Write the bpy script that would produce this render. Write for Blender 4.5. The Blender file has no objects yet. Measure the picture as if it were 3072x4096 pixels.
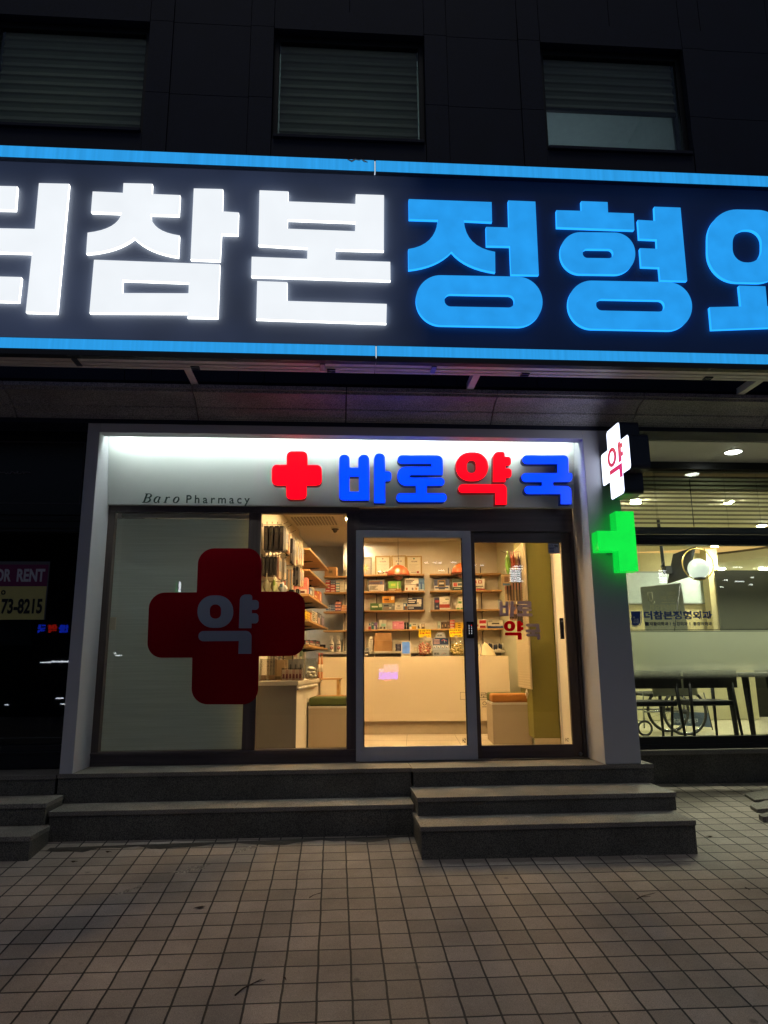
import bpy, bmesh, math, random
from mathutils import Vector, Matrix
from mathutils.geometry import tessellate_polygon
random.seed(7)
S = bpy.context.scene
COL = S.collection
# ------------------------------------------------------------------ camera, world, sun, exposure
def _n(v): return v.normalized()
F_PX, CXP, CYP = 2860.0, 1536.0, 2048.0             # focal length and centre of the 3072x4096 photograph
_up = _n(Vector((-155., -13257., 2860.)))           # world axes written in camera axes (right, down, forward)
_dp = Vector((-200., 619., 2860.)); _dp = _n(_dp - _up*_dp.dot(_up))
_xx = _dp.cross(_up)
if _xx.x < 0: _xx = -_xx
_a = math.radians(.2)
_xx, _up = _xx*math.cos(_a) - _up*math.sin(_a), _up*math.cos(_a) + _xx*math.sin(_a)
RW = Matrix((_xx, _dp, _up))                        # camera axes -> world
CAM = Vector((0, -6.4, .85))
cd = bpy.data.cameras.new('camera'); cam = bpy.data.objects.new('camera', cd); COL.objects.link(cam)
r_, d_, f_ = RW @ Vector((1, 0, 0)), RW @ Vector((0, 1, 0)), RW @ Vector((0, 0, 1))
M = Matrix((( r_.x, -d_.x, -f_.x, CAM.x), (r_.y, -d_.y, -f_.y, CAM.y), (r_.z, -d_.z, -f_.z, CAM.z), (0, 0, 0, 1)))
cam.matrix_world = M
cd.sensor_fit = 'VERTICAL'; cd.sensor_height = 36; cd.lens = F_PX/4096*36
cd.clip_start = .05; cd.clip_end = 500
S.camera = cam
w = bpy.data.worlds.new('World'); S.world = w; w.use_nodes = True
wn = w.node_tree; bg = wn.nodes['Background']
sky = wn.nodes.new('ShaderNodeTexSky'); sky.sky_type = 'NISHITA'; sky.sun_disc = False
SUN_E, SUN_R = math.radians(70), math.radians(188)
sky.sun_elevation = SUN_E; sky.sun_rotation = SUN_R
wn.links.new(sky.outputs[0], bg.inputs[0]); bg.inputs[1].default_value = .015
sl = bpy.data.lights.new('sun', 'SUN'); so = bpy.data.objects.new('sun', sl); COL.objects.link(so)
sl.energy = .21; sl.angle = math.radians(22); sl.color = (1, .97, .92)
sd = Vector((math.sin(SUN_R)*math.cos(SUN_E), math.cos(SUN_R)*math.cos(SUN_E), math.sin(SUN_E)))
so.rotation_euler = sd.to_track_quat('Z', 'Y').to_euler(); so.location = sd*40
S.view_settings.view_transform = 'Standard'; S.view_settings.look = 'None'
S.view_settings.exposure = 0; S.view_settings.gamma = 1
cy = S.cycles
cy.max_bounces = 10; cy.diffuse_bounces = 4; cy.glossy_bounces = 4; cy.transmission_bounces = 6
cy.transparent_max_bounces = 24; cy.use_denoising = True; cy.sample_clamp_indirect = 4; cy.caustics_reflective = False; cy.caustics_refractive = False

# ------------------------------------------------------------------ measuring helpers (photo pixel -> point on a real plane)
def ray(u, v): return RW @ Vector((u - CXP, v - CYP, F_PX))
def at(u, v, Y):
    r = ray(u, v); return CAM + r*((Y - CAM.y)/r.y)
def atz(u, v, Z):
    r = ray(u, v); return CAM + r*((Z - CAM.z)/r.z)
ANG = math.radians(6.14)                            # the shop interior is turned this much against the facade
EX, EY = Vector((math.cos(ANG), -math.sin(ANG), 0)), Vector((math.sin(ANG), math.cos(ANG), 0))
OR = Vector((0, .45, 0))
def toroom(p): q = p - OR; return Vector((q.dot(EX), q.dot(EY), q.z))
def rp(u, v, Y):
    r = ray(u, v); return toroom(CAM + r*(((OR - CAM).dot(EY) + Y)/r.dot(EY)))
def rx(u, v, X):
    r = ray(u, v); return toroom(CAM + r*(((OR - CAM).dot(EX) + X)/r.dot(EX)))
def rz(u, v, Z): return toroom(atz(u, v, Z))
def zoomer(x0, y0, s): return lambda x, y: (x0 + x/s, y0 + y/s)
Z2 = zoomer(1020, 2040, 4.1475); Z3 = zoomer(1020, 2500, 4.1475); Z4 = zoomer(1420, 2140, 3.318)
Z5 = zoomer(1420, 2520, 3.318); Z6 = zoomer(1880, 2140, 3.456); Z7 = zoomer(1880, 2520, 3.456)
S3 = zoomer(0, 560, 1.08); S4 = zoomer(1536, 560, 1.08); PH = zoomer(1000, 1700, 1.185)
CR = zoomer(400, 2000, 1.58); ZR = zoomer(2300, 1600, 2.149); ZQ = zoomer(2300, 2300, 2.149)
ZP = zoomer(2250, 1650, 3.16); ZN = zoomer(2560, 1880, 3.24); ZC = zoomer(2520, 2680, 3.005); ZH = zoomer(1040, 2080, 7.375)

# ------------------------------------------------------------------ materials
def lin(h):
    if not isinstance(h, str): return tuple(h)
    c = [int(h[i:i+2], 16)/255 for i in (0, 2, 4)]
    return tuple(x/12.92 if x <= .04045 else ((x + .055)/1.055)**2.4 for x in c)
MATS = {}
def mat(name, color='808080', rough=.55, metal=0, var=.12, scale=14, bump=0, bscale=60, spec=.5, emit=None, es=0, trans=None, coat=0):
    if name in MATS: return MATS[name]
    m = bpy.data.materials.new(name); m.use_nodes = True; nt = m.node_tree; b = nt.nodes['Principled BSDF']
    c = lin(color)
    tc = nt.nodes.new('ShaderNodeTexCoord')
    nz = nt.nodes.new('ShaderNodeTexNoise'); nz.inputs['Scale'].default_value = scale; nz.inputs['Detail'].default_value = 5
    nt.links.new(tc.outputs['Object'], nz.inputs['Vector'])
    mx = nt.nodes.new('ShaderNodeMix'); mx.data_type = 'RGBA'
    mx.inputs['A'].default_value = (*[max(0, x*(1 - var)) for x in c], 1); mx.inputs['B'].default_value = (*[min(1, x*(1 + var)) for x in c], 1)
    nt.links.new(nz.outputs['Fac'], mx.inputs['Factor']); nt.links.new(mx.outputs['Result'], b.inputs['Base Color'])
    b.inputs['Roughness'].default_value = rough; b.inputs['Metallic'].default_value = metal
    b.inputs['Specular IOR Level'].default_value = spec; b.inputs['Coat Weight'].default_value = coat
    if bump:
        n2 = nt.nodes.new('ShaderNodeTexNoise'); n2.inputs['Scale'].default_value = bscale; n2.inputs['Detail'].default_value = 6
        nt.links.new(tc.outputs['Object'], n2.inputs['Vector'])
        bp = nt.nodes.new('ShaderNodeBump'); bp.inputs['Strength'].default_value = bump; bp.inputs['Distance'].default_value = .01
        nt.links.new(n2.outputs['Fac'], bp.inputs['Height']); nt.links.new(bp.outputs[0], b.inputs['Normal'])
    if emit is not None:
        e = lin(emit)
        b.inputs['Emission Color'].default_value = (*e, 1); b.inputs['Emission Strength'].default_value = es
    if trans is not None:
        b.inputs['Alpha'].default_value = trans
    MATS[name] = m; return m
def glow(name, color, es, var=.06, scale=3.0, streak=False):
    """a lit face: emission with the slight unevenness of lamps behind an acrylic sheet"""
    if name in MATS: return MATS[name]
    m = bpy.data.materials.new(name); m.use_nodes = True; nt = m.node_tree; b = nt.nodes['Principled BSDF']
    c = lin(color); b.inputs['Base Color'].default_value = (*[x*.15 for x in c], 1); b.inputs['Roughness'].default_value = .3
    m.cycles.emission_sampling = 'FRONT_BACK' if var == 0 else 'AUTO'
    b.inputs['Emission Color'].default_value = (*c, 1); b.inputs['Emission Strength'].default_value = es
    if var == 0: MATS[name] = m; return m
    tc = nt.nodes.new('ShaderNodeTexCoord'); nz = nt.nodes.new('ShaderNodeTexNoise'); nz.inputs['Scale'].default_value = scale; nz.inputs['Detail'].default_value = 3
    mp = nt.nodes.new('ShaderNodeMapping')
    if streak: mp.inputs['Scale'].default_value = (14, 1, .35)
    nt.links.new(tc.outputs['Object'], mp.inputs['Vector']); nt.links.new(mp.outputs[0], nz.inputs['Vector'])
    mr = nt.nodes.new('ShaderNodeMapRange'); mr.inputs['From Min'].default_value = .3; mr.inputs['From Max'].default_value = .7
    mr.inputs['To Min'].default_value = es*(1 - var); mr.inputs['To Max'].default_value = es*(1 + var)
    nt.links.new(nz.outputs['Fac'], mr.inputs['Value']); nt.links.new(mr.outputs[0], b.inputs['Emission Strength'])
    b.inputs['Emission Color'].default_value = (*c, 1)
    MATS[name] = m; return m
def glass(name, tint=(1, 1, 1), ior=1.45, rough=0.0):
    if name in MATS: return MATS[name]
    m = bpy.data.materials.new(name); m.use_nodes = True; nt = m.node_tree; nt.nodes.clear()
    o = nt.nodes.new('ShaderNodeOutputMaterial'); t = nt.nodes.new('ShaderNodeBsdfTransparent'); g = nt.nodes.new('ShaderNodeBsdfGlossy')
    ge = nt.nodes.new('ShaderNodeNewGeometry'); dt = nt.nodes.new('ShaderNodeVectorMath'); dt.operation = 'DOT_PRODUCT'; nt.links.new(ge.outputs['Normal'], dt.inputs[0]); nt.links.new(ge.outputs['Incoming'], dt.inputs[1])
    def mth(op, a, b): n = nt.nodes.new('ShaderNodeMath'); n.operation = op; (nt.links.new(a, n.inputs[0]) if not isinstance(a, float) else setattr(n.inputs[0], 'default_value', a)); (nt.links.new(b, n.inputs[1]) if b is not None and not isinstance(b, float) else setattr(n.inputs[1], 'default_value', b or 0.)); return n.outputs[0]
    f0 = ((ior - 1)/(ior + 1))**2; ab = mth('ABSOLUTE', dt.outputs['Value'], None); p5 = mth('POWER', mth('SUBTRACT', 1.0, ab), 5.0); fac = mth('ADD', mth('MULTIPLY', p5, 1 - f0), f0)
    mx = nt.nodes.new('ShaderNodeMixShader')
    t.inputs[0].default_value = (*tint, 1); g.inputs['Roughness'].default_value = rough
    nt.links.new(fac, mx.inputs[0]); nt.links.new(t.outputs[0], mx.inputs[1]); nt.links.new(g.outputs[0], mx.inputs[2]); nt.links.new(mx.outputs[0], o.inputs[0])
    MATS[name] = m; return m
def film(name, color, alpha, z0=None, z1=None, translucent=.6):
    """printed window film: part diffuse, part translucent, part clear; between heights z0 and z1 it fades to clear"""
    if name in MATS: return MATS[name]
    m = bpy.data.materials.new(name); m.use_nodes = True; nt = m.node_tree; nt.nodes.clear()
    o = nt.nodes.new('ShaderNodeOutputMaterial'); t = nt.nodes.new('ShaderNodeBsdfTransparent')
    d = nt.nodes.new('ShaderNodeBsdfDiffuse'); tl = nt.nodes.new('ShaderNodeBsdfTranslucent'); c = lin(color)
    d.inputs[0].default_value = (*c, 1); tl.inputs[0].default_value = (*c, 1)
    a = nt.nodes.new('ShaderNodeMixShader'); a.inputs[0].default_value = translucent
    nt.links.new(d.outputs[0], a.inputs[1]); nt.links.new(tl.outputs[0], a.inputs[2])
    x = nt.nodes.new('ShaderNodeMixShader'); x.inputs[0].default_value = alpha
    nt.links.new(t.outputs[0], x.inputs[1]); nt.links.new(a.outputs[0], x.inputs[2]); nt.links.new(x.outputs[0], o.inputs[0])
    if z0 is not None:
        tc = nt.nodes.new('ShaderNodeTexCoord'); sp = nt.nodes.new('ShaderNodeSeparateXYZ'); mr = nt.nodes.new('ShaderNodeMapRange')
        mr.interpolation_type = 'SMOOTHSTEP'
        mr.inputs['From Min'].default_value = z0; mr.inputs['From Max'].default_value = z1; mr.inputs['To Min'].default_value = 0; mr.inputs['To Max'].default_value = alpha
        nt.links.new(tc.outputs['Object'], sp.inputs[0]); nt.links.new(sp.outputs['Z'], mr.inputs['Value']); nt.links.new(mr.outputs[0], x.inputs[0])
    MATS[name] = m; return m
def speckle(name, c1, c2, scale=180, rough=.75, bump=.3, stain=.35, joints=None):
    """granite: fine two-tone speckle, broad stains, optional joint grid (w, h, gap)"""
    if name in MATS: return MATS[name]
    m = bpy.data.materials.new(name); m.use_nodes = True; nt = m.node_tree; b = nt.nodes['Principled BSDF']; L = nt.links.new
    tc = nt.nodes.new('ShaderNodeTexCoord')
    n1 = nt.nodes.new('ShaderNodeTexNoise'); n1.inputs['Scale'].default_value = scale; n1.inputs['Detail'].default_value = 3; L(tc.outputs['Object'], n1.inputs['Vector'])
    rm = nt.nodes.new('ShaderNodeValToRGB'); rm.color_ramp.elements[0].position = .38; rm.color_ramp.elements[1].position = .62
    rm.color_ramp.elements[0].color = (*lin(c1), 1); rm.color_ramp.elements[1].color = (*lin(c2), 1); L(n1.outputs['Fac'], rm.inputs[0])
    n2 = nt.nodes.new('ShaderNodeTexNoise'); n2.inputs['Scale'].default_value = 2.6; n2.inputs['Detail'].default_value = 8; n2.inputs['Roughness'].default_value = .65; L(tc.outputs['Object'], n2.inputs['Vector'])
    mr = nt.nodes.new('ShaderNodeMapRange'); mr.inputs['From Min'].default_value = .3; mr.inputs['From Max'].default_value = .7; mr.inputs['To Min'].default_value = 1 - stain; mr.inputs['To Max'].default_value = 1 + stain*.35
    L(n2.outputs['Fac'], mr.inputs['Value'])
    mu = nt.nodes.new('ShaderNodeVectorMath'); mu.operation = 'SCALE'; L(rm.outputs[0], mu.inputs[0]); L(mr.outputs[0], mu.inputs['Scale'])
    out = mu.outputs[0]; hgt = n1.outputs['Fac']
    L(out, b.inputs['Base Color']); b.inputs['Roughness'].default_value = rough
    bp = nt.nodes.new('ShaderNodeBump'); bp.inputs['Strength'].default_value = bump; bp.inputs['Distance'].default_value = .006; L(hgt, bp.inputs['Height']); L(bp.outputs[0], b.inputs['Normal'])
    MATS[name] = m; return m
def woodmat(name, c1, c2, rough=.45, axis=0, freq=1.0):
    if name in MATS: return MATS[name]
    m = bpy.data.materials.new(name); m.use_nodes = True; nt = m.node_tree; b = nt.nodes['Principled BSDF']; L = nt.links.new
    tc = nt.nodes.new('ShaderNodeTexCoord'); mp = nt.nodes.new('ShaderNodeMapping'); s = [45*freq]*3; s[axis] = 2*freq; mp.inputs['Scale'].default_value = s
    n1 = nt.nodes.new('ShaderNodeTexNoise'); n1.inputs['Scale'].default_value = 1; n1.inputs['Detail'].default_value = 6
    L(tc.outputs['Object'], mp.inputs['Vector']); L(mp.outputs[0], n1.inputs['Vector'])
    rm = nt.nodes.new('ShaderNodeValToRGB'); rm.color_ramp.elements[0].position = .35; rm.color_ramp.elements[1].position = .65
    rm.color_ramp.elements[0].color = (*lin(c1), 1); rm.color_ramp.elements[1].color = (*lin(c2), 1)
    L(n1.outputs['Fac'], rm.inputs[0]); L(rm.outputs[0], b.inputs['Base Color']); b.inputs['Roughness'].default_value = rough
    MATS[name] = m; return m

# ------------------------------------------------------------------ mesh builder
class MB:
    def __init__(s): s.v = []; s.f = []; s.m = []; s.mats = []; s.sm = []
    def mi(s, m):
        if m not in s.mats: s.mats.append(m)
        return s.mats.index(m)
    def raw(s, vs, fs, m, smooth=False):
        o = len(s.v); s.v += [tuple(v) for v in vs]; k = s.mi(m)
        for f in fs: s.f.append([i + o for i in f]); s.m.append(k); s.sm.append(smooth)
        return s
    def box(s, x0, x1, y0, y1, z0, z1, m):
        x0, x1 = min(x0, x1), max(x0, x1); y0, y1 = min(y0, y1), max(y0, y1); z0, z1 = min(z0, z1), max(z0, z1)
        vs = [(x, y, z) for z in (z0, z1) for y in (y0, y1) for x in (x0, x1)]
        return s.raw(vs, [(0, 2, 3, 1), (4, 5, 7, 6), (0, 1, 5, 4), (2, 6, 7, 3), (0, 4, 6, 2), (1, 3, 7, 5)], m)
    def hexa(s, b4, t4, m):
        return s.raw(list(b4) + list(t4), [(3, 2, 1, 0), (4, 5, 6, 7), (0, 1, 5, 4), (1, 2, 6, 5), (2, 3, 7, 6), (3, 0, 4, 7)], m)
    def bar(s, p, q, w, h, m, up=(0, 0, 1)):
        p, q = Vector(p), Vector(q); d = (q - p).normalized(); u = Vector(up)
        if abs(d.dot(u)) > .95: u = Vector((1, 0, 0))
        a = d.cross(u).normalized()*w/2; b = a.cross(d).normalized()*h/2
        return s.hexa([p - a - b, p + a - b, p + a + b, p - a + b], [q - a - b, q + a - b, q + a + b, q - a + b], m)
    def tube(s, pts, r, m, n=10, close=False):
        pts = [Vector(p) for p in pts]; rs = r if isinstance(r, (list, tuple)) else [r]*len(pts); vs = []; N = len(pts); pa = None
        for i, p in enumerate(pts):
            d = (pts[(i + 1) % N] - pts[i - 1]) if close else (pts[min(i + 1, N - 1)] - pts[max(i - 1, 0)])
            d.normalize()
            if pa is None:
                a = d.cross(Vector((0, 0, 1)))
                if a.length < .1: a = d.cross(Vector((1, 0, 0)))
            else: a = pa - d*pa.dot(d)
            a.normalize(); pa = a; b = d.cross(a)
            for k in range(n):
                t = 2*math.pi*k/n; vs.append(p + (a*math.cos(t) + b*math.sin(t))*rs[i])
        fs = []
        for i in range(N if close else N - 1):
            j = (i + 1) % N
            for k in range(n): fs.append((i*n + k, i*n + (k + 1) % n, j*n + (k + 1) % n, j*n + k))
        if not close: fs += [tuple(range(n))[::-1], tuple((N - 1)*n + k for k in range(n))]
        return s.raw(vs, fs, m, True)
    def lathe(s, prof, m, c=(0, 0, 0), n=24, axis='z', smooth=True):
        vs = []; fs = []; c = Vector(c)
        for r, h in prof:
            for k in range(n):
                t = 2*math.pi*k/n; x, y = r*math.cos(t), r*math.sin(t)
                vs.append(c + (Vector((x, y, h)) if axis == 'z' else Vector((x, h, y)) if axis == 'y' else Vector((h, x, y))))
        for i in range(len(prof) - 1):
            for k in range(n): fs.append((i*n + k, i*n + (k + 1) % n, (i + 1)*n + (k + 1) % n, (i + 1)*n + k))
        if prof[0][0] > 1e-4: fs.append(tuple(range(n))[::-1])
        if prof[-1][0] > 1e-4: fs.append(tuple((len(prof) - 1)*n + k for k in range(n)))
        return s.raw(vs, fs, m, smooth)
    def prism(s, loops, y0, y1, m, side=None, fn=None):
        """loops of (x, z): first outer, others holes; front at y0, back at y1 (fn maps x, y, z)"""
        fn = fn or (lambda x, y, z: (x, y, z)); side = side or m
        L3 = [[Vector((x, z, 0)) for x, z in lp] for lp in loops]
        tris = tessellate_polygon(L3); flat = [p for lp in loops for p in lp]; n = len(flat)
        fr = [fn(x, y0, z) for x, z in flat]; bk = [fn(x, y1, z) for x, z in flat]
        def area(t): a, b, c = [flat[i] for i in t]; return (b[0]-a[0])*(c[1]-a[1]) - (c[0]-a[0])*(b[1]-a[1])
        T = [t if area(t) > 0 else t[::-1] for t in tris]
        s.raw(fr, T, m); s.raw(bk, [t[::-1] for t in T], side)
        o = 0
        for lp in loops:
            k = len(lp); q = []
            for i in range(k):
                a, b = lp[i], lp[(i + 1) % k]; q += [fn(a[0], y0, a[1]), fn(b[0], y0, b[1]), fn(b[0], y1, b[1]), fn(a[0], y1, a[1])]
            s.raw(q, [(4*i, 4*i + 1, 4*i + 2, 4*i + 3) for i in range(k)], side); o += k
        return s
    def ellipsoid(s, c, r, m, n=16, k=10):
        vs = []; fs = []
        for i in range(k + 1):
            p = math.pi*i/k
            for j in range(n):
                t = 2*math.pi*j/n; vs.append((c[0] + r[0]*math.sin(p)*math.cos(t), c[1] + r[1]*math.sin(p)*math.sin(t), c[2] + r[2]*math.cos(p)))
        for i in range(k):
            for j in range(n): fs.append((i*n + j, (i + 1)*n + j, (i + 1)*n + (j + 1) % n, i*n + (j + 1) % n))
        return s.raw(vs, fs, m, True)
    def build(s, name, parent=None, bevel=0, loc=None, rot=None, seg=2):
        me = bpy.data.meshes.new(name)
        vs = s.v
        me.from_pydata(vs, [], s.f); me.update()
        for m in s.mats: me.materials.append(m)
        for p, k, q in zip(me.polygons, s.m, s.sm): p.material_index = k; p.use_smooth = q
        bm = bmesh.new(); bm.from_mesh(me); bmesh.ops.remove_doubles(bm, verts=bm.verts, dist=1e-5); bmesh.ops.recalc_face_normals(bm, faces=bm.faces); bm.to_mesh(me); bm.free()
        o = bpy.data.objects.new(name, me); COL.objects.link(o)
        if parent is not None: o.parent = parent
        if loc is not None: o.location = loc
        if rot is not None: o.rotation_euler = rot
        if bevel:
            b = o.modifiers.new('edge', 'BEVEL'); b.width = bevel; b.segments = seg; b.limit_method = 'ANGLE'; b.angle_limit = math.radians(40)
        return o
def tag(o, label=None, cat=None, group=None, kind=None):
    if label: o['label'] = label
    if cat: o['category'] = cat
    if group: o['group'] = group
    if kind: o['kind'] = kind
    return o
def thing(name, label, cat, loc=(0, 0, 0), rz_=0, group=None):
    o = bpy.data.objects.new(name, None); COL.objects.link(o); o.location = loc; o.rotation_euler = (0, 0, rz_); o.empty_display_size = .1
    return tag(o, label, cat, group)
def rw(X, Y, Z): return OR + EX*X + EY*Y + Vector((0, 0, Z))
def rthing(name, label, cat, X, Y, Z, group=None, turn=0): return thing(name, label, cat, rw(X, Y, Z), -ANG + turn, group)
def rbuild(mb, name, label, cat, X, Y, Z, group=None, bevel=0, turn=0):
    return tag(mb.build(name, None, bevel, rw(X, Y, Z), (0, 0, -ANG + turn)), label, cat, group)
def rpoly(pts, n=6):
    """corner list (x, y[, radius]) -> outline with rounded corners"""
    out = []; N = len(pts)
    for i, p in enumerate(pts):
        r = p[2] if len(p) > 2 else 0
        P = Vector(p[:2])
        if r <= 0: out.append(tuple(P)); continue
        A, B = Vector(pts[i - 1][:2]), Vector(pts[(i + 1) % N][:2]); da, db = A - P, B - P
        la, lb = da.length, db.length; ang = da.angle(db); t = min(r/math.tan(ang/2), la*.499, lb*.499); rr = t*math.tan(ang/2)
        c = P + (da.normalized() + db.normalized()).normalized()*(rr/math.sin(ang/2))
        s0 = P + da.normalized()*t - c; s1 = P + db.normalized()*t - c
        a0 = math.atan2(s0.y, s0.x); a1 = math.atan2(s1.y, s1.x); d = (a1 - a0 + math.pi) % (2*math.pi) - math.pi
        for k in range(n + 1): a = a0 + d*k/n; out.append((c.x + rr*math.cos(a), c.y + rr*math.sin(a)))
    return out
def rrect(cx, cy_, hw, hh, r, tilt=0, n=8):
    p = rpoly([(cx - hw, cy_ - hh, r), (cx + hw, cy_ - hh, r), (cx + hw, cy_ + hh, r), (cx - hw, cy_ + hh, r)], n)
    return [(x, y + tilt*(x - cx)) for x, y in p]
def bez(*seg):
    """polyline through quadratic pieces: p0, (ctrl, p1), (ctrl, p1) ..."""
    out = [seg[0]]; cur = Vector(seg[0])
    for c, p in seg[1:]:
        if c is None: out.append(p)
        else:
            c_, p_ = Vector(c), Vector(p)
            for k in range(1, 9): t = k/8; out.append(tuple(cur*(1 - t)**2 + c_*2*t*(1 - t) + p_*t*t))
        cur = Vector(p)
    return out
def flat(zf, loop, Y):                              # outline in photo pixels -> (x, z) on the real plane y = Y
    o = []
    for x, y in loop: p = at(*zf(x, y), Y); o.append((p.x, p.z))
    return o
def text_loops(body, bold=0.0, shear=0.0, space=1.0):
    cu = bpy.data.curves.new('t', 'FONT'); cu.body = body; cu.size = 1; cu.offset = bold; cu.shear = shear; cu.space_character = space; cu.resolution_u = 3
    cu.dimensions = '2D'; cu.fill_mode = 'BOTH'
    ob = bpy.data.objects.new('t', cu); COL.objects.link(ob); dg = bpy.context.evaluated_depsgraph_get()
    me = bpy.data.meshes.new_from_object(ob.evaluated_get(dg)); vs = [tuple(v.co) for v in me.vertices]; fs = [tuple(p.vertices) for p in me.polygons]
    bpy.data.objects.remove(ob); bpy.data.curves.remove(cu); bpy.data.meshes.remove(me)
    return vs, fs
def text(mb, body, x0, x1, z0, z1, y, m, bold=0, shear=0, space=1, mirror=False, fn=None, thick=.0015):
    """lettering scaled into a box on a plane facing -y; a thin solid slab of paint"""
    vs, fs = text_loops(body, bold, shear, space)
    if not vs: return
    ax, bx = min(v[0] for v in vs), max(v[0] for v in vs); ay, by = min(v[1] for v in vs), max(v[1] for v in vs)
    def T(v, yy):
        u = (v[0] - ax)/max(bx - ax, 1e-6); t = (v[1] - ay)/max(by - ay, 1e-6)
        if mirror: u = 1 - u
        p = (x0 + (x1 - x0)*u, yy, z0 + (z1 - z0)*t); return fn(*p) if fn else p
    n = len(vs); cnt = {}
    for f in fs:
        for i in range(len(f)): e = (f[i], f[(i + 1) % len(f)]); cnt[e] = 1
    rim = [e for e in cnt if (e[1], e[0]) not in cnt]
    mb.raw([T(v, y) for v in vs] + [T(v, y + thick) for v in vs], [tuple(f) for f in fs] + [tuple(i + n for i in f[::-1]) for f in fs] + [(a, b, b + n, a + n) for a, b in rim], m)

# ================================================================== the setting
GZ, GSX, GSY = -.43, -.005, .092                    # the pavement climbs towards the building
def gz(x, y): return GZ + GSX*x + GSY*max(-9, min(1.45, y))
def onground(u, v):
    r = ray(u, v); n = Vector((-GSX, -GSY, 1)); return CAM + r*((GZ - CAM.dot(n))/r.dot(n))
def paving():
    m = bpy.data.materials.new('paving'); m.use_nodes = True; nt = m.node_tree; b = nt.nodes['Principled BSDF']; L = nt.links.new; N = nt.nodes.new
    tc = N('ShaderNodeTexCoord'); mp = N('ShaderNodeMapping'); mp.inputs['Location'].default_value = (-.0965 + 167*20, 1.178 + .1635*3000, 0)
    mp.inputs['Location'].default_value = (-.0965 + .1672*400, 1.178 + .1635*400, 0)
    nz = N('ShaderNodeTexNoise'); nz.inputs['Scale'].default_value = 5; nz.inputs['Detail'].default_value = 4; L(tc.outputs['Object'], nz.inputs['Vector'])
    sb = N('ShaderNodeVectorMath'); sb.operation = 'SUBTRACT'; sb.inputs[1].default_value = (.5, .5, .5); L(nz.outputs['Color'], sb.inputs[0])
    sc = N('ShaderNodeVectorMath'); sc.operation = 'SCALE'; sc.inputs['Scale'].default_value = .012; L(sb.outputs[0], sc.inputs[0])
    ad = N('ShaderNodeVectorMath'); ad.operation = 'ADD'; L(tc.outputs['Object'], ad.inputs[0]); L(sc.outputs[0], ad.inputs[1]); L(ad.outputs[0], mp.inputs['Vector'])
    bk = N('ShaderNodeTexBrick'); bk.offset = 0; bk.squash = 1; L(mp.outputs[0], bk.inputs['Vector'])
    for k, v in (('Scale', 1), ('Mortar Size', .006), ('Mortar Smooth', .25), ('Brick Width', .1672), ('Row Height', .1635), ('Bias', 0)): bk.inputs[k].default_value = v
    bk.inputs['Color1'].default_value = (*lin('8b8279'), 1); bk.inputs['Color2'].default_value = (*lin('a69a90'), 1); bk.inputs['Mortar'].default_value = (*lin('1b1715'), 1)
    n2 = N('ShaderNodeTexNoise'); n2.inputs['Scale'].default_value = 1.4; n2.inputs['Detail'].default_value = 9; n2.inputs['Roughness'].default_value = .7; L(tc.outputs['Object'], n2.inputs['Vector'])
    m2 = N('ShaderNodeMapRange'); m2.inputs['From Min'].default_value = .3; m2.inputs['From Max'].default_value = .72; m2.inputs['To Min'].default_value = .62; m2.inputs['To Max'].default_value = 1.12; L(n2.outputs['Fac'], m2.inputs['Value'])
    n3 = N('ShaderNodeTexNoise'); n3.inputs['Scale'].default_value = 260; n3.inputs['Detail'].default_value = 2; L(tc.outputs['Object'], n3.inputs['Vector'])
    m3 = N('ShaderNodeMapRange'); m3.inputs['From Min'].default_value = .32; m3.inputs['From Max'].default_value = .68; m3.inputs['To Min'].default_value = .66; m3.inputs['To Max'].default_value = 1.28; L(n3.outputs['Fac'], m3.inputs['Value'])
    n4 = N('ShaderNodeTexVoronoi'); n4.inputs['Scale'].default_value = 3.1; L(tc.outputs['Object'], n4.inputs['Vector'])   # old gum and oil spots
    m4 = N('ShaderNodeMapRange'); m4.inputs['From Min'].default_value = .03; m4.inputs['From Max'].default_value = .075; m4.inputs['To Min'].default_value = .5; m4.inputs['To Max'].default_value = 1; L(n4.outputs['Distance'], m4.inputs['Value'])
    p1 = N('ShaderNodeMath'); p1.operation = 'MULTIPLY'; L(m2.outputs[0], p1.inputs[0]); L(m3.outputs[0], p1.inputs[1])
    p2 = N('ShaderNodeMath'); p2.operation = 'MULTIPLY'; L(p1.outputs[0], p2.inputs[0]); L(m4.outputs[0], p2.inputs[1])
    mu = N('ShaderNodeVectorMath'); mu.operation = 'SCALE'; L(bk.outputs['Color'], mu.inputs[0]); L(p2.outputs[0], mu.inputs['Scale']); L(mu.outputs[0], b.inputs['Base Color'])
    b.inputs['Roughness'].default_value = .72
    iv = N('ShaderNodeMath'); iv.operation = 'MULTIPLY_ADD'; iv.inputs[1].default_value = -1; iv.inputs[2].default_value = 1; L(bk.outputs['Fac'], iv.inputs[0])
    hh = N('ShaderNodeMath'); hh.operation = 'MULTIPLY_ADD'; hh.inputs[1].default_value = .18; L(n3.outputs['Fac'], hh.inputs[0]); L(iv.outputs[0], hh.inputs[2])
    bp = N('ShaderNodeBump'); bp.inputs['Strength'].default_value = .9; bp.inputs['Distance'].default_value = .008; L(hh.outputs[0], bp.inputs['Height']); L(bp.outputs[0], b.inputs['Normal'])
    return m
g = MB(); xs = [-60, -12, -4, 0, 4, 12, 60]; ys = [-60, -9, -4, -1, 0, 1.45, 60]
vs = [(x, y, gz(x, y)) for y in ys for x in xs]
g.raw(vs, [(j*7 + i, j*7 + i + 1, (j + 1)*7 + i + 1, (j + 1)*7 + i) for j in range(6) for i in range(6)], paving())
tag(g.build('pavement'), kind='structure')

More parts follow.
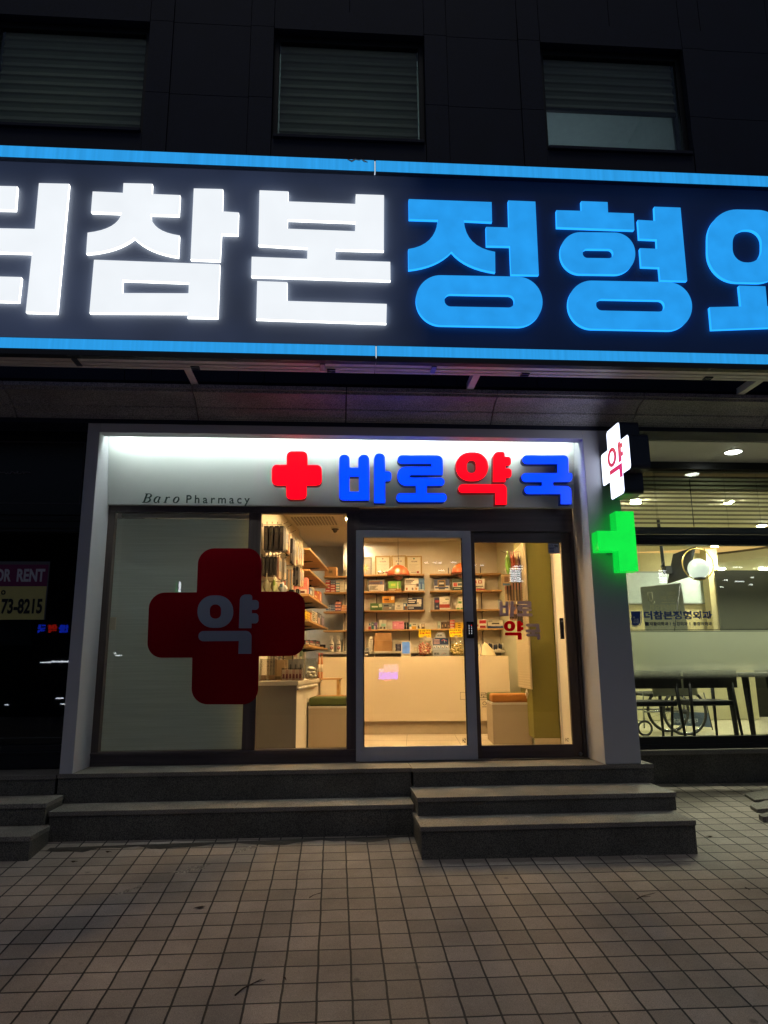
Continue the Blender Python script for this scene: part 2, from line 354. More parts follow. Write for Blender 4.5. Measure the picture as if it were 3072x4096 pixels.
granite = speckle('granite', '57544f', '9a948b', 170)
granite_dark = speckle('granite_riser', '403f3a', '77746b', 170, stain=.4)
cornice_stone = speckle('cornice_stone', '77757a', 'aeabb0', 110, bump=.35, stain=.3)
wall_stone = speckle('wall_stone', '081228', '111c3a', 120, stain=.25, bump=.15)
def steps(name, label, segs):
    """segs: (x0, x1, y_front, y_back, z_top, z_bottom)"""
    t = thing(name, label, 'steps', (segs[0][0], segs[0][2], segs[0][4]))
    o = Vector(t.location)
    for (x0, x1, yf, yb, zt, zb) in segs:
        a = MB(); n = max(1, round((x1 - x0)/1.45)); wd = (x1 - x0)/n
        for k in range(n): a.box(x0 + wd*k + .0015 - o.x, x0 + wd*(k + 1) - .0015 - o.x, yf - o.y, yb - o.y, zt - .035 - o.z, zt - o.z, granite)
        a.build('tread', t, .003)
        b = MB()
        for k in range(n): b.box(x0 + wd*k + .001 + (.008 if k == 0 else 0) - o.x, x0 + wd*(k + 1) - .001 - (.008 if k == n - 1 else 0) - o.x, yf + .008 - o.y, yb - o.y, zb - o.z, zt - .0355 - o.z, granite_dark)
        b.build('riser', t)
    return t
XM = .66
steps('stone_steps', 'three low granite steps in front of the sliding doors', [(XM + .012, 2.79, -.015, .62, 0, -.152), (XM - .01, 2.74, -.51, .3, -.153, -.289), (XM - .028, 2.70, -.88, -.2, -.29, -.75)])
steps('stone_steps', 'two tall granite steps in front of the red cross window', [(-2.275, XM + .01, 0, .62, .002, -.229), (-2.2, XM - .012, -.335, .3, -.23, -.7)])
steps('stone_steps', 'dark granite steps at the closed shop with the rental banner', [(-6.4, -2.28, -.001, .8, -.004, -.16), (-6.4, -2.204, -.37, -.0025, -.1605, -.32), (-6.4, -2.16, -.735, -.371, -.3205, -.8)])

# ------------------------------------------------------------------ the building: upper wall, cornice, windows
WY = -.35
bld = thing('building', 'dark stone office building above the pharmacy with three blinded windows', 'building', (0, WY, 3.5)); BO = Vector(bld.location)
wl = MB(); WX = [(-3.37, -1.86), (-.64, .87), (2.07, 3.58), (4.79, 6.3)]; WZ = (5.85, 7.11)
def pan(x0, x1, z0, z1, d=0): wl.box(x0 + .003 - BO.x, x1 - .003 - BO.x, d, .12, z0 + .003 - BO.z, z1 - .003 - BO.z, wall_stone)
zrow = [3.55, 4.5, 5.45, WZ[0] - .0]
for a, b2 in ((-7, -3.37), (-1.86, -.64), (.87, 2.07), (3.58, 4.79), (6.3, 9)):
    inn = [(a, a + .23), (a + .23, b2 - .23), (b2 - .23, b2)] if b2 - a < 2 else [(a, a + 1.2), (a + 1.2, b2 - 1.2), (b2 - 1.2, b2)]
    for (x0, x1) in inn:
        edge = x1 - x0 < .3
        for z0, z1 in ((3.33, 4.5), (4.5, 5.45), (5.45, 6.3), (6.3, 7.13), (7.13, 7.95), (7.95, 8.9)):
            if edge and z0 == 7.13: z1 = 7.36
            elif edge and z0 == 7.95: z0 = 7.36
            pan(x0, x1, z0, z1, -.012 if edge and 5.4 < z0 < 7.3 else 0)
for a, b2 in WX:
    for z0, z1, d in ((3.33, 4.5, 0), (4.5, 5.45, 0), (5.45, WZ[0], 0), (WZ[1], 7.36, -.012)): pan(a, b2, z0, z1, d)
    h = (b2 - a)/2
    for k in range(2): pan(a + h*k, a + h*(k + 1), 7.36, 8.9)
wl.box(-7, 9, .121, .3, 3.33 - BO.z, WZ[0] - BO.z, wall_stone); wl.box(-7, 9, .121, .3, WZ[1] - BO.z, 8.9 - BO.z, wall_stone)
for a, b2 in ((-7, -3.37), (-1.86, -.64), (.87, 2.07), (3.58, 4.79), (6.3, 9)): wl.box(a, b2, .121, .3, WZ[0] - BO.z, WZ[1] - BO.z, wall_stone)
wl.build('wall', bld)
alu_dark = mat('dark_window_metal', '1b1d22', .45, .3, spec=.4)
blind_cloth = film('blind_cloth', 'a3a699', 1.0, None, None, .5)
wglass = glass('window_glass', (.92, .95, .95), 1.5)
for i, (a, b2) in enumerate(WX[:3]):
    f = MB(); z0, z1 = WZ[0] - BO.z, WZ[1] - BO.z; y0, y1 = .07, .13
    f.box(a, b2, y0, y1, z0 + .001, z0 + .09, alu_dark); f.box(a, b2, y0, y1, z1 - .07, z1 - .001, alu_dark); f.box(a + .001, a + .05, y0, y1, z0 + .09, z1 - .07, alu_dark); f.box(b2 - .05, b2 - .001, y0, y1, z0 + .09, z1 - .07, alu_dark)
    f.box(a + .02, b2 - .02, -.03, .07, z0 + .001, z0 + .035, wall_stone)
    fo = f.build('window', bld, .003)
    p = MB(); p.box(a + .05, b2 - .05, .095, .103, z0 + .09, z1 - .07, wglass); p.build('pane', fo)
    bl = MB(); zb = z0 + .09 if i < 2 else z0 + .62
    prof = []; n = 22; top = z1 - .04; stp = (top - zb)/max(1, round((top - zb)/.1)); k = 0; zz = top
    pts = []
    while zz > zb + 1e-6:                             # shallow pleats
        pts += [(.155, zz), (.164, zz - stp*.35), (.138, zz - stp*.9)]; zz -= stp
    pts.append((.155, zb))
    vs = [(a + .06, y, z) for y, z in pts] + [(b2 - .06, y, z) for y, z in pts] + [(a + .06, y + .004, z) for y, z in pts] + [(b2 - .06, y + .004, z) for y, z in pts]; q = len(pts)
    fs = []
    for j in range(q - 1): fs += [(j, j + 1, q + j + 1, q + j), (2*q + j, 3*q + j, 3*q + j + 1, 2*q + j + 1)]
    bl.raw(vs, fs, blind_cloth)
    if i == 2: bl.box(a + .055, b2 - .055, .14, .17, zb - .035, zb, alu_dark)
    bl.build('blind', fo)
    rm_ = MB(); wm = mat('office_wall', 'a3b0b0', .9)
    rm_.box(a + .02, b2 - .02, 1.9, 1.95, z0 - .05, z1, wm); rm_.box(a + .02, b2 - .02, .301, 1.9, z1 - .0, z1 + .05, wm); rm_.box(a - .03, a + .02, .301, 1.95, z0 - .05, z1, wm); rm_.box(b2 - .02, b2 + .03, .301, 1.95, z0 - .05, z1, wm); rm_.box(a + .02, b2 - .02, .301, 1.9, z0 - .1, z0 - .05, wm)
    rm_.build('office_lining', fo)
    if i < 2:
        l = MB(); l.box(a + .3, b2 - .3, .9, 1.0, z0 + .1, z0 + .14, glow('added_blind_backlight', 'eaf4f4', 6.5, 0)); l.build('hidden_office_light', fo)  # added unseen light that brightens the closed blind from behind
    if i == 2:
        l = MB(); l.box(a + .42, a + .5, 1.3, 1.7, z0 + .02, z0 + .1, glow('desk_lamp_light', 'eaf4ff', 12, 0)); l.build('hidden_office_light', fo)
# cornice, a moulded stone course in blocks
prof = [(.3, 3.09), (-.028, 3.09), (-.03, 3.102), (-.045, 3.106), (-.052, 3.12), (-.062, 3.126), (-.07, 3.13), (-.1, 3.152), (-.115, 3.155), (-.128, 3.164), (-.13, 3.176), (-.15, 3.182), (-.19, 3.206), (-.245, 3.226), (-.3, 3.236), (-.335, 3.24), (-.338, 3.262), (-.362, 3.264), (-.364, 3.30), (-.02, 3.32)]
joints = [at(u, 1620, -.25).x for u in (775, 1385, 1982, 2560)]; jx = [joints[0] - 1.62*k for k in (4, 3, 2, 1)] + joints + [joints[-1] + 1.3*k for k in (1, 2, 3, 4)]
for a, b2 in zip(jx, jx[1:]):
    c = MB(); n = len(prof); a_, b_ = a + .005, b2 - .005
    vs = [(a_ - BO.x, y - BO.y, z - BO.z) for y, z in prof] + [(b_ - BO.x, y - BO.y, z - BO.z) for y, z in prof]
    c.raw(vs, [(i, (i + 1) % n, n + (i + 1) % n, n + i) for i in range(n)] + [tuple(range(n))[::-1], tuple(range(n, 2*n))], cornice_stone); c.build('cornice_block', bld)
c = MB(); c.box(jx[0] - BO.x, jx[-1] - BO.x, .34, .6, 3.05 - BO.z, 3.6 - BO.z, wall_stone); c.build('lintel', bld)

# ------------------------------------------------------------------ big clinic sign
SY_ = -1.0
sg = thing('clinic_sign', 'large illuminated clinic signboard with white and blue letters between blue strips', 'sign', (0, SY_, 3.3)); SO = Vector(sg.location)
navy = mat('navy_acrylic', '2c3854', .32, 0, spec=.5, var=.1)
zt, zb = 5.14, 3.313
XL, XR = -4.05, 6.2; XJ = at(1500, 640, SY_).x
def sloc(x, y, z): return (x - SO.x, y - SO.y, z - SO.z)
XM2 = at(1578, 1000, SY_).x - SO.x
def panelmat():  # halo of the letters put into panel emission and colour, greyer at left
    m = glow('navy_panel_halo_glow', '2b3550', .75, .38, 1.1); nt = m.node_tree; b = nt.nodes['Principled BSDF']; b.inputs['Base Color'].default_value = (.1, .12, .17, 1); b.inputs['Roughness'].default_value = .55; tc = nt.nodes.new('ShaderNodeTexCoord'); sp = nt.nodes.new('ShaderNodeSeparateXYZ'); mr = nt.nodes.new('ShaderNodeMapRange'); rm = nt.nodes.new('ShaderNodeMix'); rm.data_type = 'RGBA'
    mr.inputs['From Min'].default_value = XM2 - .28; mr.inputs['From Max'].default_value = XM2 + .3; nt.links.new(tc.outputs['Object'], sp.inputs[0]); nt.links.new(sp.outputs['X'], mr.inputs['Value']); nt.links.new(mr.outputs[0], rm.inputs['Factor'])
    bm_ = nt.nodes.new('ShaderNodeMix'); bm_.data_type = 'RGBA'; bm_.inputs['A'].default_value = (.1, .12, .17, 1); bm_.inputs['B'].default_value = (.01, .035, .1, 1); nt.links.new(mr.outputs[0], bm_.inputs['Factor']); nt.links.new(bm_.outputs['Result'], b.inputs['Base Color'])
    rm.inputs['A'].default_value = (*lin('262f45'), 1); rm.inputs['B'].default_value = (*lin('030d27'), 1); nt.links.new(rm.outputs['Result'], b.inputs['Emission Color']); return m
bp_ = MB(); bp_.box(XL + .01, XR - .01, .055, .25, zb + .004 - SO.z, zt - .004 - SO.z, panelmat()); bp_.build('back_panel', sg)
strip_glow = glow('blue_strip_light', '2a9be6', .97, .1, 2.2, True); edge_dark = mat('strip_edge', '14233c', .5)
zt2 = at(1500, 686, SY_).z; zb2 = at(1500, 1380, SY_).z
for (a, b2) in ((XL, XJ - .004), (XJ + .004, XR)):
    for (z0, z1) in ((zt2, zt), (zb, zb2)):
        m_ = MB(); m_.box(a, b2, .006, .054, z0 - SO.z, z1 - SO.z, edge_dark); m_.box(a + .004, b2 - .004, 0, .0058, z0 + .006 - SO.z, z1 - .006 - SO.z, strip_glow); m_.build('blue_strip', sg)
jm = glow('joint_light', 'd6ecff', 1.0)
for (z0, z1) in ((zt2, zt), (zb, zb2)): j = MB(); j.box(XJ - .0035, XJ + .0035, .012, .05, z0 + .004 - SO.z, z1 - .004 - SO.z, jm); j.build('joint_gap', sg)
p = MB(); pt = mat('torn_film', 'c9d4cf', .5)
pw = [at(*S3(x, y), SY_ - .004) for x, y in ((1502, 84), (1520, 92), (1536, 84), (1552, 88), (1562, 84), (1574, 92), (1588, 96))]
p.tube([sloc(*q) for q in pw], [.004, .009, .005, .003, .003, .008, .004], pt, 6); p.build('torn_film', sg)
white_face = glow('white_letter_light', 'eef3f8', 1.02, .03, 2.4); white_side = glow('white_letter_edge', 'eef0ea', 3.5)
blue_face = glow('blue_letter_light', '259aec', 1.0, .09, 5.0); blue_side = glow('blue_letter_edge', '1e8cf0', 2)
def letter(name, loops_list, zf, fm, sm_):
    m_ = MB()
    for loops in loops_list: m_.prism([[(x - SO.x, z - SO.z) for x, z in flat(zf, lp, SY_ + .022)] for lp in loops], .022, .0545, fm, sm_)
    return m_.build('letter', sg)
D3 = lambda x, y: (x, y)
letter('더', [[[(-360, 190), (74, 200), (66, 301), (-240, 294), (-244, 584), (92, 592), (80, 698), (-368, 686)]], [[(168, 186), (298, 189), (246, 747), (111, 743), (138, 488), (-110, 481), (-106, 379), (150, 384)]]], S3, white_face, white_side)
cha = bez((533, 186), (None, (658, 189)), (None, (656, 233)), (None, (778, 238)), (None, (773, 324)), (None, (650, 321)), ((655, 395), (775, 412)), (None, (770, 504)), ((640, 485), (580, 422)), ((510, 480), (372, 490)), (None, (378, 400)), ((510, 385), (525, 315)), (None, (393, 310)), (None, (400, 222)), (None, (531, 228)))
letter('참', [[cha], [[(837, 209), (963, 212), (961, 308), (1031, 313), (1028, 408), (957, 405), (951, 520), (823, 515)]],
     [[(406, 517), (950, 537), (941, 767), (809, 765), (810, 748), (386, 746)], [(529, 605), (816, 616), (814, 662), (528, 661)]]], S3, white_face, white_side)
letter('본', [[[(1121, 217), (1246, 222), (1245, 265), (1536, 276), (1537, 234), (1659, 238), (1658, 478), (1450, 472), (1449, 518), (1686, 526), (1687, 607), (1085, 588), (1087, 504), (1327, 513), (1328, 466), (1116, 453)], [(1243, 343), (1536, 354), (1535, 394), (1242, 383)]],
     [[(1111, 609), (1241, 614), (1241, 695), (1671, 708), (1669, 792), (1107, 773)]]], S3, white_face, white_side)
je = bez((107, 255), (None, (465, 268)), (None, (467, 353)), (None, (345, 347)), ((352, 462), (480, 483)), (None, (481, 571)), ((350, 552), (292, 482)), ((228, 548), (106, 560)), (None, (105, 471)), ((222, 455), (233, 345)), (None, (108, 341)))
letter('정', [[je], [[(537, 261), (654, 266), (669, 582), (549, 580), (544, 458), (443, 456), (441, 375), (540, 378)]],
     [rrect(411.5, 695, 273.5, 108, 108, .018, 14), rrect(412.5, 694.5, 151, 27, 26, .018)]], S4, blue_face, blue_side)
letter('형', [[[(745, 303), (854, 306), (852, 264), (966, 268), (968, 313), (1079, 317), (1082, 388), (747, 376)]],
     [rrect(923.5, 489, 162, 90, 88, .012, 12), rrect(924.5, 490, 66, 20, 20, .012)],
     [[(1168, 288), (1281, 292), (1310, 608), (1194, 605), (1189, 550), (1112, 547), (1106, 467), (1180, 470), (1178, 429), (1103, 426), (1097, 345), (1171, 349)]],
     [rrect(1063, 714.5, 268, 104, 104, .02, 14), rrect(1064.5, 714, 148, 25, 25, .02)]], S4, blue_face, blue_side)
letter('외', [[rrect(1570, 458, 172, 157, 128, .02, 12), rrect(1569, 458, 63, 71, 58, .02)],
     [[(1534, 629), (1648, 632), (1656, 718), (1752, 714), (1758, 806), (1416, 819), (1407, 722), (1543, 719)]], [[(1800, 312), (1915, 315), (1955, 835), (1835, 835)]]], S4, blue_face, blue_side)
letter('과', [[[(2060, 330), (2370, 338), (2385, 560), (2280, 558), (2272, 425), (2065, 420)]], [[(2160, 590), (2270, 592), (2275, 690), (2440, 688), (2445, 780), (2065, 795), (2060, 700), (2165, 696)]], [[(2480, 320), (2595, 324), (2605, 500), (2680, 502), (2685, 600), (2612, 598), (2630, 845), (2515, 845)]]], S4, blue_face, blue_side)
# rails under the sign, hinges, brackets and the arms that hold it off the wall
rail = mat('painted_rail', 'e4e0e2', .45, 0, var=.1, scale=6); rdark = mat('rail_dark_lip', '202632', .6)  # second colour: dark front lip below the sign face
for y0, y1, z0, z1, mm in ((0, .07, -.045, -.004, rdark), (.075, .155, -.03, .0, rail), (.162, .215, -.036, .0, rail), (.22, .26, -.04, .0, rail)):
    r1 = MB()
    for a, b2 in ((XL, XJ - .002), (XJ + .002, XR)): r1.box(a, b2, y0, y1, zb - SO.z + z0, zb - SO.z + z1, mm)
    r1.build('rail', sg, .003)
for u in (780, 1325, 2100, 2830):
    x = at(u, 1470, -.8).x; h = MB(); h.box(x - .035, x + .035, .185, .245, zb - SO.z - .047, zb - SO.z - .037, edge_dark); h.tube([(x - .03, .22, zb - SO.z - .048), (x + .03, .22, zb - SO.z - .048)], .006, edge_dark, 8); h.build('hinge', sg)
for u in (300, 1290, 1735):
    x = at(u, 1460, -.9).x; h = MB(); h.box(x - .022, x + .022, .07, .2, zb - SO.z - .052, zb - SO.z - .046, mat('galvanised', '6d7688', .4, .7)); h.box(x - .022, x + .022, .07, .076, zb - SO.z - .046, zb - SO.z - .01, mat('galvanised')); h.build('bracket', sg)
for x in (-3.6, -1.245, 1.215, 3.765):
    h = MB(); h.box(x - .03, x + .03, .235, .66, zb - SO.z - .012, zb - SO.z - .005, rail); h.box(x - .03, x - .024, .235, .66, zb - SO.z - .005, zb - SO.z + .05, rail); h.build('support_arm', sg)

# ------------------------------------------------------------------ the pharmacy's white surround with its cove light
portal = mat('portal_panel', 'bfc0c6', .45, var=.05, scale=3)
pt_ = thing('shopfront_surround', 'pale grey box surround framing the pharmacy front, sign panel lit from above', 'shopfront', (0, 0, 0))
PX0, PX1, PX2, PX3, PZ0, PZ1 = -2.26, -2.152, 2.362, 2.684, 2.967, 3.085
a = MB(); a.box(PX0, PX1, 0, .64, .003, PZ1, portal); a.build('left_jamb', pt_, .003)
a = MB(); a.box(PX2, PX3, 0, 1.19, .003, PZ1, portal); a.build('right_jamb', pt_, .003)
a = MB(); a.box(PX1 + .001, PX2 - .001, .0, .13, PZ0, PZ1, portal); a.box(PX1 + .001, PX2 - .001, .13, .6, 3.03, PZ1, portal); a.build('top_beam', pt_, .003)
a = MB(); white = mat('sign_backing', 'dde1de', .5, var=.04, scale=2)
ptop, pbot = (.245, 3.02), (.372, 2.372)
a.hexa([(PX1 + .002, pbot[0], pbot[1]), (PX2 - .002, pbot[0], pbot[1]), (PX2 - .002, pbot[0] + .05, pbot[1]), (PX1 + .002, pbot[0] + .05, pbot[1])], [(PX1 + .002, ptop[0], ptop[1]), (PX2 - .002, ptop[0], ptop[1]), (PX2 - .002, ptop[0] + .05, ptop[1]), (PX1 + .002, ptop[0] + .05, ptop[1])], white); a.build('sign_panel', pt_)
a = MB(); a.box(PX1 + .05, PX2 - .06, .138, .154, 3.008, 3.014, glow('cove_light', 'f0fff8', 92, 0)); a.build('cove_light', pt_)
def ypan(z): return ptop[0] + (pbot[0] - ptop[0])*(ptop[1] - z)/(ptop[1] - pbot[1])

# pharmacy channel letters
ps = thing('pharmacy_sign', 'lit red cross and blue and red pharmacy letters on the white panel', 'sign', (0, .17, 2.55)); PO = Vector(ps.location); PY = .17
red_l = glow('red_letter_light', 'f50013', 2.2, .04, 5); blue_l = glow('blue_sign_light', '0034ff', 2.2, .04, 5)
red_s = mat('red_letter_side', '5a0a14', .35, emit='c00018', es=.12); blue_s = mat('blue_letter_side', '06143c', .35, emit='0030a0', es=.1)
GL = {
 'cross': [[[(174, 124, 24), (272, 124, 24), (272, 190, 0), (340, 190, 24), (340, 286, 24), (268, 286, 0), (268, 352, 22), (172, 352, 22), (172, 286, 0), (104, 286, 24), (104, 188, 24), (174, 188, 0)]]],
 'ba': [[[(423, 140, 23), (472, 140, 23), (472, 203, 0), (514, 203, 0), (514, 140, 24), (565, 140, 24), (565, 357, 3), (423, 357, 18)], [(471, 244), (517, 244), (517, 316), (471, 316)]],
        [[(589, 134, 24), (640, 134, 24), (640, 220, 0), (670, 220, 22), (670, 266, 22), (640, 266, 0), (641, 370, 2), (589, 370, 2)]]],
 'ro': [[[(700, 143, 20), (914, 143, 28), (914, 237, 3), (757, 237, 6), (757, 250, 6), (922, 250, 19), (922, 288, 19), (838, 288, 0), (838, 323, 0), (932, 323, 20), (932, 365, 20), (694, 365, 20), (694, 323, 20), (787, 323, 0), (787, 288, 0), (699, 288, 42), (699, 198, 38), (860, 198, 0), (860, 184, 0), (700, 184, 20)]]],
 'yak': [[[(976, 129, 66), (1129, 129, 66), (1129, 266, 66), (976, 266, 66)], [(1028, 168, 20), (1071, 168, 20), (1071, 228, 20), (1028, 228, 20)]],
         [[(1153, 127, 26), (1207, 127, 26), (1207, 150, 0), (1237, 150, 20), (1237, 192, 20), (1210, 192, 0), (1210, 206, 0), (1239, 206, 20), (1239, 250, 20), (1211, 250, 0), (1212, 270, 2), (1152, 270, 2)]],
         [[(988, 281, 20), (1217, 281, 24), (1217, 377, 2), (1163, 377, 2), (1163, 321, 0), (988, 321, 20)]]],
 'guk': [[[(1291, 143, 21), (1509, 143, 22), (1509, 228, 0), (1527, 228, 21), (1527, 270, 21), (1437, 270, 0), (1437, 289, 0), (1523, 289, 24), (1523, 375, 2), (1473, 375, 2), (1473, 327, 0), (1301, 327, 19), (1301, 289, 19), (1384, 289, 0), (1384, 270, 0), (1287, 270, 21), (1287, 228, 21), (1457, 228, 0), (1457, 185, 0), (1291, 185, 21)]]]}
def glyph(key): return [[rpoly(lp) for lp in shape] for shape in GL[key]]
for nm, key, fm, sm_ in (('cross', 'cross', red_l, red_s), ('letter', 'ba', blue_l, blue_s), ('letter', 'ro', blue_l, blue_s), ('letter', 'yak', red_l, red_s), ('letter', 'guk', blue_l, blue_s)):
    m_ = MB()
    for loops in glyph(key):
        L_ = [[(x - PO.x, z - PO.z) for x, z in flat(PH, lp, PY)] for lp in loops]
        m_.prism(L_, 0, .008, fm, sm_); m_.prism([[(x, z) for x, z in lp] for lp in L_], .0082, .085, sm_, sm_)
    m_.build(nm, ps)
bt = thing('wall_lettering', 'small dark green English lettering on the white sign panel', 'lettering', (-1.2, .34, 2.42)); BT = Vector(bt.location)
zb_ = zoomer(500, 1900, 2.765); green_m = mat('dark_green_letter', '16322d', .5)
def ribbon(mb, pts, ws, y, m, th=.012):
    L_, R_ = [], []
    for k, (x, z) in enumerate(pts):
        a, b = pts[max(k - 1, 0)], pts[min(k + 1, len(pts) - 1)]; d = Vector((b[0] - a[0], b[1] - a[1])).normalized(); w_ = ws[k] if isinstance(ws, (list, tuple)) else ws
        L_.append((x - d.y*w_/2, z + d.x*w_/2)); R_.append((x + d.y*w_/2, z - d.x*w_/2))
    for k in range(len(pts) - 1): mb.prism([[L_[k], L_[k + 1], R_[k + 1], R_[k]]], y, y + th, m)
def arc(cx_, cz_, rx_, rz_, a0, a1, n=14): return [(cx_ + rx_*math.cos(math.radians(a0 + (a1 - a0)*k/n)), cz_ + rz_*math.sin(math.radians(a0 + (a1 - a0)*k/n))) for k in range(n + 1)]
_o = at(*zb_(190, 305), .335); _e = at(*zb_(598, 205), .335); _h = (_e.z - _o.z); _w = (_e.x - _o.x)
def put_(strokes, ox, sc):                           # strokes in cap-height units, slanted
    m_ = MB()
    for pts, ws in strokes: ribbon(m_, [(_o.x - BT.x + ox*_w + (x + .3*z)*sc*_h, _o.z - BT.z + z*sc*_h) for x, z in pts], [q*_h for q in ws] if isinstance(ws, list) else ws*_h, -.008, green_m)
    m_.build('serif_letter', bt)
cw_ = lambda n, a, b: [a + (b - a)*math.sin(math.pi*k/n)**2 for k in range(n + 1)]
put_([([(.16, .02), (.16, .98)], .15), ([(-.02, .02), (.42, .02)], .05), ([(-.02, .98), (.42, .98)], .05), (arc(.36, .76, .3, .22, 90, -90), cw_(14, .05, .15)), (arc(.36, .28, .36, .26, 90, -90), cw_(14, .05, .16)), ([(.16, .52), (.4, .52)], .05)], 0, .97)
put_([(arc(.26, .34, .24, .33, 60, 300), cw_(14, .06, .15)), ([(.5, .66), (.46, .1), (.52, .02), (.64, .1)], [.13, .13, .1, .05])], .30, .97)
put_([([(.0, .58), (.1, .64), (.12, .6)], [.04, .06, .1]), ([(.12, .64), (.12, .02)], .14), ([(-.02, .02), (.28, .02)], .05), ([(.13, .44), (.24, .6), (.36, .64), (.42, .56)], [.05, .06, .1, .13])], .59, .97)
put_([(arc(.28, .33, .25, .32, 0, 360, 28), [.06 + .09*abs(math.cos(math.radians(360*k/28))) for k in range(29)])], .83, .97)
for nm, s, c0, c1, bold, sh in (('word', 'Pharmacy', (675, 338), (1380, 228), .006, 0),):
    p0, p1 = at(*zb_(*c0), .335), at(*zb_(*c1), .335); m_ = MB()
    text(m_, s, p0.x - BT.x, p1.x - BT.x, p0.z - BT.z, p1.z - BT.z, -.008, green_m, bold, sh, 1.45, thick=.012); m_.build(nm, bt)

# ------------------------------------------------------------------ glazing: left window, sliding doors
GY = .45
brown = woodmat('dark_brown_frame', '453b37', '5a4e49', .4, 2, .5); brown_h = woodmat('dark_brown_head', '40383a', '574d4e', .4, 0, .5)
grey_alu = mat('grey_door_metal', 'b6bac4', .4, .1, var=.05)
sglass = glass('shop_glass', (.97, .985, .97), 1.4)
wn_ = thing('shop_window', 'fixed pharmacy window in a dark frame with a big red cross sticker', 'window', (0, GY, 0)); WO = Vector(wn_.location)
xa, xb = -2.182, at(1424, 2500, GY).x + .03                               # outer edges
def X_(u, v, y=GY): return at(u, v, y).x
gm0, gm1 = X_(998, 2053), X_(1047, 2053); gr = X_(1387, 2400); gl = -2.09; gt, gb = at(1000, 2053, GY).z, at(900, 3000, GY).z
f = MB()
f.box(xa, xb, -.03, .05, .003, gb, brown_h); f.box(xa, xb, -.03, .05, gt, 2.385, brown_h)
f.box(xa, gl, -.03, .05, gb, gt, brown); f.box(gm0, gm1, -.03, .05, gb, gt, brown); f.box(gr, xb, -.03, .05, gb, gt, brown)
f.box(xa + .03, xb - .01, -.045, -.03, gb - .03, gb - .006, brown_h)
f.build('frame', wn_, .003)
for a0, a1 in ((gl, gm0), (gm1, gr)):
    p = MB(); p.box(a0 - .004, a1 + .004, .0, .008, gb, gt, sglass); p.build('pane', wn_)
stick = film('red_sticker', '880a1a', 1.0, None, None, .3); stick_g = film('grey_sticker', '8a8ea6', 1.0, None, None, .2)
crs = [(622, 305, 105), (1020, 305, 92), (1020, 579, 0), (1297, 579, 85), (1291, 985, 92), (1005, 988, 0), (998, 1292, 100), (577, 1292, 100), (583, 997, 0), (296, 998, 92), (312, 585, 105), (611, 583, 0)]
m_ = MB(); m_.prism([[(x, z) for x, z in flat(CR, rpoly(crs, 10), GY - .033)]], -.0335, -.0325, stick); xs_o = m_.build('cross_sticker', wn_); tag(xs_o, 'big dark red cross sticker with a grey Korean letter')
m_ = MB()
for shp in ([[(616, 603, 98), (842, 603, 98), (842, 808, 98), (616, 808, 98)], [(694, 660, 33), (765, 660, 33), (765, 750, 33), (694, 750, 33)]],
            [[(885, 597, 38), (962, 597, 38), (962, 632, 0), (1003, 632, 30), (1003, 694, 30), (960, 694, 0), (960, 716, 0), (1001, 716, 30), (1001, 780, 30), (958, 780, 0), (957, 810, 2), (877, 810, 2)]],
            [[(622, 828, 32), (958, 827, 36), (956, 972, 2), (874, 972, 2), (877, 891, 0), (622, 893, 32)]]):
    m_.prism([flat(CR, rpoly(lp, 8), GY - .036) for lp in shp], -.0355, -.0345, stick_g)
m_.build('sticker_letter', xs_o)
# roller blind behind the left pane
rb = thing('roller_blind', 'grey roller blind closing the left half of the pharmacy window', 'blind', (0, GY + .12, 0))
def blindmat():
    m = film('roller_cloth', 'c6d0cd', 1.0, None, None, .72); nt = m.node_tree; L = nt.links.new
    tc = nt.nodes.new('ShaderNodeTexCoord'); mp = nt.nodes.new('ShaderNodeMapping'); mp.inputs['Scale'].default_value = (1.5, 1.5, 75); n = nt.nodes.new('ShaderNodeTexNoise'); n.inputs['Scale'].default_value = 1; n.inputs['Detail'].default_value = 3
    L(tc.outputs['Object'], mp.inputs[0]); L(mp.outputs[0], n.inputs['Vector']); rm = nt.nodes.new('ShaderNodeValToRGB'); rm.color_ramp.elements[0].color = (*lin('c3cdcc'), 1); rm.color_ramp.elements[1].color = (*lin('d0d9d8'), 1); rm.color_ramp.elements[0].position = .36; rm.color_ramp.elements[1].position = .64
    L(n.outputs['Fac'], rm.inputs[0])
    for nd in nt.nodes:
        if nd.type in ('BSDF_DIFFUSE', 'BSDF_TRANSLUCENT'): L(rm.outputs[0], nd.inputs[0])
    return m
a = MB(); a.box(gl - .02, gm0 + .03, 0, .004, .05, 2.275, blindmat()); a.build('cloth', rb)
a = MB(); a.box(gl + .02, gm0 + .03, -.02, .03, 2.285, 2.325, mat('blind_rail', 'c6cbca', .4)); a.build('head_rail', rb, .004)
sw = MB(); p0 = at(*CR(78, 780), GY + .1); sw.box(-.03, .03, -.012, 0, -.06, .06, mat('switch_plate', 'cfc8b4', .4)); tag(sw.build('switch_plate', None, .004, (p0.x, GY + .118, p0.z)), 'small cream switch plate behind the left window glass', 'switch')

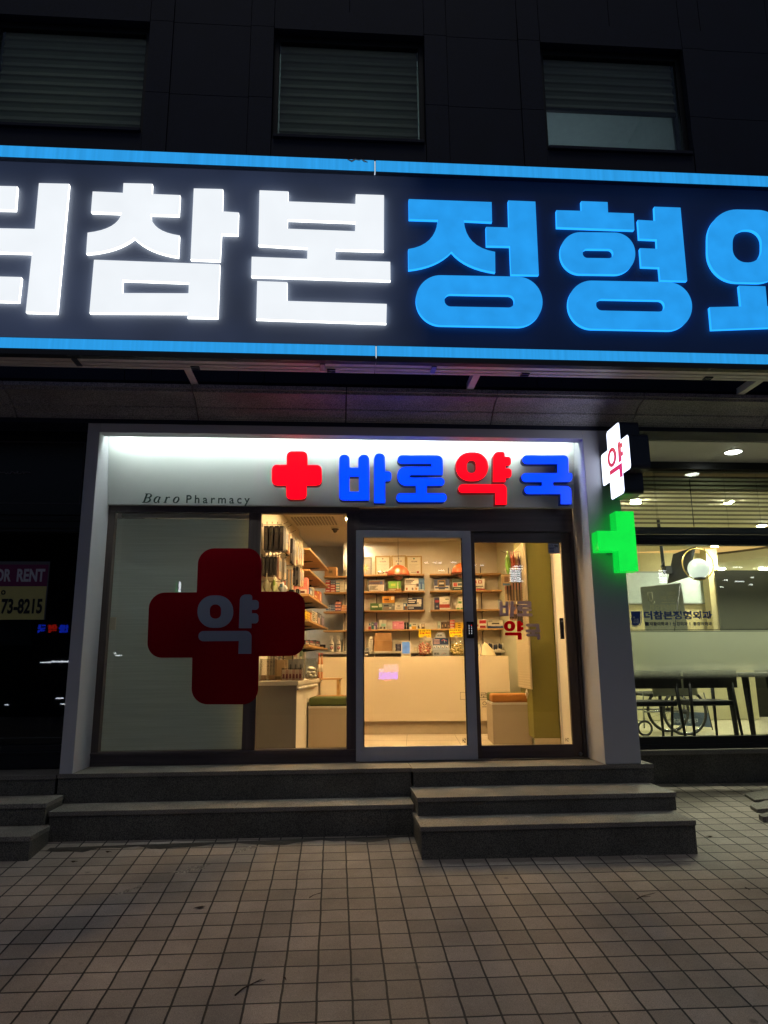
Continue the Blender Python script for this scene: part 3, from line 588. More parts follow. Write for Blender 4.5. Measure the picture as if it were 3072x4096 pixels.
# header band and the two sliding doors
hd = thing('door_header', 'dark brown header beam over the two sliding doors', 'beam', (0, GY, 2.2)); a = MB(); z_h0 = at(1650, 2126, GY).z; a.box(xb + .002, 2.362, -.02, .08, z_h0 - 2.2, 2.385 - 2.2, brown_h); a.build('beam', hd, .003)
a = MB(); a.box(X_(2290, 2300), 2.361, -.02, .08, .003 - 2.2, z_h0 - .001 - 2.2, brown); a.build('side_post', hd, .003)
d1 = thing('sliding_door', 'grey metal framed glass sliding door with black keypad lock', 'door', (.8, GY - .03, 0)); O1 = Vector(d1.location); Y1 = GY - .03
da, db = X_(1424, 2500, Y1), X_(1893, 2500, Y1); dga, dgb = X_(1453, 2500, Y1), X_(1857, 2500, Y1); dgt, dgb2 = at(1650, 2152, Y1).z, at(1650, 2984, Y1).z; dt = at(1650, 2124, Y1).z
f = MB(); fx = lambda x: x - O1.x
f.box(fx(da), fx(dga), -.02, .024, .012, dt, grey_alu); f.box(fx(dgb), fx(db), -.02, .024, .012, dt, grey_alu); f.box(fx(dga), fx(dgb), -.02, .024, dgt, dt, grey_alu); f.box(fx(dga), fx(dgb), -.02, .024, .012, dgb2, grey_alu); f.build('frame', d1, .003)
f = MB(); gk = mat('black_gasket', '17181a', .6)
for b4 in ((dga, dga + .008, dgb2, dgt), (dgb - .008, dgb, dgb2, dgt)): f.box(fx(b4[0]), fx(b4[1]), -.012, .016, b4[2], b4[3], gk)
f.build('gasket', d1)
f = MB(); f.box(fx(dga) + .008, fx(dgb) - .008, -.004, .004, dgb2, dgt, sglass); f.build('pane', d1)
k0, k1 = at(*Z4(1497, 1150), Y1 - .03), at(*Z4(1556, 1370), Y1 - .03); kx = (k0.x + k1.x)/2
f = MB(); f.box(fx(kx) - .033, fx(kx) + .033, -.05, -.0205, k1.z, k0.z, mat('lock_black', '0b0b0d', .25)); lk = f.build('keypad_lock', d1, .006)
f = MB(); kw = glow('key_dots', 'e8ecf2', .9); kr = glow('key_red', 'ff2a20', 1.2)
for i in range(6):
    for jx_ in (-.012, .012):
        z = k1.z + (k0.z - k1.z)*(.27 + .1*i); f.lathe([(0, -.0525), (.0035, -.052), (.0035, -.05)], kr if (i == 5 and jx_ > 0) else kw, (fx(kx) + jx_, 0, z), 8, 'y')
f.build('keys', lk)
ds = MB(); q0, q1 = at(*Z5(1427, 1492), Y1), at(*Z5(1470, 1440), Y1); inkm = mat('dark_ink', '26231f', .6); text(ds, 'HZ', fx(q0.x), fx(q1.x), q0.z, q1.z, -.0065, inkm, .02); ds.build('maker_mark', d1)
d2 = thing('sliding_door', 'dark brown framed glass sliding door with pharmacy lettering on its glass', 'door', (1.8, GY + .03, 0)); O2 = Vector(d2.location); Y2 = GY + .03
ea, eb = X_(1886, 2500, Y2), X_(2312, 2500, Y2); ega, egb = X_(1907, 2500, Y2), X_(2262, 2500, Y2); egt, egb2 = at(2050, 2171, Y2).z, at(2050, 2980, Y2).z; et = at(2050, 2130, Y2).z
fx2 = lambda x: x - O2.x
f = MB(); f.box(fx2(ea), fx2(ega), -.02, .024, .012, et, brown); f.box(fx2(egb), fx2(eb), -.02, .024, .012, et, brown); f.box(fx2(ega), fx2(egb), -.02, .024, egt, et, brown_h); f.box(fx2(ega), fx2(egb), -.02, .024, .012, egb2, brown_h); f.build('frame', d2, .003)
f = MB(); f.box(fx2(ega), fx2(egb), -.004, .004, egb2, egt, sglass); f.build('pane', d2)
def decal(keys, boxes, m, parent, O, Yp, name):
    for key, (bx0, by0, bx1, by1), mm in zip(keys, boxes, m):
        sh = glyph(key); allp = [p for s in sh for lp in s for p in lp]; ax, bx = min(p[0] for p in allp), max(p[0] for p in allp); ay, by = min(p[1] for p in allp), max(p[1] for p in allp)
        m_ = MB()
        for loops in sh: m_.prism([[(x - O.x, z - O.z) for x, z in flat(Z6, [(bx0 + (x - ax)/(bx - ax)*(bx1 - bx0), by0 + (y - ay)/(by - ay)*(by1 - by0)) for x, y in lp], Yp)] for lp in loops], -.0065, -.0055, mm)
        m_.build(name, parent)
lilac = film('lilac_sticker', 'b9b2c9', 1.0, None, None, .5); rdec = film('bright_red_sticker', 'd8122a', 1.0, None, None, .55)
decal(('ba', 'ro', 'yak', 'guk'), ((405, 912, 628, 1130), (650, 915, 862, 1125), (468, 1187, 735, 1447), (765, 1228, 972, 1445)), (lilac, lilac, rdec, lilac), d2, O2, Y2, 'glass_letter')
def rectpx(zf, x0, y0, x1, y1, Y): a, b = at(*zf(x0, y1), Y), at(*zf(x1, y0), Y); return a.x, b.x, a.z, b.z
cx0, cx1, cz0, cz1 = rectpx(Z6, 1080, 115, 1231, 258, Y2); cx1 = min(cx1, egb - .004)
m_ = MB(); m_.box(fx2(cx0), fx2(cx1), -.0065, -.0045, cz0, cz1, mat('sticker_frame', '1d2742', .5)); m_.box(fx2(cx0) + .005, fx2(cx1) - .005, -.0072, -.0066, cz0 + .005, cz1 - .005, mat('sticker_pale', 'a9b4cf', .5))
nav = mat('navy_ink', '1f3270', .5)
text(m_, 'CCTV', fx2(cx0) + .01, fx2(cx0) + .055, cz1 - .032, cz1 - .014, -.0085, nav, .02); text(m_, '설치안내', fx2(cx0) + .01, fx2(cx0) + .075, cz1 - .054, cz1 - .036, -.0085, nav, .02)
for k in range(3): m_.box(fx2(cx0) + .012, fx2(cx0) + .06, -.0079, -.0073, cz0 + .018 + .014*k, cz0 + .025 + .014*k, nav)
m_.hexa([(fx2(cx1) - .055, -.0079, cz1 - .03), (fx2(cx1) - .02, -.0079, cz1 - .045), (fx2(cx1) - .02, -.0073, cz1 - .045), (fx2(cx1) - .055, -.0073, cz1 - .03)], [(fx2(cx1) - .05, -.0079, cz1 - .015), (fx2(cx1) - .012, -.0079, cz1 - .022), (fx2(cx1) - .012, -.0073, cz1 - .022), (fx2(cx1) - .05, -.0073, cz1 - .015)], mat('camera_grey', '596072', .5))
m_.build('camera_notice', d2)
k0, k1 = at(*Z6(1235, 1150), Y2 - .03), at(*Z6(1318, 1438), Y2 - .03); f = MB(); f.box(fx2(k0.x), fx2(k1.x) - .01, -.045, -.0205, k1.z, k0.z, mat('lock_grey', '2b3036', .4, .3)); lk = f.build('handle', d2, .004)
f = MB(); f.box(fx2(k0.x) + .012, fx2(k1.x) - .026, -.0475, -.0452, k1.z + .02, k0.z - .06, mat('lock_black')); f.lathe([(0, -.0485), (.009, -.048), (.01, -.0452)], mat('steel', '8a8c90', .3, .9), ((fx2(k0.x) + fx2(k1.x) - .012)/2, 0, k0.z - .03), 12, 'y'); f.build('lock_plate', lk)
f = MB(); kk = at(*Z7(1550, 1712), Y2 - .02); f.lathe([(0, -.034), (.012, -.033), (.017, -.028), (.018, -.0205)], mat('steel'), (fx2(kk.x) - .015, 0, kk.z), 16, 'y'); f.build('floor_lock', d2)
ds = MB(); q0, q1 = at(*Z7(1318, 1540), Y2), at(*Z7(1362, 1492), Y2); text(ds, 'HZ', fx2(q0.x), fx2(q1.x), q0.z, q1.z, -.0065, inkm, .02); ds.build('maker_mark', d2)
a = MB(); a.box(xb, 2.36, GY - .07, GY + .08, .002, .011, mat('floor_track', '77736c', .4, .6)); tag(a.build('door_track'), 'flat metal floor track under the sliding doors', 'track')

# ------------------------------------------------------------------ projecting signs on the right jamb
wx = 2.522; wc = thing('projecting_sign', 'lit white projecting cross sign with a red Korean letter', 'sign', (wx, -.36, 2.64)); WC = Vector(wc.location)
def onX(zf, x, y, X): r = ray(*zf(x, y)); p = CAM + r*((X - CAM.x)/r.x); return p
yc, zc = -.345, 2.642; ha, wa = .33, .155            # half arm length, half arm width
cr = rpoly([(-wa, -ha, .035), (wa, -ha, .035), (wa, -wa, 0), (ha, -wa, .035), (ha, wa, .035), (wa, wa, 0), (wa, ha, .035), (-wa, ha, .035), (-wa, wa, 0), (-ha, wa, .035), (-ha, -wa, .035), (-wa, -wa, 0)], 6)
def sx(x, y, z): return (y, -x, z)                   # prism axes (x, y, z) -> face looking along -x, running away from the wall
wside = mat('sign_case', '2a2f3e', .35, .3)
f = MB(); f.prism([[(x*1.0, z) for x, z in cr]], .004, .172, wside, wside, fn=lambda x, y, z: (y, x + yc - WC.y, z + zc - WC.z)); f.build('case', wc)
f = MB(); f.prism([[(x*.985, z*.985) for x, z in cr]], -.002, .0038, glow('white_cross_light', 'dfe9ff', 2.2, 0), wside, fn=lambda x, y, z: (y, x + yc - WC.y, z + zc - WC.z)); fo = f.build('lit_face', wc)
f = MB(); rp_ = glow('red_print', 'd81f3c', .95)
def facept(lp): o = []; [o.append((p.y - yc, p.z - zc)) for p in (onX(ZP, x, y, wx) for x, y in lp)]; return o
def ring(cx_, cy_, rx_, ry_, rot): return [(cx_ + rx_*math.cos(t)*math.cos(rot) - ry_*math.sin(t)*math.sin(rot), cy_ + rx_*math.cos(t)*math.sin(rot) + ry_*math.sin(t)*math.cos(rot)) for t in [2*math.pi*k/24 for k in range(24)]]
for loops in ([ring(630, 567, 54, 125, .08), ring(628, 569, 28, 77, .06)], [[(700, 388), (733, 358), (737, 393), (757, 378), (762, 432), (741, 447), (745, 497), (766, 485), (771, 538), (749, 552), (751, 612), (717, 634)]], [[(602, 740), (755, 633), (765, 803), (734, 826), (724, 714), (605, 796)]]):
    f.prism([facept(lp) for lp in loops], -.0045, -.0025, rp_, rp_, fn=lambda x, y, z: (y, x + yc - WC.y, z + zc - WC.z))
f.build('red_letter', fo)
f = MB(); f.box(.06, .11, .3 + yc + .0 - WC.y, .02 - WC.y - .022, -.06, .06, wside); f.build('wall_bracket', wc)
gc = thing('cross_sign', 'glowing green half cross sign fixed to the front of the right jamb', 'sign', (2.57, -.16, 1.95)); GC = Vector(gc.location); gy = -.165
gp = [(665, 1248), (898, 1248), (960, 2000), (728, 2005), (706, 1748), (455, 1750), (437, 1495), (688, 1495)]
P = flat(ZP, gp, gy); x0, x1, x2 = (P[6][0] + P[5][0])/2, (P[0][0] + P[3][0])/2, (P[1][0] + P[2][0])/2; z0, z1, z2, z3 = P[3][1], P[4][1], P[6][1], P[0][1]
gl_ = glow('green_light', '10ee48', .97, .08, 6); gs = glow('green_side_light', '06c038', 1.1, .1, 6)
lp = [(x1, z3), (x2, z3), (x2, z0), (x1, z0), (x1, z1), (x0, z1), (x0, z2), (x1, z2)]
f = MB(); f.prism([[(x - GC.x, z - GC.z) for x, z in lp]], gy - GC.y, gy + .006 - GC.y, gl_, gs); f.build('lit_face', gc)
f = MB(); f.prism([[(x - GC.x, z - GC.z) for x, z in lp]], gy + .0065 - GC.y, -.025 - GC.y, gs, gs); f.build('lit_case', gc)
f = MB(); f.box(-.06, .06, -.0248 - GC.y, -.0005 - GC.y, -.1, .1, wside); f.build('mounting_plate', gc)

# ================================================================== inside the pharmacy (room axes turned by ANG)
cream = mat('cream_paint', 'e4ddcf', .6, var=.03, scale=3); ceil_w = mat('ceiling_paint', 'e6e2d8', .8, var=.03)
YB, XLW, XRW, CZ = 4.2, -.85, 2.3, 2.75
floor_m = speckle('floor_tile', 'cabda8', 'ddd2be', 60, .35, .05, .12)
def rstruct(mb, name): return tag(mb.build(name, None, 0, rw(0, 0, 0), (0, 0, -ANG)), kind='structure')
def roomslab(z0, z1, m, mb):
    q = [Vector((-2.2, .535, 0)), Vector((2.36, .535, 0)), rw(2.32, .75, 0), rw(2.32, 4.3, 0), rw(-.3, 4.8, 0), rw(-2.6, 4.8, 0), rw(-2.55, 1.0, 0)]; q = [toroom(Vector((p.x, p.y, 0))) for p in q]
    return mb.prism([[(p.x, p.y) for p in q]], z0, z1, m, m, fn=lambda x, y, z: (x, z, y))
f = MB(); roomslab(-.06, 0, floor_m, f); gj = mat('floor_joint', '6b6152', .8)
for X in (-.55, .05, .65, 1.25, 1.85): f.box(X, X + .003, .12, 4.2, 0, .0008, gj)
for Y in (.75, 1.35, 1.95, 2.55): f.box(-.85, 2.3, Y, Y + .003, .0, .0008, gj)
rstruct(f, 'shop_floor')
f = MB(); roomslab(CZ, CZ + .05, ceil_w, f); rstruct(f, 'shop_ceiling')
def wall(label, boxes, m, name='wall'):
    c = MB(); bx = boxes[0]; cx_, cy2, cz_ = (bx[0] + bx[1])/2, (bx[2] + bx[3])/2, bx[4]
    for b in boxes: c.box(b[0] - cx_, b[1] - cx_, b[2] - cy2, b[3] - cy2, b[4] - cz_, b[5] - cz_, m)
    return rbuild(c, name, label, 'wall', cx_, cy2, cz_)
Ya = rx(*Z2(740, 300), XLW).y; za = rx(*Z2(740, 430), XLW).z; yb2 = rx(*Z2(1000, 700), XLW)
wall('cream side wall of the pharmacy carrying hooks and wooden shelves', [(XLW - .1, XLW, .12, Ya, 0, CZ), (XLW - .1, XLW, Ya, 3.95, 0, za)], cream, 'side_wall')
wall('cream back wall of the pharmacy behind the shelves', [(-.32, XRW + .1, YB, YB + .1, 0, CZ)], cream, 'back_wall')
wall('pale grey far wall of the dispensary beyond the partition', [(-2.6, -.321, YB + .35, YB + .45, 0, CZ)], mat('grey_paint', 'cfcdc6', .7), 'far_wall')
olive = mat('olive_paint', '74702e', .6, var=.04)
wall('olive green painted column beside the right sliding door', [(2.0, XRW - .03, 1.08, 1.92, .1, CZ)], olive, 'column')
wall('olive right hand wall behind the slatted display panel', [(XRW, XRW + .08, 1.0, YB, 0, CZ)], olive, 'side_wall')
wall('cream return wall between the olive column and the door glass', [(2.275, 2.34, .31, 1.079, 0, CZ)], cream, 'return_wall')
c = MB(); c.box(-.13, .14, -.012, 0, 0, .1, mat('skirting', 'cbbd9f', .5)); rbuild(c, 'skirting_board', 'cream skirting board under the olive column', 'skirting', 2.13, 1.079, 0)
c = MB(); c.box(-.02, .02, -1.9, 1.9, 0, 2.7, mat('grey_paint')); rbuild(c, 'partition_wall', 'plain partition behind the grey roller blind', 'wall', -2.5, 2.2, 0)

# downlights
warm = (1, .635, .29)
def downlight(X, Y, es, label, col=warm, r=.05, z=CZ):
    t = rthing('downlight', label, 'ceiling light', X, Y, z, 'downlights in the pharmacy ceiling')
    a = MB(); a.lathe([(r + .016, -.001), (r + .016, -.006), (r, -.01), (r, -.003)], mat('light_rim', 'eee9de', .4), n=24); a.build('rim', t)
    nm = 'downlight_%g_%s' % (es, 'w' if col[2] < .4 else 'n')
    a = MB(); a.lathe([(0, -.0045), (r*.97, -.0045)], glow(nm, col, es, 0), n=24); a.build('diffuser', t)
for (px, py, lab) in ((130, 113, 'downlight half hidden by the sliding door frame'), (285, 120, 'downlight over the certificates'), (953, 110, 'downlight over the middle shelves')):
    p = rp(*Z4(px, py), 3.7); downlight(p.x, 3.7, 420, lab)
p = rz(*Z2(1490, 135), CZ); downlight(p.x, p.y, 1500, 'downlight beside the ceiling camera')
for X, Y, lab in ((.45, .22, 'unseen ceiling downlight just inside the sliding doors'), (1.6, .22, 'unseen ceiling downlight near the olive column'), (1.5, 2.3, 'unseen ceiling downlight above the right end of the counter'), (.5, 2.2, 'unseen ceiling downlight above the counter'), (-.35, .2, 'unseen ceiling downlight just inside the left pane'), (1.0, 1.3, 'unseen ceiling downlight halfway to the counter'), (-.2, 1.3, 'unseen ceiling downlight above the hanging goods')): downlight(X, Y, 1300 if X < 0 and Y < .5 else 3900, lab)  # downlights out of view, added to light the counter and goods
downlight(-1.7, 1.3, 1250, 'added unseen downlight backlighting the roller blind', (.97, .98, 1)); downlight(-1.3, 3.3, 1800, 'dispensary downlight beyond the partition', (1, .84, .62)); downlight(-.1, 4.0, 700, 'dispensary downlight over the stock shelves', (1, .8, .55))  # the first is added out of sight to backlight the roller blind

# CCTV dome and cassette air conditioner
p = rz(*Z2(1330, 285), CZ); t = rthing('ceiling_camera', 'small dark dome camera on a white ceiling base', 'camera', p.x, p.y, CZ)
a = MB(); a.lathe([(.062, -.001), (.062, -.02), (.05, -.024), (0, -.024)], mat('camera_white', 'd9d5ca', .4)); a.build('base', t)
a = MB(); a.lathe([(.05, -.0245), (.052, -.034), (.03, -.05), (.026, -.066), (.014, -.078), (0, -.08)], mat('camera_dome', '24211f', .2)); a.build('dome', t)
p = rz(*Z2(960, 110), CZ); t = rthing('air_conditioner', 'white ceiling cassette air conditioner with a grille of slats', 'air conditioner', p.x, p.y + .1, CZ)
a = MB(); a.box(-.42, .42, -.42, .42, -.035, -.001, mat('camera_white')); a.build('casing', t, .012)
a = MB()
for k in range(14): a.box(-.26 + k*.04, -.24 + k*.04, -.26, .26, -.045, -.0355, mat('grille_grey', '8f8b84', .5))
a.build('grille', t)

# back shelves: each bay one unit of wall rails and boards
maple = woodmat('shelf_wood', 'b98d57', 'd2a86c', .45, 0, .5); rail_b = mat('shelf_rail', '2c2a27', .4, .5)
YS = 3.95
def zs(y): return rp(*Z4(500, y), YS).z
ZT = [zs(y) for y in (521, 743, 997, 1251)]; ZD = zs(1541)
xA0, xA1 = rp(*Z4(60, 535), YS).x, rp(*Z4(920, 535), YS).x; xB0, xB1 = rp(*Z4(994, 530), YS).x, 2.28
xC0, xC1 = rp(*Z2(1140, 1100), YS).x, xA0 - .0
def shelf_unit(label, x0, x1, zl, rails, white_to=0):
    t = rthing('wall_shelf', label, 'shelf', (x0 + x1)/2, YB, zl[-1]); o = Vector(((x0 + x1)/2, YB, zl[-1]))
    for z in zl: a = MB(); a.box(x0 - o.x, x1 - o.x, YS - o.y, -.001, z - .022 - o.z, z - o.z, maple); a.build('board', t, .002)
    for xr in rails:
        a = MB(); a.box(xr - .006 - o.x, xr + .006 - o.x, -.012, -.0015, zl[-1] - .3 - o.z, zl[0] + .12 - o.z, rail_b)
        for z in zl: a.hexa([(xr - .003 - o.x, -.2, z - .03 - o.z), (xr + .003 - o.x, -.2, z - .03 - o.z), (xr + .003 - o.x, -.0121, z - .055 - o.z), (xr - .003 - o.x, -.0121, z - .055 - o.z)], [(xr - .003 - o.x, -.2, z - .0225 - o.z), (xr + .003 - o.x, -.2, z - .0225 - o.z), (xr + .003 - o.x, -.0121, z - .0225 - o.z), (xr - .003 - o.x, -.0121, z - .0225 - o.z)], rail_b)
        a.build('rail', t)
    return t
shelf_unit('wooden wall shelves behind the counter under the framed certificates', xA0, xA1, ZT, [rp(*Z4(288, 900), YB).x, rp(*Z4(713, 900), YB).x])
shelf_unit('wooden wall shelves at the right, behind the second pendant lamp', xB0, xB1, ZT, [rp(*Z4(1250, 900), YB).x, rp(*Z6(155, 800), YB).x, rp(*Z6(640, 1350), YB).x])
ZC_ = [rp(*Z2(1300, y), YS).z for y in (1095, 1362, 1680, 1995)]
shelf_unit('wooden wall shelves of medicine stacks seen through the left pane', xC0, xA0 - .012, ZC_, [rp(*Z2(1495, 1500), YB).x])
# low white shelving with grey backs
lw = mat('white_laminate', 'dcd6c8', .45, var=.03); gb_ = mat('grey_back', '8f8a80', .6)
def low_unit(label, x0, x1, zl, top):
    t = rthing('low_shelf', label, 'shelf', (x0 + x1)/2, YB, 0); o = (x0 + x1)/2
    a = MB(); a.box(x0 - o, x1 - o, -.02, -.001, 0, top, gb_); a.build('back_panel', t)
    for z in zl: a = MB(); a.box(x0 - o, x1 - o, -.3, -.0205, z - .022, z, lw); a.build('board', t, .002)
ZL = [rp(*Z3(1300, y), 3.9).z for y in (448, 738, 1000, 1180)]
low_unit('white stock shelving under the spray bottles', xC0 - .1, xA0 + .2, ZL, ZL[0] - .03)
ZR_ = [rp(*Z7(600, y), 3.9).z for y in (288, 528, 768)]
t_ = rthing('back_desk', 'white back desk running along the wall behind the counter', 'desk', 1.2, YB, 0)
a = MB(); a.box(xA0 + .21 - 1.2, 2.28 - 1.2, -.3, -.001, ZD - .03, ZD, lw); a.build('desk_top', t_, .003)
for z in (ZR_[1], ZR_[2], .05): a = MB(); a.box(1.72 - 1.2, 2.28 - 1.2, -.3, -.021, z - .02, z, lw); a.build('lower_shelf', t_)
a = MB(); a.box(xA0 + .22 - 1.2, 2.28 - 1.2, -.02, -.002, 0, ZD - .031, gb_); a.build('back_panel', t_)

# ---- goods on the shelves
def cm(h): return mat('print_' + h, h, .4, var=.06, scale=40)
def carton(label, w, d, h, col, art, X, Y, Z, name='medicine_box', group=None, cat='box', turn=0):
    """closed carton with printed panels on its front and a printed side; art = (u0, v0, u1, v1, colour) in fractions"""
    b = MB(); b.box(-w/2, w/2, 0, d, 0, h, cm(col))
    for k, (u0, v0, u1, v1, c) in enumerate(art):
        e = .0006*(k + 1); b.box(-w/2 + u0*w, -w/2 + u1*w, -e, -e + .0005, v0*h, v1*h, cm(c))
    return rbuild(b, name, label, cat, X, Y, Z, group, 0, turn)
def lines(u0, v0, u1, v1, n, c): return [(u0, v1 - (v1 - v0)*(k + .6)/n, u0 + (u1 - u0)*(1 - .17*((k*7) % 3)), v1 - (v1 - v0)*k/n, c) for k in range(n)]
def put(zf, rect, label, col, art, zbase, depth=.14, Yf=None, name='medicine_box', group=None, cat='box'):
    Yf = YS + .035 if Yf is None else Yf
    a, b = rp(*zf(rect[0], rect[3]), Yf), rp(*zf(rect[2], rect[1]), Yf)
    return carton(label, abs(b.x - a.x), depth, max(.02, b.z - zbase), col, art, (a.x + b.x)/2, Yf, zbase + .0006, name, group, cat)
SH2, SH3, SH4 = 'on the second shelf behind the counter', 'on the third shelf behind the counter', 'on the fourth shelf behind the counter'
K = '2a2622'
put(Z4, (170, 590, 392, 743), 'navy case with a white and brown front ' + SH2, '24304f', [(.06, .0, .97, .92, 'e6e0d6'), (.06, .56, .97, .9, '6d4a35'), (.1, .6, .7, .78, '3a2a4a'), (.72, .6, .88, .84, '2e3d78')] + lines(.1, .12, .6, .48, 4, '6b6257'), ZT[1])
put(Z4, (440, 612, 608, 741), 'bright green box with a yellow green oval ' + SH2, '5f9c2c', [(.0, .0, 1, .28, '9a6a30'), (.05, .3, .7, .86, '7cc043'), (.22, .5, .58, .74, 'c9d65a'), (.72, .2, .8, .95, 'd9e0b0')] + lines(.06, .05, .6, .2, 2, 'e9e3c0'), ZT[1])
put(Z4, (662, 575, 842, 741), 'large white box with brown Korean print ' + SH2, 'e9e2d6', [(.02, .48, .84, .52, '6a635b'), (.84, .34, 1, .58, '5a4636'), (.08, .08, .2, .26, 'b56b38'), (.5, .08, .62, .26, '7a7468'), (.76, .08, .9, .24, 'c98a2c')] + lines(.06, .56, .7, .86, 3, '4c4038'), ZT[1], .16)
put(Z4, (845, 575, 921, 739), 'narrow blue box with a bottle picture ' + SH2, '3c6ea5', [(.1, .12, .9, .55, '7aa4c8'), (.3, .1, .6, .7, '1f4a86'), (.1, .04, .9, .1, 'd7dfe4')], ZT[1])
put(Z4, (1052, 585, 1250, 739), 'navy and white box with a gold shield ' + SH2, 'd7d3cf', [(0, .42, 1, 1, '26345f'), (.24, .3, .74, .92, 'a9823f'), (.29, .36, .69, .86, '2a2320'), (.33, .55, .65, .7, 'd9cfc0'), (.06, .18, .94, .32, '39476f'), (.3, .1, .7, .22, '40434c')], ZT[1])
put(Z4, (1294, 580, 1440, 737), 'dark green box with a red capsule on white ' + SH2, '1f3b33', [(.02, .3, .98, .68, 'e6dfd4'), (.1, .34, .42, .64, 'b5342b'), (.48, .4, .94, .62, '3a4a52'), (.15, .14, .7, .2, 'c9d2c4')], ZT[1])
put(Z6, (62, 604, 202, 768), 'white box with red squares and a red base ' + SH2, 'e8e0d4', [(0, 0, 1, .14, 'b3262c'), (.02, .6, .22, .86, 'b3262c'), (.38, .58, .72, .86, 'b3262c'), (.46, .64, .64, .8, 'e8e0d4'), (.12, .28, .84, .36, K)], ZT[1])
G3 = put(Z4, (202, 905, 363, 994), 'flat green box, leftmost ' + SH3, '3f6b33', [(.12, .42, .62, .62, 'd8dcc0'), (.7, .45, .96, .9, 'b9c8a4'), (.08, .12, .9, .2, '2b4a22')], ZT[2])
put(Z4, (366, 904, 526, 992), 'flat grey box under the orange one ' + SH3, '7d8382', [(.1, .55, .5, .75, '30363a'), (.55, .25, .72, .42, 'e9e6e0'), (.1, .12, .55, .42, '8d7f72'), (.78, .6, .97, .92, 'a8acab')], ZT[2])
p_ = rp(*Z4(366, 904), YS + .035).z
put(Z4, (363, 812, 524, 899), 'orange box lying on the grey box ' + SH3, 'dc9a1e', [(.14, .4, .56, .66, '6a3a14'), (.72, .45, .95, .92, 'f0e2c4'), (.14, .1, .6, .34, 'c07a1c')], p_ + .0015)
put(Z4, (530, 902, 640, 992), 'flat white box with green stripes ' + SH3, 'e4ded2', [(.06, .16, .7, .2, '2f6b4a'), (.06, .3, .7, .34, '2f6b4a'), (.3, .52, .62, .64, '4a4640')], ZT[2])
put(Z4, (642, 905, 692, 992), 'small blue and brown box beside the tooth box ' + SH3, '2f6d9c', [(.3, .1, 1, .6, '8a5a3a'), (.1, .55, .6, .9, 'd7e2ea')], ZT[2])
put(Z4, (697, 828, 905, 992), 'big navy box with a white tooth picture ' + SH3, '1f2748', [(0, .28, .86, .46, 'c9c7c4'), (.6, .46, .88, .86, 'e6e2da'), (.62, .5, .7, .6, '1f2748'), (.06, .88, .3, .95, 'dfe2ea'), (.06, .12, .4, .2, 'cfd2dc')] + lines(.06, .52, .54, .8, 2, 'efe9de'), ZT[2], .16)
put(Z4, (1056, 825, 1120, 990), 'slim navy box with a red patch ' + SH3, '20284a', [(.15, .58, .9, .76, 'b33a4c'), (.3, .2, .7, .32, '8a90a8')], ZT[2])
put(Z4, (1122, 819, 1254, 990), 'white box with a red lower band ' + SH3, 'e9e2d8', [(0, .14, 1, .42, 'b0402c'), (.58, .78, .94, .84, '2f5a44'), (.3, .5, .76, .54, '8b847a')], ZT[2])
t3 = MB()
for x0, x1, y0, y1, n in ((1345, 1392, 910, 987, 'left of the pair'), (1394, 1437, 910, 987, 'right of the pair')):
    put(Z4, (x0, y0, x1, y1), 'small green cornered box, %s, ' % n + SH3, 'e2dccf', [(.1, 0, .95, .3, '5f8f4a'), (.15, .55, .8, .62, '8d8a7e')], ZT[2])
put(Z4, (1367, 824, 1416, 905), 'small white box standing on the white pair ' + SH3, 'e2dccf', [(.1, 0, .95, .32, '5f8f4a'), (.15, .6, .8, .66, '8d8a7e')], rp(*Z4(1390, 910), YS + .035).z + .0015, .12)
put(Z6, (70, 865, 106, 1030), 'slim white box behind the door stile ' + SH3, 'e3ddd2', lines(.2, .3, .8, .7, 4, '8a8378'), ZT[2])
put(Z6, (392, 898, 482, 1022), 'pale blue framed card, rightmost ' + SH3, '9aa3ad', [(.08, .08, .92, .92, 'd6dade'), (.4, .4, .8, .75, '5f7fb0')], ZT[2], .03, name='framed_card', cat='card')
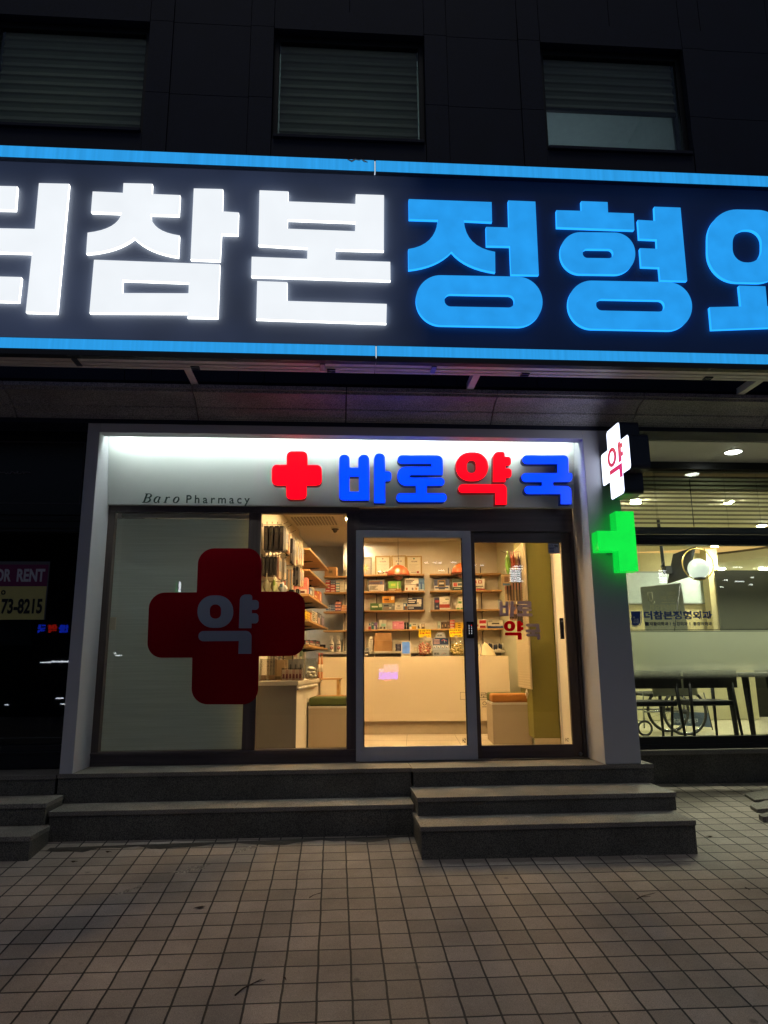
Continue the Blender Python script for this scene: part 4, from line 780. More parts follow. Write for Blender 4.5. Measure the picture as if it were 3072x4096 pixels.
for x0, x1, y0, c, art, lab in (
    (178, 214, 1157, 'd8cfc6', [(0, 0, 1, .4, 'b4473f'), (.2, .55, .8, .85, '5b7d92')], 'small white and red box, leftmost'),
    (216, 250, 1160, '2d6d72', [(.2, .5, .9, .92, '191b1d'), (.35, .6, .75, .82, 'd8d8d0')], 'small teal box with a black ring'),
    (253, 293, 1160, '5a3f74', [(0, 0, .5, .5, 'c9b9c9'), (.4, .6, .9, .9, '7f62a0')], 'small purple box'),
    (497, 568, 1146, 'd87f9c', [(.1, .1, .9, .9, 'dd8aa6'), (.3, .4, .7, .6, 'eab6c6')], 'pink box, the left one of two'),
    (571, 648, 1146, 'd87f9c', [(.1, .1, .9, .9, 'dd8aa6'), (.2, .65, .8, .8, 'c0607f')], 'pink box, the right one of two'),
    (723, 749, 1186, '5d9aa0', [(0, 0, 1, .5, 'e3ded2')], 'small teal topped box'),
    (752, 826, 1158, 'ded8cb', [(0, 0, .8, .42, 'd9a520'), (.2, .6, .8, .75, '8e887c')], 'white box with a yellow base'),
    (829, 880, 1173, 'c9c2b4', [(.1, .1, .6, .6, '4d4a46'), (.5, .3, .95, .9, 'e6e0d4')], 'grey and white box with a dark curve'),
    (882, 926, 1177, '8c7254', [(.1, .4, .9, .9, 'd8c9b0'), (.2, .1, .7, .35, '3c3228')], 'brown and cream box'),
    (1100, 1139, 1146, 'b7c0b9', [(.2, .15, .6, .5, '56808a')], 'pale green box'),
    (1141, 1180, 1151, '5c4636', [(.15, .1, .85, .8, '2c2320'), (.3, .2, .7, .6, '8f765c')], 'brown arched box, the left one of two'),
    (1182, 1221, 1151, '5c4636', [(.15, .1, .85, .8, '2c2320'), (.3, .3, .7, .7, 'a08a70')], 'brown arched box, the right one of two'),
    (1223, 1258, 1146, '54453a', [(.2, .2, .8, .5, '7d6a58')], 'plain dark brown box'),
    ): put(Z4, (x0, y0, x1, 1249), lab + ' ' + SH4, c, art, ZT[3], .1)
put(Z4, (330, 1126, 412, 1249), 'white pack with a pale mint oval ' + SH4, 'd9d4c6', [(.08, .06, .3, .28, '3a3733'), (.6, .06, .85, .26, '3a3733'), (.22, .3, .95, .6, 'a9dccb'), (.46, .64, .52, .95, '6a655c')], ZT[3], .08)
for x0, x1, n in ((653, 682, 'left'), (685, 716, 'right')):
    q0, q1 = rp(*Z4(x0, 1249), YS + .04), rp(*Z4(x1, 1157), YS + .04); r = (q1.x - q0.x)/2; h = q1.z - ZT[3]
    b = MB(); b.lathe([(r*.8, 0), (r, .01), (r*.72, h*.45), (r, h*.9), (r*.9, h), (0, h)], cm('1f1f26'), n=14); b.lathe([(r*.75, h*.35), (r*.74, h*.5), (r*.76, h*.55)], cm('3d3550'), n=14)
    rbuild(b, 'bottle', 'dark waisted bottle, the %s one of two beside the pink boxes' % n, 'bottle', (q0.x + q1.x)/2, YS + .06, ZT[3] + .0006)
for k in range(3):
    z0 = ZT[3]; a, b = rp(*Z4(1259, 1240), YS + .035), rp(*Z4(1322, 1128), YS + .035); h = (b.z - z0)/3
    carton('red and silver box, %s of the red stack ' % ('lowest', 'middle', 'topmost')[k] + SH4, b.x - a.x, .1, h - .0006, 'a8302c', [(.1, .12, .9, .45, 'cfc6bd'), (.1, .6, .6, .85, 'd98a6a')], (a.x + b.x)/2, YS + .035, z0 + .0005 + h*k)
    a, b = rp(*Z4(1329, 1240), YS + .035), rp(*Z4(1438, 1160), YS + .035); h = (b.z - z0)/3
    carton('flat yellow box, %s of the yellow stack ' % ('lowest', 'middle', 'topmost')[k] + SH4, b.x - a.x, .1, h - .0006, 'e2b51c', [(.35, .3, .65, .7, '6a4a1c')], (a.x + b.x)/2, YS + .035, z0 + .0005 + h*k)
put(Z6, (88, 1170, 124, 1290), 'pale box with a red mark ' + SH4, 'd8cfbf', [(.1, .2, .7, .45, 'b8433c')], ZT[3], .1)
put(Z6, (126, 1160, 226, 1290), 'white box with two red panels ' + SH4, 'e4dcd0', [(.06, .52, .94, .86, 'b3202e'), (.1, .04, .9, .3, 'b3202e'), (.1, .9, .5, .96, '7d7a76')], ZT[3])
put(Z6, (246, 1178, 466, 1290), 'wide white and navy box with a curved edge ' + SH4, 'e2dac9', [(0, 0, 1, .3, '1f3f7c'), (.2, .26, .8, .42, 'e2dac9'), (.26, .5, .72, .68, '5a534a'), (.05, .86, .3, .93, '7a7468')], ZT[3], .16)
put(Z6, (470, 1160, 540, 1290), 'light blue box behind the lettering ' + SH4, '6f9ab0', [(.0, .75, .8, 1, '2a2826'), (.1, .2, .9, .6, '88b0c2')], ZT[3])
# framed certificates, flower canvas, oval clock on the top shelf
def frame(label, x0, y0, x1, y1, name, draw, fc='b89a5c', cat='frame', zf=Z4):
    Yf = YB - .05; a, b = rp(*zf(x0, y1), Yf), rp(*zf(x1, y0), Yf); w_, h = b.x - a.x, b.z - ZT[0]; t = rthing(name, label, cat, (a.x + b.x)/2, Yf, ZT[0] + .0006)
    m_ = MB(); e = .016; g_ = mat('frame_' + fc, fc, .35, .4)
    for bx in ((-w_/2, w_/2, 0, e), (-w_/2, w_/2, h - e, h), (-w_/2, -w_/2 + e, e, h - e), (w_/2 - e, w_/2, e, h - e)): m_.box(bx[0], bx[1], -.012, .012, bx[2], bx[3], g_)
    m_.build('frame', t, .003); m_ = MB(); m_.box(-w_/2 + e, w_/2 - e, 0, .006, e, h - e, mat('certificate_paper', 'e9e3d2', .6, var=.03)); draw(m_, w_, h); m_.build('sheet', t)
    return t
ink = cm('4a443c')
def cert(title, emblem, seal):
    def d(m_, w_, h):
        gold = cm('b59a52')
        for bx in ((-.42, -.41, .08, .92), (.41, .42, .08, .92), (-.42, .42, .08, .088), (-.42, .42, .912, .92)): m_.box(bx[0]*w_, bx[1]*w_, -.0012, -.0005, bx[2]*h, bx[3]*h, gold)
        text(m_, title, -.2*w_, .2*w_, .68*h, .75*h, -.0016, ink, .01)
        m_.lathe([(0, -.0014), (.05*w_, -.0013), (.05*w_, -.0005)], cm(emblem), (0, 0, .86*h), 14, 'y')
        for k in range(6): m_.box(-.32*w_, (.3 - .1*(k % 3))*w_, -.0012, -.0005, (.56 - .06*k)*h, (.567 - .06*k)*h, cm('9c9484'))
        m_.box(.16*w_, .3*w_, -.0014, -.0005, .12*h, .22*h, cm(seal)); m_.box(-.2*w_, .12*w_, -.0012, -.0005, .16*h, .18*h, ink)
    return d
frame('framed certificate with a gold border, left of the three', 270, 277, 471, 514, 'certificate', cert('약국 개설등록증', '8a7a55', 'a33a30'))
frame('framed certificate half behind the orange pendant, middle of the three', 487, 272, 676, 514, 'certificate', cert('면 허 증', 'b0a890', 'a33a30'))
frame('framed certificate with a green crest, right of the three', 684, 277, 885, 510, 'certificate', cert('사업자등록증', '2f7a4a', 'b04a3c'))
def flower(m_, w_, h):
    m_.box(-w_/2 + .016, w_/2 - .016, -.0008, -.0003, .016, h - .016, cm('a9a296'))
    for k in range(11):
        t = k*2*math.pi/11 + .2; c_, s_ = math.cos(t), math.sin(t); cx_, cz_ = -.05*w_, .42*h; L1 = .4*w_; q = []
        for (u, v) in ((0, -.03), (.5, -.1), (1, 0), (.5, .1), (0, .03)): q.append((max(-w_/2 + .018, min(w_/2 - .018, cx_ + L1*(u*c_ - v*s_))), cz_ + L1*(u*s_ + v*c_)*1.15))
        m_.prism([q], -.0022 - .0001*k, -.001, cm('d9b25a' if k % 2 else 'e3cda0'))
frame('canvas of a yellow flower standing left of the certificates', 60, 293, 222, 518, 'flower_picture', flower, '8f8a80', 'picture')
p0, p1 = rp(*Z4(300, 512), YS + .06), rp(*Z4(384, 456), YS + .06); rr = (p1.x - p0.x)/2
t = rthing('oval_clock', 'silver oval clock leaning in front of the left certificate', 'clock', (p0.x + p1.x)/2, YS + .06, ZT[0] + .0006)
m_ = MB(); m_.ellipsoid((0, 0, rr*.66), (rr, .014, rr*.62), mat('silver', 'b9b7b2', .25, .8)); m_.build('case', t); m_ = MB(); m_.ellipsoid((0, -.008, rr*.68), (rr*.7, .01, rr*.4), mat('clock_face', 'efeae0', .3)); m_.build('face', t); m_ = MB(); m_.box(-rr*.5, rr*.5, -.012, .014, 0, .012, mat('silver')); m_.build('foot', t)
# things on the back desk
p0, p1 = rp(*Z4(252, 1536), 3.92), rp(*Z4(488, 1300), 3.92); cb = mat('cardboard', 'b3885a', .75, var=.06); cbd = mat('cardboard_edge', '8a6640', .8)
t = rthing('cardboard_box', 'open brown cardboard box with a raised flap on the back desk', 'box', (p0.x + p1.x)/2, 3.92, ZD + .0006); w_ = p1.x - p0.x; h = p1.z - ZD; hb = h*.58
m_ = MB(); m_.box(-w_/2, w_/2, 0, .004, 0, hb, cb); m_.box(-w_/2, w_/2, .2, .204, 0, hb, cb); m_.box(-w_/2, -w_/2 + .004, .004, .2, 0, hb, cb); m_.box(w_/2 - .004, w_/2, .004, .2, 0, hb, cb); m_.box(-w_/2 + .004, w_/2 - .004, .004, .2, 0, .004, cb); m_.build('body', t)
m_ = MB(); m_.hexa([(-w_/2, 0, hb + .001), (w_/2, 0, hb + .001), (w_/2, .004, hb + .001), (-w_/2, .004, hb + .001)], [(-w_/2 + .012, .012, h), (w_/2 - .008, .012, h), (w_/2 - .008, .016, h), (-w_/2 + .012, .016, h)], cb); m_.hexa([(-w_/2 - .001, .01, hb), (-w_/2 + .003, .01, hb), (-w_/2 + .003, .18, hb), (-w_/2 - .001, .18, hb)], [(-w_/2 - .05, .02, hb + .07), (-w_/2 - .046, .02, hb + .07), (-w_/2 - .046, .17, hb + .07), (-w_/2 - .05, .17, hb + .07)], cbd); m_.build('flap', t)
p0, p1 = rp(*Z4(168, 1536), 3.93), rp(*Z4(236, 1350), 3.93); n = 7; hh = (p1.z - ZD)/n
for k in range(n):
    carton('small white carton, number %s from the desk in the leaning stack' % ('one', 'two', 'three', 'four', 'five', 'six', 'seven')[k], (p1.x - p0.x)*.86, .08, hh - .001, 'ded7cb', lines(.1, .3, .8, .7, 2, '9a948a'), (p0.x + p1.x)/2 + .002*k + random.uniform(-.004, .004), 3.93 + random.uniform(0, .01), ZD + .0006 + hh*k, 'white_carton', turn=random.uniform(-.12, .12))
p0, p1 = rp(*Z4(540, 1534), 3.93), rp(*Z4(613, 1445), 3.93); n = 5; hh = (p1.z - ZD)/n
for k in range(n): carton('small navy box, number %s from the desk in the navy stack' % ('one', 'two', 'three', 'four', 'five')[k], p1.x - p0.x, .08, hh - .001, '1d2450', [(.2, .3, .75, .6, 'b9bdd0')], (p0.x + p1.x)/2 + random.uniform(-.003, .003), 3.93, ZD + .0006 + hh*k)
put(Z4, (782, 1492, 828, 1541), 'small cream box on the back desk beside the lollipop jar', 'd9c9a0', [(.2, .2, .8, .7, 'e9dfc4')], ZD, .06, 3.95)
# right end of the back desk
p0, p1 = rp(*Z7(262, 276), 3.95), rp(*Z7(466, 212), 3.95); m_ = MB(); wd = p1.x - p0.x
for k in range(9): m_.ellipsoid((-wd/2 + wd*(k + .5)/9, random.uniform(-.01, .02), .035 + random.uniform(0, .03)), (wd/11, .03, .04), cm(('1d2746', '222b3c', 'c9c6bd')[k % 3]), 8, 6)
rbuild(m_, 'cloth_bundle', 'dark blue and white bundle on the right end of the back desk', 'cloth', (p0.x + p1.x)/2, 3.97, ZD + .008)
p0, p1 = rp(*Z7(535, 280), 3.95), rp(*Z7(664, 153), 3.95); t = rthing('glass_case', 'clear case with white packs on the back desk corner', 'case', (p0.x + p1.x)/2, 3.95, ZD + .0006); wd = p1.x - p0.x; h = p1.z - ZD
m_ = MB(); gcase = glass('case_glass', (.85, .95, .88), 1.45)
m_.box(-wd/2, -wd/2 + .004, 0, .14, 0, h, gcase); m_.box(wd/2 - .004, wd/2, 0, .14, 0, h, gcase); m_.box(-wd/2 + .0045, wd/2 - .0045, .136, .14, 0, h, gcase); m_.build('shell', t)
for k in range(2): carton('white pack, %s one inside the clear case' % ('lower', 'upper')[k], wd*.74, .08, h*.33, 'e6e0d4', [(.1, .4, .8, .55, '6a655c')], (p0.x + p1.x)/2 + .008, 3.98, ZD + .001 + h*.335*k, 'white_pack')
p0, p1 = rp(*Z7(556, 524), 3.93), rp(*Z7(690, 330), 3.93); t = rthing('coffee_machine', 'black capsule coffee machine on the lower right shelf', 'coffee machine', (p0.x + p1.x)/2, 3.93, ZR_[1] + .0006); wd, h = (p1.x - p0.x)*.7, p1.z - ZR_[1]
blk = mat('appliance_black', '141417', .3); m_ = MB(); m_.box(-wd/2, wd/2, .06, .2, 0, h, blk); m_.build('body', t, .012); m_ = MB(); m_.box(-wd*.42, wd*.42, -.02, .0595, h*.62, h*.95, blk); m_.build('head', t, .012); m_ = MB(); m_.box(-wd*.4, wd*.4, -.03, .0595, 0, .025, blk); m_.build('drip_tray', t, .005); m_ = MB(); m_.box(-wd*.3, wd*.3, -.0235, -.0205, h*.74, h*.86, mat('silver')); m_.build('nameplate', t)
for k, (x0, x1, y0, c, lab) in enumerate(((548, 596, 664, 'd9cfbe', 'white box at the left of the lowest right shelf'), (600, 662, 712, 'c88a80', 'pink box in the middle of the lowest right shelf'), (664, 698, 705, 'b34a44', 'red box at the right of the lowest right shelf'))): put(Z7, (x0, y0, x1, 766), lab, c, lines(.1, .2, .8, .8, 3, 'e8ddd0'), ZR_[2], .1, 3.93)
put(Z7, (632, 688, 664, 711), 'small red box on top of the pink one, lowest right shelf', 'b34a44', [(.2, .3, .8, .6, 'e8ddd0')], rp(*Z7(640, 712), 3.93).z + .001, .08, 3.93)

# ---- stacks on the left bay
def stack(zf, x0, y0, x1, y1, n, col, art, lab, zbase, nx=1, Yf=None, d=.1):
    Yf = Yf or YS + .03; a, b = rp(*zf(x0, y1), Yf), rp(*zf(x1, y0), Yf); h = (b.z - zbase)/n; wd = (b.x - a.x)/nx; ordn = ('bottom', 'second', 'third', 'fourth', 'fifth', 'sixth')
    for i in range(nx):
        for k in range(n):
            side = '' if nx == 1 else (' left column' if i == 0 else ' right column' if i == nx - 1 else ' middle column')
            lv = 'single' if n == 1 else 'topmost' if k == n - 1 else ordn[k]
            carton('%s, %s in its%s stack' % (lab, lv, side), wd - .001, d, h - .0008, col, art, a.x + wd*(i + .5) + random.uniform(-.0008, .0008), Yf, zbase + .0006 + h*k)
LB = 'seen through the left pane'
stack(Z2, 1168, 1165, 1246, 1350, 4, 'b83a36', [(.1, .35, .9, .7, 'e6d8cc')], 'red medicine box on the second left shelf', ZC_[1])
stack(Z2, 1250, 1238, 1332, 1350, 3, 'b83a36', [(.1, .3, .9, .65, 'e6d8cc')], 'red medicine box under the grey blue boxes', ZC_[1])
stack(Z2, 1254, 1155, 1334, 1236, 2, '5e6a86', [(.15, .3, .8, .6, 'b9bfcc')], 'grey blue box upon the red boxes', rp(*Z2(1290, 1238), YS + .03).z + .001, 2)
stack(Z2, 1343, 1185, 1406, 1350, 4, 'd8d2c4', [(0, 0, 1, .45, '5d8a92')], 'white and teal box on the second left shelf', ZC_[1])
stack(Z2, 1409, 1178, 1480, 1350, 3, 'ddd6c6', [(.1, .4, .8, .5, 'b9b1a2')], 'plain white box on the second left shelf', ZC_[1])
stack(Z2, 1484, 1150, 1545, 1350, 2, 'd0c8b6', [(.1, .2, .6, .5, 'b0a793')], 'cream box at the frame edge, second left shelf', ZC_[1])
stack(Z2, 1174, 1618, 1220, 1668, 2, '3d5f92', [(.0, .3, 1, .6, 'dfe2e4')], 'short blue striped box on the third left shelf', ZC_[2])
stack(Z2, 1222, 1570, 1252, 1668, 4, '5f7396', [(.0, .3, 1, .6, 'dfe2e4')], 'white and blue box on the third left shelf', ZC_[2])
stack(Z2, 1256, 1560, 1326, 1668, 4, '3d5f92', [(.0, .3, 1, .55, 'dfe2e4'), (.3, .6, .7, .9, '22365e')], 'blue striped box on the third left shelf', ZC_[2], 2)
stack(Z2, 1330, 1522, 1427, 1668, 3, 'd38a80', [(.0, .0, 1, .3, '2a3566'), (.2, .5, .7, .7, 'efd2c6')], 'pink and navy box on the third left shelf', ZC_[2], 2)
stack(Z2, 1345, 1492, 1392, 1520, 1, '262a3c', [(.2, .3, .8, .6, '6a7088')], 'small dark box above the pink boxes', rp(*Z2(1360, 1522), YS + .03).z + .001)
stack(Z2, 1433, 1575, 1525, 1668, 4, 'd98a5c', [(.0, .3, 1, .6, 'ecdcc8')], 'orange striped box on the third left shelf', ZC_[2], 2)
p0, p1 = rp(*Z2(1158, 1086), YS + .05), rp(*Z2(1355, 945), YS + .05); t = rthing('cardboard_box', 'taped brown carton on the top left shelf', 'box', (p0.x + p1.x)/2, YS + .03, ZC_[0] + .0006); wd, h = p1.x - p0.x, p1.z - ZC_[0]
m_ = MB(); m_.box(-wd/2, wd/2, 0, .2, 0, h, cb); m_.build('carton', t, .003); m_ = MB(); m_.box(-wd*.2, wd*.2, -.0012, -.0004, h*.2, h*.72, cm('9a7b52')); m_.box(-wd*.14, wd*.14, -.0018, -.0013, h*.36, h*.6, cm('5e4a32')); m_.build('printed_mark', t)
# spray bottles and lower left stock
for x0, x1, n in ((1228, 1312, 'left'), (1347, 1430, 'right')):
    a, b = rp(*Z3(x0, 436), 3.95), rp(*Z3(x1, 175), 3.95); r = (b.x - a.x)*.46; H = b.z - ZL[0]; t = rthing('spray_bottle', 'white trigger spray bottle with a round red label, the %s one' % n, 'bottle', (a.x + b.x)/2, 3.97, ZL[0] + .0006)
    pw_ = mat('white_plastic', 'e6e1d6', .35); m_ = MB(); m_.lathe([(r*.9, 0), (r, .01), (r, H*.5), (r*.85, H*.6), (r*.35, H*.7), (r*.32, H*.76), (0, H*.76)], pw_, n=20); m_.build('body', t)
    m_ = MB(); m_.box(-r*.4, r*.45, -r*.35, r*.35, H*.77, H*.86, pw_); m_.hexa([(-r*1.0, -r*.25, H*.88), (r*.8, -r*.25, H*.86), (r*.8, r*.25, H*.86), (-r*1.0, r*.25, H*.88)], [(-r*.9, -r*.25, H), (r*.3, -r*.25, H), (r*.3, r*.25, H), (-r*.9, r*.25, H)], pw_); m_.hexa([(-r*.95, -r*.12, H*.72), (-r*.75, -r*.12, H*.72), (-r*.75, r*.12, H*.72), (-r*.95, r*.12, H*.72)], [(-r*.8, -r*.12, H*.88), (-r*.55, -r*.12, H*.88), (-r*.55, r*.12, H*.88), (-r*.8, r*.12, H*.88)], pw_); m_.build('trigger', t, .002)
    m_ = MB(); m_.lathe([(0, -r - .003), (r*.62, -r - .002), (r*.62, -r*.4)], cm('a8262c'), (0, 0, H*.24), 18, 'y'); m_.lathe([(0, -r - .0045), (r*.3, -r - .004), (r*.3, -r - .0025)], cm('e6d8d0'), (0, 0, H*.24), 12, 'y'); m_.box(-r*.7, r*.7, -r - .002, -r*.6, H*.42, H*.47, cm('3a4650')); m_.build('label', t)
for x0, x1, y0, y1, c, art, lab, k, nn in (
    (1128, 1230, 690, 736, 'd9d2c2', [(.1, .3, .7, .5, 'aca594')], 'flat white box left of the blue box', 1, 1), (1234, 1310, 675, 736, '2f55a0', [(.2, .3, .8, .5, 'cfd6e4')], 'blue box on the white stock shelf', 1, 2), (1314, 1397, 675, 736, '2f6b44', [(.2, .3, .8, .5, 'cfdccf')], 'green box on the white stock shelf', 1, 2), (1432, 1520, 625, 736, 'd9cdbd', [(.05, .3, .95, .6, 'a8685c')], 'white and brown box at the stock shelf end', 1, 5),
    (1076, 1142, 908, 998, 'c6c24a', [(.1, .3, .9, .6, '6f7a2c')], 'yellow green box on the lower stock shelf', 2, 4), (1146, 1208, 908, 998, '5c2430', [(.1, .4, .9, .6, 'b98a90')], 'maroon box on the lower stock shelf', 2, 3), (1212, 1318, 932, 998, 'ded8cb', [(0, 0, 1, .3, 'd9b84a'), (.2, .5, .8, .7, '7a86a4')], 'white and yellow box on the lower stock shelf', 2, 2), (1321, 1391, 895, 998, '26358a', [(.2, .3, .8, .6, 'd6daea')], 'royal blue box on the lower stock shelf', 2, 2), (1394, 1478, 940, 998, '26358a', [(.2, .3, .8, .6, 'd6daea')], 'royal blue box under the black one', 2, 1),
    (1402, 1468, 1122, 1178, 'd9c8ac', [(.2, .3, .8, .6, 'efe4d0')], 'cream box on the lowest stock shelf', 3, 2)): stack(Z3, x0, y0, x1, y1, nn, c, art, lab, ZL[k], 1, 3.93)
stack(Z3, 1212, 790, 1332, 929, 2, 'e2dcd2', [(.15, .45, .85, .8, '4a3f86'), (.2, .52, .8, .7, 'c9c2e0')], 'tall white box with a purple label', rp(*Z3(1260, 931), 3.93).z + .001, 1, 3.93)
stack(Z3, 1412, 895, 1480, 938, 1, '1d1d22', [(.1, .3, .9, .6, '8a7a5a')], 'black box lying on a royal blue box', rp(*Z3(1440, 939), 3.93).z + .001, 1, 3.93)
stack(Z3, 1341, 755, 1436, 893, 2, 'cfc8bc', [(.1, .48, .9, .5, 'a59d8f')], 'tall pale box behind the royal blue boxes', rp(*Z3(1380, 894), 3.93).z + .001, 1, 3.99, .08)

# ---- wooden shelves along the left wall
XS = -.5
sh = [rx(*Z2(912, y), XS) for y in (660, 985, 1395)]; s4 = rx(*Z2(895, 1815), XS)
LZ = [rx(*Z2(1235, 980), XS).z, rx(*Z2(1195, 1250), XS).z, rx(*Z2(1210, 1605), XS).z, rx(*Z2(1210, 1960), XS).z, rx(*Z3(1180, 375), XS).z]
LZ = [2.27, 2.0, 1.725, 1.425, 1.05]
zz_ = [(rx(*Z2(912, 660), XS).z + rx(*Z2(1235, 980), XS).z)/2, (rx(*Z2(910, 985), XS).z + rx(*Z2(1195, 1250), XS).z)/2, (rx(*Z2(905, 1395), XS).z + rx(*Z2(1210, 1605), XS).z)/2, (rx(*Z2(895, 1815), XS).z + rx(*Z2(1210, 1960), XS).z)/2, rx(*Z3(1165, 380), XS).z]
LZ = zz_
t = rthing('wall_shelf', 'five deep wooden shelves running back along the left wall', 'shelf', XLW, 2.85, LZ[-1])
for z in LZ:
    a = MB(); a.box(.001, XS - XLW, -1.05, .92, z - LZ[-1] - .024, z - LZ[-1], maple); a.build('board', t, .002)
for Y in (-.8, -.1, .6):
    a = MB()
    for z in LZ: a.hexa([(.001, Y - .008, z - LZ[-1] - .06), (.26, Y - .008, z - LZ[-1] - .03), (.26, Y + .008, z - LZ[-1] - .03), (.001, Y + .008, z - LZ[-1] - .06)], [(.001, Y - .008, z - LZ[-1] - .0245), (.26, Y - .008, z - LZ[-1] - .0245), (.26, Y + .008, z - LZ[-1] - .0245), (.001, Y + .008, z - LZ[-1] - .0245)], rail_b)
    a.box(.001, .012, Y - .012, Y + .012, -.2, LZ[0] - LZ[-1] + .05, rail_b); a.build('bracket_rail', t)
def side(zf, xa_, xb_, ytop, lab, col, art, zbase, name='medicine_box', cat='box'):
    """a pack standing along the left wall shelf with its face towards the room"""
    a, b = rx(*zf(xa_, ytop), XS - .03), rx(*zf(xb_, ytop), XS - .03); Y0, Y1 = min(a.y, b.y), max(a.y, b.y); h = max(.05, min(.27, (a.z + b.z)/2 - zbase))
    carton(lab, Y1 - Y0 - .003, .2, h, col, art, XS - .03, (Y0 + Y1)/2, zbase + .0006, name, None, cat, math.pi/2)
F3, F4 = 'on the third side shelf', 'on the fourth side shelf'
carton('big pink carton with white text band ' + F3, .3, .13, .2, 'd9857a', [(.02, .0, .98, .28, 'd9d0c6'), (.1, .06, .4, .2, '6a3a3a'), (.6, .06, .9, .2, '6a3a3a'), (.05, .6, .95, .64, 'c4564e'), (.48, 0, .5, 1, 'b8625a')], -.68, 1.84, LZ[2] + .0006, 'carton_box')
for x0, x1, y, c, art, lab in ((915, 950, 1300, '5b6f92', [(.1, .3, .9, .7, 'cfd4da')], 'blue grey pack beside the pink carton '), (952, 985, 1290, 'd8cfb8', [(.1, .2, .5, .8, '2a2622')], 'cream and black pack '), (988, 1030, 1350, 'b5382c', [(.1, .3, .9, .5, 'e3cfa6')], 'red pack with a cream band '), (1033, 1066, 1352, 'd9a83a', [(.1, .2, .9, .8, 'b5482c')], 'yellow pack with a red panel '), (1070, 1106, 1360, 'cf6f62', [(.2, .2, .7, .8, 'e3c6b4')], 'salmon pack beside the dark bottles ')): side(Z2, x0, x1, y, lab + F3, c, art, LZ[2])
for k, (x, y, n) in enumerate(((1030, 1215, 'near'), (1098, 1215, 'far'))):
    p = rx(*Z2(x, 1380), -.68); H = .29; b = MB(); gm = mat('green_bottle', '1c2f22', .15, coat=.5); b.lathe([(.036, 0), (.038, .01), (.038, H*.55), (.03, H*.68), (.014, H*.78), (.014, H*.97), (.016, H), (0, H)], gm, n=16); b.lathe([(.0386, H*.15), (.0386, H*.42)], cm('c9b98a'), n=16)
    rbuild(b, 'bottle', 'dark green glass bottle, the %s one %s' % (n, F3), 'bottle', -.7, (2.9, 3.3)[k], LZ[2] + .0006)
for x0, x1, y, c, art, lab in ((836, 918, 1690, 'e0ae1e', [(0, .62, 1, .66, '3a2c14'), (0, .3, 1, .34, '3a2c14'), (.4, 0, .44, 1, '3a2c14')], 'yellow pack with black bands '), (921, 944, 1705, 'b23a34', [(.2, .2, .8, .8, 'd9c6bb')], 'thin red pack '), (947, 1000, 1680, 'd2cbb8', lines(.1, .1, .9, .9, 5, '4a5a44'), 'white pack with green text '), (1003, 1036, 1700, 'dcd3bd', lines(.1, .2, .8, .8, 4, '8d6a4c'), 'cream pack with brown text '), (1040, 1105, 1715, '3b3a48', [(.1, .1, .6, .6, 'c9a9a0'), (.5, .6, .9, .9, '8a8fa6')], 'dark pack with a face picture '), (1108, 1152, 1765, '7d7488', [(.2, .2, .8, .8, 'a79db0')], 'mauve pack at the far end ')): side(Z2, x0, x1, y, lab + F4, c, art, LZ[3])
for x0, x1, c, lab in ((835, 905, '2a2a33', 'black pack with silver text on the lowest side shelf'), (908, 1010, '33333d', 'charcoal pack with pale text on the lowest side shelf'), (1012, 1080, '1c1c20', 'black pack behind the charcoal one on the lowest side shelf')): side(Z3, x0, x1, 262, lab, c, [(.1, .2, .9, .45, 'b9b4b0'), (.1, .6, .5, .8, 'a03a44')], LZ[4])
b = MB(); b.box(-.05, .05, -.03, .03, 0, .05, mat('appliance_black')); b.box(-.02, .02, -.032, -.0305, .01, .03, mat('silver')); rbuild(b, 'card_reader', 'small black device at the end of the lowest side shelf', 'device', -.56, 3.6, LZ[4] + .0006, None, .004)

